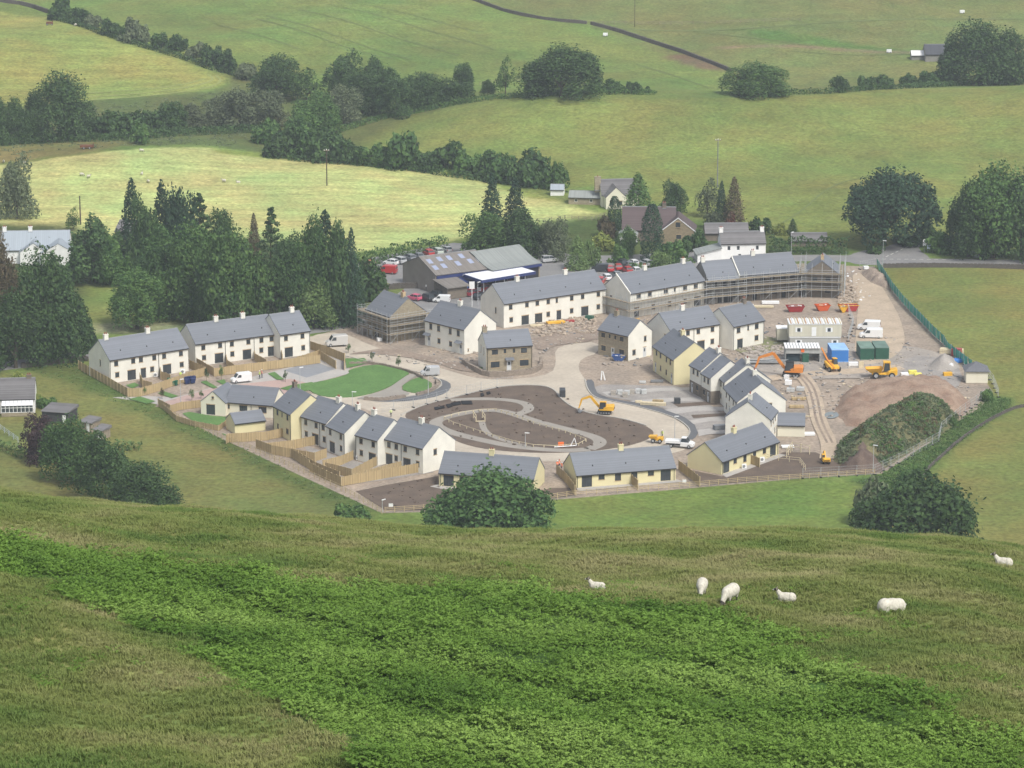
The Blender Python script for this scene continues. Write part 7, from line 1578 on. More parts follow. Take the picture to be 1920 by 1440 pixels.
container(1626, 675, 2, 3.0, 6.5, 2.6, GREENC, 'left dark green container of the pair', roofm=mat('faded_green', (.16, .24, .20), .2, .6))
container(1654, 674, 2, 2.9, 6.4, 2.6, GREENC, 'right dark green container of the pair', roofm=mat('faded_green2', (.13, .20, .17), .2, .6))
CAB = mat_rows('cabin_panel', (.56, .54, .44), 0, .4, .93, .06, .8)
def cabin(px, py, deg, L_, W_, H_, z, label, m=CAB, wins=(), door=None, roofm=None):
    e = empty('site_cabin', P(px, py, .12) + Vector((0, 0, z)), R(deg), label, 'site cabin'); q = MB(); q.box(-L_ / 2, 0, 0, L_ / 2, W_, H_); q.build('wall', m, e)
    q = MB(); q.box(-L_ / 2 - .1, -.1, H_ - .002, L_ / 2 + .1, W_ + .1, H_ + .18); q.build('roof', roofm or PLASTW, e)
    for x in wins:
        q = MB(); q.box(x - .75, -.05, 1.0, x + .75, -.003, 2.0); w_ = q.build('window_shutter', PLASTW, e); q = MB(); q.box(x - .35, -.06, 1.1, x + .35, -.051, 1.9); q.build('pane', GLASS, w_)
    if door is not None: q = MB(); q.box(door - .5, -.04, .1, door + .5, -.003, 2.1); q.build('door', PLASTW, e)
    return e
cabin(1528, 654, 0, 11.0, 5.0, 2.5, 0, 'lower site cabin under the larger stacked one', wins=(-3.6, 4.3), m=mat('grey_cabin', (.38, .38, .36), .08, .6))
e = cabin(1528, 654, 0, 11.4, 5.2, 2.7, 2.75, 'upper stacked pale site cabin with a striped timber laden roof', wins=(-3.6, 3.0), door=-.3)
for i in range(21):
    x = -5.4 + i * .54; q = MB(); q.box(x, -.15, 2.9, x + .2, 5.3, 3.02 + random.uniform(0, .06)); q.build('roof_batten', [mat('batten_tan', (.48, .30, .16), .2, 3), PLASTW, WOODPALE][i % 3], e)
cabin(1476, 642, 0, 4.5, 3.0, 2.5, .5, 'small cream cabin left of the stacked pale one')
e = empty('open_store', P(1505, 679, .12), R(0), 'open fronted grey store with a white corrugated roof and dark inside', 'store')
for bb in ((-3.7, 0, 0, -3.6, 4.5, 3.1), (3.6, 0, 0, 3.7, 4.5, 3.1), (-3.6, 4.4, 0, 3.6, 4.5, 3.1), (-3.6, -.02, 1.9, 3.6, .08, 3.1)): q = MB(); q.box(*bb); q.build('wall', mat_rows('grey_panel', (.36, .37, .36), 0, .35, .88, .08, .8), e)
for i in range(12): q = MB(); q.box(-3.8 + i * .634, -.4, 3.1, -3.8 + i * .634 + .5, 4.6, 3.24); q.build('roof_sheet', PLASTW, e)
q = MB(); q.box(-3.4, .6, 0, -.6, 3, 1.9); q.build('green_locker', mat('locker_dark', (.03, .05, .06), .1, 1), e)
q = MB(); q.box(-.1, -.15, 0, 1.3, .4, 2.0); q.build('green_cabinet', GREENC, e)
q = MB(); q.box(-.4, -.1, 2.2, .3, -.03, 2.9); q.build('orange_sign', HIORG, e)
def skip(px, py, deg, m, label, L_=3.6, H_=1.3, m2=None, fill=None):
    e = empty('skip', P(px, py, .1), R(deg), label, 'skip', 'waste skips'); w_ = 1.7; q = MB(); b0 = [(-L_ / 2 + .7, 0, 0), (L_ / 2 - .7, 0, 0), (L_ / 2 - .7, w_, 0), (-L_ / 2 + .7, w_, 0)]; t0 = [(-L_ / 2, -.1, H_), (L_ / 2, -.1, H_), (L_ / 2, w_ + .1, H_), (-L_ / 2, w_ + .1, H_)]
    q.add(b0 + t0, [(0, 3, 2, 1), (0, 1, 5, 4), (1, 2, 6, 5), (2, 3, 7, 6), (3, 0, 4, 7)]); c_ = Vector((0, w_ / 2, .65)); q.add([tuple(c_ + (Vector(v) - c_) * .95) for v in b0 + t0], [(0, 1, 2, 3), (0, 4, 5, 1), (1, 5, 6, 2), (2, 6, 7, 3), (3, 7, 4, 0)]); q.build('skip_body', m, e)
    q = MB(); q.box(-L_ / 2 - .05, -.16, H_ - .08, L_ / 2 + .05, -.08, H_ + .04).box(-L_ / 2 - .05, w_ + .08, H_ - .08, L_ / 2 + .05, w_ + .16, H_ + .04); q.build('rim', m2 or m, e)
    r_ = random.Random(px)
    for i in range(9):
        k = r_.uniform(.15, .5); x, y = r_.uniform(-L_ / 2 + .5, L_ / 2 - .6), r_.uniform(.2, w_ - .4); q = MB(); q.box(-k, -k * .5, 0, k, k * .5, k * .5, M=Matrix.Rotation(r_.uniform(0, 3), 4, 'Z') @ Matrix.Rotation(r_.uniform(-.4, .4), 4, 'X')); q.build('rubbish', [PLASTW, WOODPALE, WOODOLD, LEAD][i % 4], e, (x, y, H_ - .35 + r_.uniform(0, .25)))
    return e
skip(1492, 585, 5, mat('dark_red_paint', (.28, .03, .03), .1, 1), 'dark red skip left in the row before the unfinished terrace', 4.2)
skip(1544, 583, 12, mat('orange_red_paint', (.55, .10, .03), .1, 1), 'orange red skip in the middle before the gable fronted house', 3.4)
skip(1592, 584, 8, REDP, 'bright red skip with a yellow end beside the site track', 4.6, 1.4, m2=YEL)
skip(1582, 586, 10, YEL, 'yellow skip end joined left of the bright red one', 1.9, 1.3)
for i, (a_, b_, lab) in enumerate([(1160, 665, 'blue skip at the door of the stone fronted house')]):
    skip(a_, b_ + 12, -8, mat('skip_blue', (.04, .09, .26), .1, 1), lab, 3.0, 1.1)
skip(1218, 584, 0, REDP, 'small red skip in front of the scaffolded far terrace', 3.0, 1.0)
# ---- materials lying about
def stack(name, px, py, deg, dims, m, label, cat, n=1, gap=.05, z=.12, group=None, strap=None):
    e = empty(name, P(px, py, z), R(deg), label, cat, group); L_, W_, H_ = dims
    for i in range(n):
        q = MB(); q.box(-L_ / 2, 0, i * (H_ + gap), L_ / 2, W_, i * (H_ + gap) + H_); q.build('layer', m, e)
    q = MB(); q.box(-L_ / 2 + .1, W_ * .1, -.1, L_ / 2 - .1, W_ * .9, .0); q.build('pallet', WOODOLD, e); return e
BRICKM = mat_stone('pallet_brick', (.38, .33, .27), (.3, .27, .23), (.5, .5, .48), .3, .12); WRAP = mat('grey_wrap', (.48, .49, .48), .15, 1.5, .5, .4)
GB = 'pallets of paving stacked on the driveways'
pi = 0
for a_, b_, dx in [(1150, 741, 0), (1163, 740, 1), (1176, 741, 0), (1185, 739, 1), (1197, 738, 0), (1208, 739, 1), (1172, 745, 0)]:
    stack('paving_pallet', a_, b_, 8 * dx, (1.1, 1.0, .42), [BRICKM, WRAP, WRAP][pi % 3], '%s pallet of grey paving from the left beside the crescent footway' % ORD[pi], 'pallet', 2, group=GB); pi += 1
stack('timber_stack', 1224, 760, -12, (5.2, .9, .25), WOODPALE, 'long flat pile of pale timber on the driveway', 'timber', 2)
stack('timber_stack', 1233, 755, -12, (2.2, .9, .5), WOOD, 'short thick pile of timber behind the long pale one', 'timber', 1)
stack('timber_stack', 1198, 755, 5, (1.4, .9, .3), WOODPALE, 'small pale timber pile left of the longer one', 'timber', 1)
stack('dark_pallet', 1270, 757, 0, (1.3, 1, 1.1), FRAME, 'dark wrapped block pallet on the driveway', 'pallet', 1)
stack('dark_pallet', 1232, 717, 0, (2.6, .9, .4), LEAD, 'flat dark stack on the dirt before the cream yellow house', 'pallet', 1)
stack('dark_pallet', 1205, 719, 0, (1.4, .9, .4), WRAP, 'small grey stack left on the dirt before the cream yellow house', 'pallet', 1)
stack('dark_pallet', 1352, 806, 20, (2.6, 1.2, .9), LEAD, 'dark grey heap of materials beside the blank gabled house', 'pallet', 1)
stack('dark_pallet', 1060, 742, 90, (2.6, 1.2, .7), FRAME, 'dark grey road plates standing on the haul road', 'road plate', 2)
for i, (a_, b_) in enumerate([(1494, 740), (1498, 725)]): stack('timber_stack', a_, b_ + 25, 0, (3.0, 1, .45), WOOD, ['yellow timber stack behind the long white pair', 'upper yellow timber stack behind the long white pair'][i], 'timber', 1)
stack('timber_stack', 1500, 781, -4, (4.5, .4, .12), WOODPALE, 'long pale planks lying beyond the white garage', 'timber', 1)
stack('timber_stack', 1783, 664, -15, (5, 2, .45), WOODPALE, 'pallets of pale timber at the bend of the green mesh fence', 'timber', 2)
for i, (a_, b_, m_, lab, s_) in enumerate([(1792, 668, REDP, 'red tank beside the green mesh fence', (2, 1.5, 1.6)), (1800, 680, BLUE, 'blue board stack below the red tank', (3.0, 2.0, .6)), (1782, 692, PLASTW, 'white bulk bag by the gravel heap', (1.3, 1.2, 1.1)),
    (1778, 705, YEL, 'small yellow crate left of the hipped hut', (1.8, 1, .7)), (1697, 708, PLASTW, 'pale bulk bag right of the dumper', (1.6, 1.2, .9)), (1712, 702, mat('yellow_bag', (.75, .68, .15), .1, 2), 'yellow wrapped load behind the pale bulk bag', (1.7, 1.2, .7)),
    (1722, 706, MATS['yellow_bag'], 'yellow wrapped load at the right of the pair', (1.5, 1.2, .6)), (1600, 686, PLASTW, 'white bags beside the blue container', (2, 1, .7)), (1615, 690, WOODPALE, 'pale leaning boards before the green containers', (1.0, .4, 1.4)),
    (1478, 722, PLASTW, 'upper white bulk bag behind the orange excavator', (1.4, 1.1, .9)), (1482, 735, WRAP, 'grey wrapped pallet below the white bulk bags', (1.6, 1.1, .7)), (1500, 733, WRAP, 'grey wrapped pallet right of the other one', (1.6, 1.1, .7)), (1474, 712, PAINTW, 'small white tank behind the orange excavator', (1, 1, .9)),
    (1104, 600, GREENC, 'grey blue machine before the longest terrace', (1.8, 1.1, .9)), (1044, 607, YEL, 'yellow timber pile on the churned ground', (4.2, 1.5, .4)), (1070, 604, REDP, 'red barrier pile before the longest terrace', (1.8, .8, .4)), (1190, 602, YEL, 'yellow plank pile by the scaffolding corner', (2.4, .8, .4)), (1008, 612, WOODPALE, 'pale plank pile at the left of the churned ground', (3.2, 1.0, .3)),
    (1478, 840, PLASTW, 'white covered pile behind the angled bungalow', (2.4, 1.4, .3)), (1518, 817, PLASTW, 'white bags beside the small white garage', (2.2, 1.6, .4)), (1445, 570, PLASTW, 'white bags before the unfinished terrace', (4, 1.4, .5)), (1430, 577, WOODPALE, 'pale boards pile before the unfinished terrace', (5, 1.2, .35)),
    (1378, 580, WOODPALE, 'tan board pile over the white roofs before the block walled house', (5, 1.4, .4)), (1400, 575, PLASTW, 'white sheet pile before the block walled house', (3, 1.2, .4)), (1740, 728, WOODPALE, 'long pale pipes lying on the hardstanding', (8, .5, .15)), (1775, 738, FRAME, 'dark scrap pile right of the earth heap', (4.5, 1.6, .5)), (1790, 748, WOODPALE, 'pale scrap boards right of the earth heap', (4.5, 1.2, .3)),
    (712, 640, PLASTW, 'white tank before the scaffolded stone house', (.9, .9, .7)), (1625, 505, PLASTW, 'white bag at the site entrance', (1.2, 1, .7))]):
    stack('material_pile', a_, b_, (i * 37) % 40 - 20, s_, m_, lab, 'building materials', 1)
# scaffold tubes heap behind the stepped row
e = empty('scaffold_tube_pile', P(1440, 684, .12), R(3), 'heaps of dark and silver scaffold tubes left of the open store', 'building materials')
for i in range(26): q = MB(); y = random.uniform(0, 2.6); q.tube((random.uniform(-6, -2), y, .1 + random.uniform(0, .7)), (random.uniform(1, 6), y + random.uniform(-.6, .6), .1 + random.uniform(0, .7)), .07, .07, 5); q.build('tube', [GALV, FRAME, RIM][i % 3], e)
# loose rubble, planks and small stones: too many to count
def debris(name, poly, n, m, smin, smax, seed, flat=.5):
    r_ = random.Random(seed); w_ = wpoly(poly); x0, x1, y0, y1 = min(p[0] for p in w_), max(p[0] for p in w_), min(p[1] for p in w_), max(p[1] for p in w_); mb = MB(); k = 0
    while k < n:
        x, y = r_.uniform(x0, x1), r_.uniform(y0, y1)
        if not pip(np.array([x]), np.array([y]), w_)[0]: continue
        s = r_.uniform(smin, smax); l = s * r_.uniform(1, 3 if flat < .5 else 1.6); mb.box(-l, -s, -.02, l, s, s * 2 * flat * r_.uniform(.5, 1.2), M=Matrix.Translation((x, y, .1)) @ Matrix.Rotation(r_.uniform(0, 3.1), 4, 'Z') @ Matrix.Rotation(r_.uniform(-.25, .25), 4, 'X')); k += 1
    return tag(mb.build(name, m), kind='stuff')
ALLS = [(640, 660), (800, 660), (1000, 620), (1110, 600), (1230, 600), (1480, 600), (1590, 600), (1700, 640), (1800, 700), (1830, 745), (1640, 800), (1560, 790), (1480, 800), (1440, 680), (1200, 690), (1130, 690), (1120, 640), (1030, 660), (900, 700), (820, 690)]
debris('loose_stones', ALLS, 900, mat('loose_stone', (.36, .32, .28), .3, 2), .08, .28, 1)
debris('loose_pale_scraps', ALLS, 200, WOODPALE, .06, .2, 2, .2)
debris('loose_dark_scraps', ALLS, 200, LEAD, .08, .3, 3, .35)
debris('loose_rubble', [(1000, 600), (1120, 592), (1120, 625), (1000, 632)], 240, mat('rubble_tan', (.40, .33, .26), .3, 2), .12, .4, 4)
debris('loose_rubble', [(1560, 540), (1600, 520), (1612, 575), (1580, 580)], 200, MATS['rubble_tan'], .12, .45, 5)
debris('loose_rubble', [(1580, 755), (1620, 735), (1680, 728), (1680, 745), (1610, 775)], 140, LEAD, .15, .5, 6)
debris('loose_rubble', [(1380, 652), (1470, 648), (1470, 668), (1400, 672)], 150, MATS['loose_stone'], .12, .4, 7)
debris('loose_rubble', [(1570, 514), (1600, 508), (1640, 560), (1600, 570)], 40, PLASTW, .08, .22, 8)
debris('topsoil_clods', [(770, 780), (900, 735), (1040, 735), (1200, 800), (1180, 838), (900, 838)], 150, SOIL, .06, .2, 9)
debris('topsoil_clods', [(680, 922), (820, 895), (990, 926), (880, 952), (725, 955)], 90, SOIL, .05, .16, 10)
debris('garden_plants', [(880, 690), (905, 690), (912, 700), (890, 700)], 20, LAWN, .1, .2, 11)
# black planting membranes on the island
for i, q_ in enumerate([[(814, 763), (832, 760), (834, 764), (816, 768)], [(836, 758), (846, 756), (849, 761), (840, 764)], [(846, 755), (862, 752), (865, 757), (850, 760)], [(864, 751), (884, 751), (886, 757), (867, 757)], [(901, 737), (906, 736), (908, 741), (902, 743)], [(912, 735), (918, 733), (920, 737), (914, 739)]]):
    o = sheet('planting_bed', q_, mat('black_mulch', (.018, .018, .02), .2, 2), z=.24, thick=.1, kind=None); tag(o, '%s black planting bed from the left on the topsoil island' % ORD[i], 'planting bed', 'black planting beds')
# timber arch frame on the island, goal like
e = empty('timber_gateway', P(901, 791, .2), R(10), 'pale timber gateway frame inside the topsoil loop', 'gateway')
q = MB()
for x_ in (-.9, .9):
    for y_ in (0, 3.2): q = MB(); q.box(x_ - .07, y_ - .07, 0, x_ + .07, y_ + .07, 1.5); q.build('post', WOODPALE, e)
    q = MB(); q.box(x_ - .05, 0, 1.3, x_ + .05, 3.2, 1.45); q.build('rail', WOODPALE, e); q = MB(); q.box(x_ - .05, 0, .6, x_ + .05, 3.2, .72); q.build('rail', WOODPALE, e)
q = MB(); q.box(-.9, -.05, .1, .9, .05, .25); q.build('step', WOODPALE, e)
e = empty('white_pipes', P(1060, 838, .2), R(12), 'white plastic pipe lengths beside the loop fence', 'pipe')
q = MB(); q.tube((-2.2, 0, .1), (2.2, .3, .1), .1, .1, 6); q.build('pipe', PLASTW, e); q = MB(); q.tube((1.2, .5, .1), (1.9, .4, 1.6), .08, .08, 6).tube((2.3, .2, .1), (1.9, .4, 1.6), .08, .08, 6); q.build('stand', PLASTW, e)
stack('orange_barrier', 1052, 836, 5, (1.1, .4, .7), HIORG, 'orange barrier block beside the loop fence', 'barrier')
e = empty('folded_sign', P(1129, 713, .12), R(0), 'white folding board standing on the dirt right of the haul road', 'sign')
q = MB(); q.prism([(-.35, 0, 0), (-.15, 0, 1.9), (.05, 0, 1.9), (-.1, 0, 0)], (0, .5, 0)); q.build('board', PLASTW, e); q = MB(); q.prism([(.75, 0, 0), (.3, 0, 1.7), (.12, 0, 1.85), (.45, 0, 0)], (0, .5, 0)); q.build('board', PLASTW, e)
# wheelie bins
def bin_proto():
    e = empty('wheelie_bin', (0, 0, -50)); q = MB(); q.hexa([(-.23, -.25, .08), (.23, -.25, .08), (.23, .25, .08), (-.23, .25, .08)], [(-.29, -.33, .98), (.29, -.33, .98), (.29, .33, .98), (-.29, .33, .98)]); q.build('bin_body', mat('bin_plastic', (.1, .1, .1), .05, 1), e)
    q = MB(); q.hexa([(-.3, -.36, .98), (.3, -.36, .98), (.3, .36, .98), (-.3, .36, .98)], [(-.28, -.3, 1.05), (.28, -.3, 1.05), (.28, .36, 1.1), (-.28, .36, 1.1)]); q.build('lid', mat('bin_plastic', (.1, .1, .1)), e)
    q = MB(); q.tube((-.28, .3, .12), (.28, .3, .12), .11, .11, 8); q.build('wheels', BLACKR, e); return e
BP = bin_proto(); first = True
for grp, (x0, y0), n, col, lab in (('green wheelie bins', (318, 724), 6, (.02, .12, .07), 'dark green wheelie bin from the left in the left cluster by the garden fence'), ('navy wheelie bins', (348, 720), 8, (.02, .035, .11), 'navy blue wheelie bin from the left in the right cluster by the garden fence')):
    for i in range(n):
        lb = ORD[i] + ' ' + lab; o = BP if first else copy_tree(BP); first = False; o.location = P(x0 + (i % (n // 2)) * 5.5 + random.uniform(-1, 1), y0 - 4 * (i // (n // 2)) - (i % 4) * .6, .12); o.rotation_euler = (0, 0, random.uniform(-.6, .6)); tag(o, lb, 'bin', grp)
        m_ = mat('bin_' + grp.split()[0], col, .05, 1, .5)
        for ch in o.children:
            if ch.name.startswith(('bin_body', 'lid')): ch.material_slots[0].link = 'OBJECT'; ch.material_slots[0].material = m_
# heat pumps
for i, (a_, b_, dg, lab) in enumerate([(1140, 904, -4, 'white heat pump left behind the middle bungalow'), (1204, 901, -4, 'white heat pump right behind the middle bungalow'), (1395, 878, 20, 'white heat pump left behind the angled bungalow'), (1429, 865, 20, 'white heat pump right behind the angled bungalow'), (292, 706, 10, 'white heat pump in the middle garden of the first terrace'), (343, 700, 10, 'white heat pump in the right garden of the first terrace'), (672, 862, -20, 'white heat pump behind the narrow white house')]):
    e = empty('heat_pump', P(a_, b_, .12), R(dg), lab, 'heat pump', 'heat pumps behind the houses'); q = MB(); q.box(-.45, -.18, 0, .45, .18, .85); q.build('casing', PLASTW, e); q = MB(); q.tube((-.1, -.2, .42), (-.1, -.17, .42), .3, .3, 10); q.build('fan_grille', LEAD, e)
# ================================================================== LAMPS, POLES, SIGNS
def lamp(px, base, top, label, arm=.5, m=None, fn=None):
    p = (fn or (lambda a_, b_: P(a_, b_, .12)))(px, base); h = (base - top) * mpp(p) / CT; e = empty('street_lamp', p, random.uniform(-1, 1), label, 'street lamp', 'street lamps')
    q = MB(); q.tube((0, 0, 0), (0, 0, h * .3), .085, .08, 8).tube((0, 0, h * .3), (0, 0, h), .055, .045, 8); q.build('pole', m or GALV, e)
    q = MB(); q.box(-.1, -.1, h, arm + .3, .1, h + .13); q.build('lantern', PLASTW, e); return e
for q in [(112, 680, 633, 'grey street lamp beside the road at far left'), (1483, 508, 437, 'white street lamp rising behind the unfinished terrace'), (1655, 502, 452, 'white street lamp at the stone wall end by the junction'), (1805, 478, 434, 'white street lamp among the trees right of the junction'),
          (339, 757, 712, 'slim street lamp by the pink paved lane near the bungalow'), (563, 745, 690, 'slim street lamp beside the big lawn left corner'), (661, 770, 735, 'slim street lamp behind the stepped terrace'), (803, 740, 688, 'tall lamp column beside the silver van'), (1265, 826, 781, 'twin headed lamp column by the crescent footway'),
          (985, 838, 812, 'short lamp inside the topsoil loop'), (717, 960, 938, 'short white post lamp at the lowest site corner'), (1637, 885, 835, 'dark lamp column with a camera at the foot of the mound'), (678, 590, 561, 'white lamp behind the scaffolded stone house'), (896, 572, 530, 'sign pole lamp beside the longest terrace gable')]:
    lamp(*q)
e = empty('pole_sign', P(885, 575, .12), 0, 'white rectangular sign board on a tall pole in front of the garage', 'sign')
q = MB(); q.tube((0, 0, 0), (0, 0, 5.0), .08, .08, 8); q.build('pole', PLASTW, e); q = MB(); q.box(-.6, -.08, 4.2, .6, .08, 5.9); q.build('sign_board', PLASTW, e)
def pole(px, base, top, label, arms=False, fn=G, m=None, r=.14):
    p = fn(px, base); h = (base - top) * mpp(p) / CT; e = empty('utility_pole', p, .2, label, 'pole'); q = MB(); q.tube((0, 0, -.3), (0, 0, h), r, r * .7, 8); q.build('pole', m or mat('creosoted_wood', (.07, .05, .04), .2, 3), e)
    if arms: q = MB(); q.box(-.8, -.06, h - .3, .8, .06, h - .15); q.build('cross_arm', WOODOLD, e); q = MB(); q.box(-.1, -.1, h - .15, .1, .1, h + .2).box(-.7, -.08, h - .15, -.55, .08, h + .1).box(.55, -.08, h - .15, .7, .08, h + .1); tag(q.build('insulators', PLASTW, e), kind='stuff')
    return e
pole(613, 348, 282, 'dark wooden pole standing in the hay field', True, r=.17)
pole(151, 421, 368, 'brown wooden pole at the left edge of the hay field', r=.2)
pole(1345, 352, 263, 'tall grey utility pole with a cross arm behind the cottages', True, m=LEAD, r=.16)
pole(1190, 50, -20, 'thin pole at the top of the upper pasture', r=.1)
e = empty('road_sign', G(1733, 474), 0, 'white round and square road signs on a post at the junction', 'road sign'); q = MB(); q.tube((0, 0, 0), (0, 0, 3.4), .06, .06, 6); q.build('post', LEAD, e)
q = MB(); q.tube((0, -.05, 3.0), (0, -.02, 3.0), .42, .42, 14); q.build('round_sign', PLASTW, e); q = MB(); q.box(-.4, -.06, 1.7, .4, -.02, 2.4); q.build('plate', PLASTW, e); q = MB(); q.tube((0, -.06, 3.0), (0, -.051, 3.0), .2, .2, 10); q.build('sign_symbol', BLACKR, e)
e = empty('direction_sign', G(1744, 474), 0, 'pale blue white direction sign right of the round road sign', 'road sign'); q = MB(); q.box(-.8, -.04, .9, .8, .02, 2.0); q.build('sign_board', mat('pale_sign', (.62, .70, .82), .03, 1), e)
for s in (-.6, .6): q = MB(); q.box(s - .05, .021, 0, s + .05, .1, 1.9); q.build('post', LEAD, e)
e = empty('roadside_cabinet', G(1831, 484), 0, 'grey equipment cabinet on the verge right of the junction', 'cabinet'); q = MB(); q.box(-.65, 0, 0, .65, .6, 1.5); q.build('cabinet_body', mat('cabinet_grey', (.42, .46, .46), .05, 1), e); q = MB(); q.box(-.7, -.05, 1.5, .7, .65, 1.58); q.build('cabinet_top', LEAD, e)
e = empty('fence_notice', P(733, 957, .12), 0, 'small white notice on the rail fence at the lowest site corner', 'sign'); q = MB(); q.box(-.4, 0, .7, .4, .03, 1.3); q.build('board', PLASTW, e)
e = empty('fence_notice', P(1283, 913, .12), 0, 'small white notice on the fence right of the middle bungalow', 'sign'); q = MB(); q.box(-.35, 0, .8, .35, .03, 1.4); q.build('board', PLASTW, e)
# young staked trees
for i, (a_, b_, c_, m_) in enumerate([(387, 716, 690, 'dark'), (415, 712, 685, 'mid'), (304, 748, 728, 'brown'), (360, 752, 730, 'mid'), (535, 716, 695, 'dark'), (653, 662, 645, 'mid'), (698, 678, 660, 'mid'), (747, 692, 668, 'mid'), (270, 742, 726, 'mid'), (283, 735, 722, 'brown'), (377, 748, 732, 'mid')]):
    T(a_, b_, c_, 10, 'sparse', m_, 'young_tree', '%s slender young street tree counted along the new paving and lawn' % ORD[i], 'young tree', 'young street trees', lift=.35)
# cattle trailer, feeder and far white specks
for a_, b_, w_, lab, m_, h_ in [(163, 279, 3.8, 'rusty brown flat trailer in the meadow above the hay field', mat('rust', (.16, .07, .04), .2, 1), 1.0), (93, 47, 2.2, 'small rusty feeder in the mown field', MATS['rust'], 1.0)]:
    e = empty('farm_trailer', G(a_, b_), R(4), lab, 'trailer'); q = MB(); q.box(-w_ / 2, -.8, .5, w_ / 2, .8, .5 + h_ * .6); q.build('trailer_body', m_, e); q = MB(); q.box(w_ / 2 - .1, -.8, .5 + h_ * .6, w_ / 2, .8, .5 + h_ * 1.2); q.build('headboard', m_, e)
    for x_ in (-.8, .8):
        for y_ in (-.7, .7): wheel(e, x_, y_, .35)
for a_, b_, lab in [(1804, 25, 'upper white box trailer at the top right pasture'), (1667, 99, 'white box left of the dark farm building'), (1135, 68, 'white trough in the top pasture')]:
    e = empty('farm_box', G(a_, b_), 0, lab, 'trailer'); q = MB(); q.box(-.8, -.5, .2, .8, .5, 1.1); q.build('box_body', PLASTW, e)
    for x_ in (-.5, .5): wheel(e, x_, -.4, .2)
# ================================================================== SHEEP AND PEOPLE (one continuous body each)
DG = [None]
def remesh(name, mb_parts, voxel, mats, assign, smooth=2):
    bm = bmesh.new()
    for kind, a_ in mb_parts:
        if kind == 'e': c_, r_, rot = a_; M_ = Matrix.Translation(c_) @ Matrix.Rotation(rot, 4, 'Y') @ Matrix.Diagonal((*r_, 1)); bmesh.ops.create_icosphere(bm, subdivisions=3, radius=1, matrix=M_)
        else:
            p0, p1, r0, r1 = a_; q = MB(); q.tube(p0, p1, r0, r1, 10); vs = [bm.verts.new(v) for v in q.v]
            for f in q.f: bm.faces.new([vs[i] for i in f])
            for pp, rr in ((p0, r0), (p1, r1)): bmesh.ops.create_icosphere(bm, subdivisions=2, radius=rr, matrix=Matrix.Translation(pp))
    me = bpy.data.meshes.new(name + '_raw'); bm.to_mesh(me); bm.free(); o = bpy.data.objects.new('tmp', me); COL.objects.link(o)
    md = o.modifiers.new('r', 'REMESH'); md.mode = 'VOXEL'; md.voxel_size = voxel; md.use_smooth_shade = True
    s = o.modifiers.new('s', 'SMOOTH'); s.iterations = smooth; s.factor = .5
    dg = bpy.context.evaluated_depsgraph_get(); out = bpy.data.meshes.new_from_object(o.evaluated_get(dg)); bpy.data.objects.remove(o); out.name = name
    out.materials.clear()
    for m in mats: out.materials.append(m)
    for p in out.polygons: p.material_index = assign(p.center); p.use_smooth = True
    return out
WOOL = mat('fleece', (.60, .58, .50), scale=9, rough=.98, bump=1.0, col2=(.46, .43, .36), coord='obj'); FACE = mat('sheep_face', (.06, .055, .05), .2, 6, .9); FACEW = mat('sheep_muzzle', (.6, .58, .54), .1, 6, .9)
HORN = mat('horn', (.35, .3, .22), .1, 8, .7)
def sheep_mesh(pose):
    P_ = []
    lie = pose in ('lie', 'sleep'); dz = -.34 if lie else 0
    P_ += [('e', (Vector((0, 0, .62 + dz)), (.50, .30, .31), 0)), ('e', (Vector((-.28, 0, .63 + dz)), (.30, .30, .31), 0)), ('e', (Vector((.27, 0, .62 + dz)), (.28, .27, .30), 0)), ('e', (Vector((-.52, 0, .60 + dz)), (.07, .06, .13), 0))]
    if pose == 'graze': hd = Vector((.80, 0, .22)); nk = Vector((.42, 0, .66))
    elif pose == 'sleep': hd = Vector((.44, .28, .30)); nk = Vector((.30, .05, .36))
    elif lie: hd = Vector((.66, .03, .78)); nk = Vector((.40, 0, .42))
    else: hd = Vector((.78, 0, .95)); nk = Vector((.42, 0, .70))
    P_.append(('t', (nk, hd.lerp(nk, .25), .19, .11)))
    d = Vector((.10, 0, -.16)) if pose == 'graze' else Vector((.17, 0, -.08)); P_.append(('t', (hd, hd + d, .085, .05)))
    up = Vector((-.02, 0, .05)) if pose != 'graze' else Vector((-.05, 0, .05))
    for s in (-1, 1): P_.append(('t', (hd + up + Vector((0, .06 * s, 0)), hd + up + Vector((-.02, .17 * s, -.01)), .03, .02)))
    if not lie:
        for x_ in (-.36, .33):
            for s in (-1, 1): P_ += [('t', (Vector((x_, .15 * s, .5)), Vector((x_ + (.03 if x_ < 0 else -.01), .15 * s, .25)), .085, .045)), ('t', (Vector((x_ + (.03 if x_ < 0 else -.01), .15 * s, .25)), Vector((x_, .15 * s, .03)), .04, .035))]
    else:
        for s in (-1, 1): P_ += [('t', (Vector((.30, .2 * s, .08)), Vector((.52, .18 * s, .05)), .05, .035)), ('t', (Vector((-.3, .24 * s, .08)), Vector((-.05, .3 * s, .05)), .06, .035))]
    tip = hd + d
    def asg(c_):
        if (c_ - tip).length < .075: return 2
        if (c_ - hd).length < .15 or (c_ - (hd + tip) / 2).length < .12: return 1 if pose != 'graze' or True else 0
        if not lie and c_.z < .30: return 1
        return 0
    return remesh('fleece_body', P_, .028, [WOOL, FACE, FACEW], asg, 1), hd
SM = {k: sheep_mesh(k) for k in ('graze', 'lie', 'stand', 'sleep')}
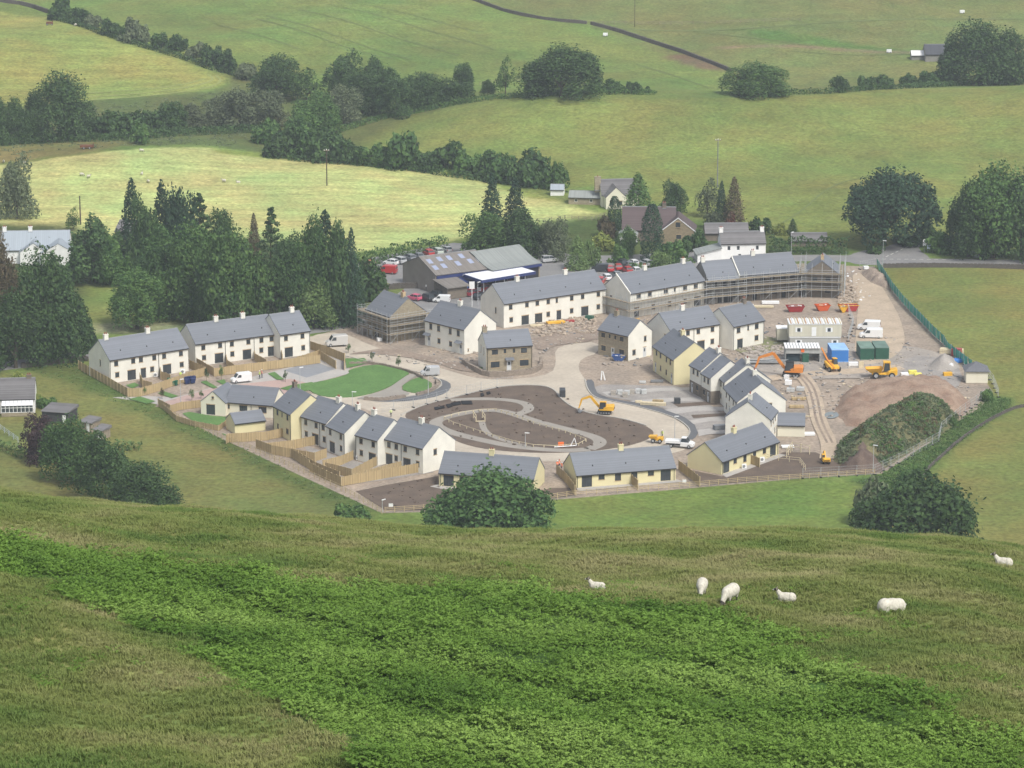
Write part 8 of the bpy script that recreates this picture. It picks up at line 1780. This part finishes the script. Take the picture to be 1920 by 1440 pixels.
def sheep(px, py, pose, deg, label, sc=1.0, fn=GH, cat='sheep', group='sheep on the near hillside', dz=0.0):
    p = fn(px, py); me, hd = SM[pose]; e = empty('sheep', p + Vector((0, 0, dz)), R(deg), label, cat, group); e.scale = (sc, sc, sc); link('body', me, e)
    for s in (-1, 1):
        q = MB(); c_ = hd + Vector((-.04, .05 * s, .07)); pts = [c_ + Vector((-.05 * math.sin(t), .03 * s * t, .06 * math.sin(t * 1.1) - .012 * t * t)) for t in (0, .8, 1.6, 2.4, 3.1)]; q.path(pts, .018, 5); q.build('horn', HORN, e)
    return e
sheep(1120, 1106, 'lie', 160, 'small sheep with raised dark face lying at the bracken edge, leftmost of all', .78, dz=-.02)
sheep(1316, 1118, 'graze', 262, 'white sheep grazing head on above the bracken edge', 1.0)
sheep(1369, 1133, 'graze', 238, 'largest white sheep grazing with its dark face in the bracken', 1.12)
sheep(1475, 1130, 'lie', 165, 'small sheep with black and white face lying right of the grazing pair', .85, dz=.05)
sheep(1672, 1144, 'sleep', 8, 'plump white sheep lying alone with its head hidden', 1.3, dz=-.14)
sheep(1882, 1062, 'lie', 158, 'pinkish marked sheep lying near the right edge on the hill crest', .95)
for i, (a_, b_, lab) in enumerate([(153, 330, 'white speck of a sheep high in the left of the hay field'), (166, 334, 'second sheep just right of the high left one'), (266, 327, 'sheep in the upper middle of the hay field'), (278, 343, 'sheep below the upper middle one'), (420, 342, 'sheep above the conifers in the hay field'), (447, 343, 'faint sheep right of the one above the conifers'), (142, 49, 'sheep by the hedgerow of the mown field'), (7, 306, 'sheep at the left edge above the hay field'), (46, 306, 'sheep beside the pale grey green tree'), (265, 285, 'sheep at the top edge of the hay field')]):
    sheep(a_, b_, ['graze', 'stand', 'lie'][i % 3], 40 * i, lab, 1.0, G, group='distant sheep in the valley fields')
def person(px, py, deg, label, top=HIVIZ, hat=PLASTW, h=1.76, walk=.12, z=.14, group=None):
    k = ('pm', top.name, round(walk, 2))
    if k not in PM:
        s = walk; P_ = [('e', (Vector((0, 0, 1.25)), (.13, .20, .26), 0)), ('e', (Vector((0, 0, .98)), (.12, .165, .14), 0)), ('t', (Vector((0, 0, 1.42)), Vector((.01, 0, 1.54)), .065, .055)), ('e', (Vector((.02, 0, 1.64)), (.10, .078, .125), 0)), ('e', (Vector((.115, 0, 1.63)), (.02, .015, .02), 0))]
        for sd_ in (-1, 1):
            f = s * sd_; P_ += [('t', (Vector((0, .09 * sd_, .95)), Vector((f * .8 + .03, .1 * sd_, .5)), .095, .062)), ('t', (Vector((f * .8 + .03, .1 * sd_, .5)), Vector((f, .1 * sd_, .08)), .06, .042)), ('t', (Vector((f, .1 * sd_, .05)), Vector((f + .14, .11 * sd_, .04)), .045, .035)),
                               ('t', (Vector((0, .2 * sd_, 1.40)), Vector((-f * .5, .27 * sd_, 1.13)), .058, .045)), ('t', (Vector((-f * .5, .27 * sd_, 1.13)), Vector((-f * .6 + .12, .25 * sd_, .9)), .042, .03)), ('t', (Vector((-f * .6 + .12, .25 * sd_, .9)), Vector((-f * .6 + .17, .24 * sd_, .81)), .032, .022))]
        PM[k] = remesh('body', P_, .022, [top, DARKC, SKIN], lambda c_: 1 if c_.z < .95 else (2 if c_.z > 1.5 or (abs(c_.y) > .2 and c_.z < .93) else 0), 2)
        q = MB(); q.tube((.01, 0, 1.68), (.01, 0, 1.75), .118, .108, 10).tube((.01, 0, 1.75), (.01, 0, 1.80), .106, .05, 10).box(.08, -.08, 1.68, .17, .08, 1.70); PM['hat'] = q.mesh('hard_hat', PLASTW)
        q = MB(); q.tube((0, 0, 1.10), (0, 0, 1.15), .195, .195, 10).tube((0, 0, 1.25), (0, 0, 1.29), .2, .2, 10); PM['band'] = q.mesh('reflective_band', PLASTW)
    e = empty('person', P(px, py, z), R(deg), label, 'person', group); e.scale = (h / 1.78,) * 3; link('body', PM[k], e); link('hard_hat', PM['hat'], e, mat=hat)
    if top in (HIVIZ, HIORG): link('reflective_band', PM['band'], e, scale=(.72, 1.06, 1))
    return e
person(487, 710, 200, 'person in a yellow hi vis vest standing by the white van', HIVIZ)
person(491, 708, 20, 'person in a pink orange top beside the yellow vested one', mat('pink_top', (.7, .28, .22), .05, 4), walk=.1)
person(339, 711, 100, 'person in a yellow hi vis jacket at the wheelie bins', HIVIZ, walk=.05)
person(1045, 880, -60, 'worker in orange on the left between the two front bungalows', HIORG, hat=PLASTW)
person(1049, 878, 160, 'worker in orange in the middle between the two front bungalows', HIORG, hat=REDP)
person(1053, 883, 30, 'worker in orange on the right between the two front bungalows', HIORG, hat=PLASTW, walk=.05)
person(1242, 822, 200, 'worker in hi vis yellow beside the small dumper', HIVIZ)
person(733, 782, 90, 'worker in pale yellow standing behind the stepped terrace', mat('pale_hi_vis', (.6, .68, .35), .05, 4), walk=.04)
person(800, 545, -60, 'person in white and black by the garage office', PLASTW, hat=DARKC, walk=.05)
# ================================================================== HAZE
hz = MB(); hz.box(-1500, -300, -2.2, 1500, 2450, 186)
hm = bpy.data.materials.new('air_haze'); hm.use_nodes = True; N = hm.node_tree.nodes; N.remove(N['Principled BSDF'])
pv = N.new('ShaderNodeVolumePrincipled'); pv.inputs['Color'].default_value = (.86, .93, 1, 1); pv.inputs['Density'].default_value = HAZE; pv.inputs['Anisotropy'].default_value = .2
hm.node_tree.links.new(pv.outputs[0], N['Material Output'].inputs['Volume'])
tag(hz.build('haze', hm), kind='stuff')
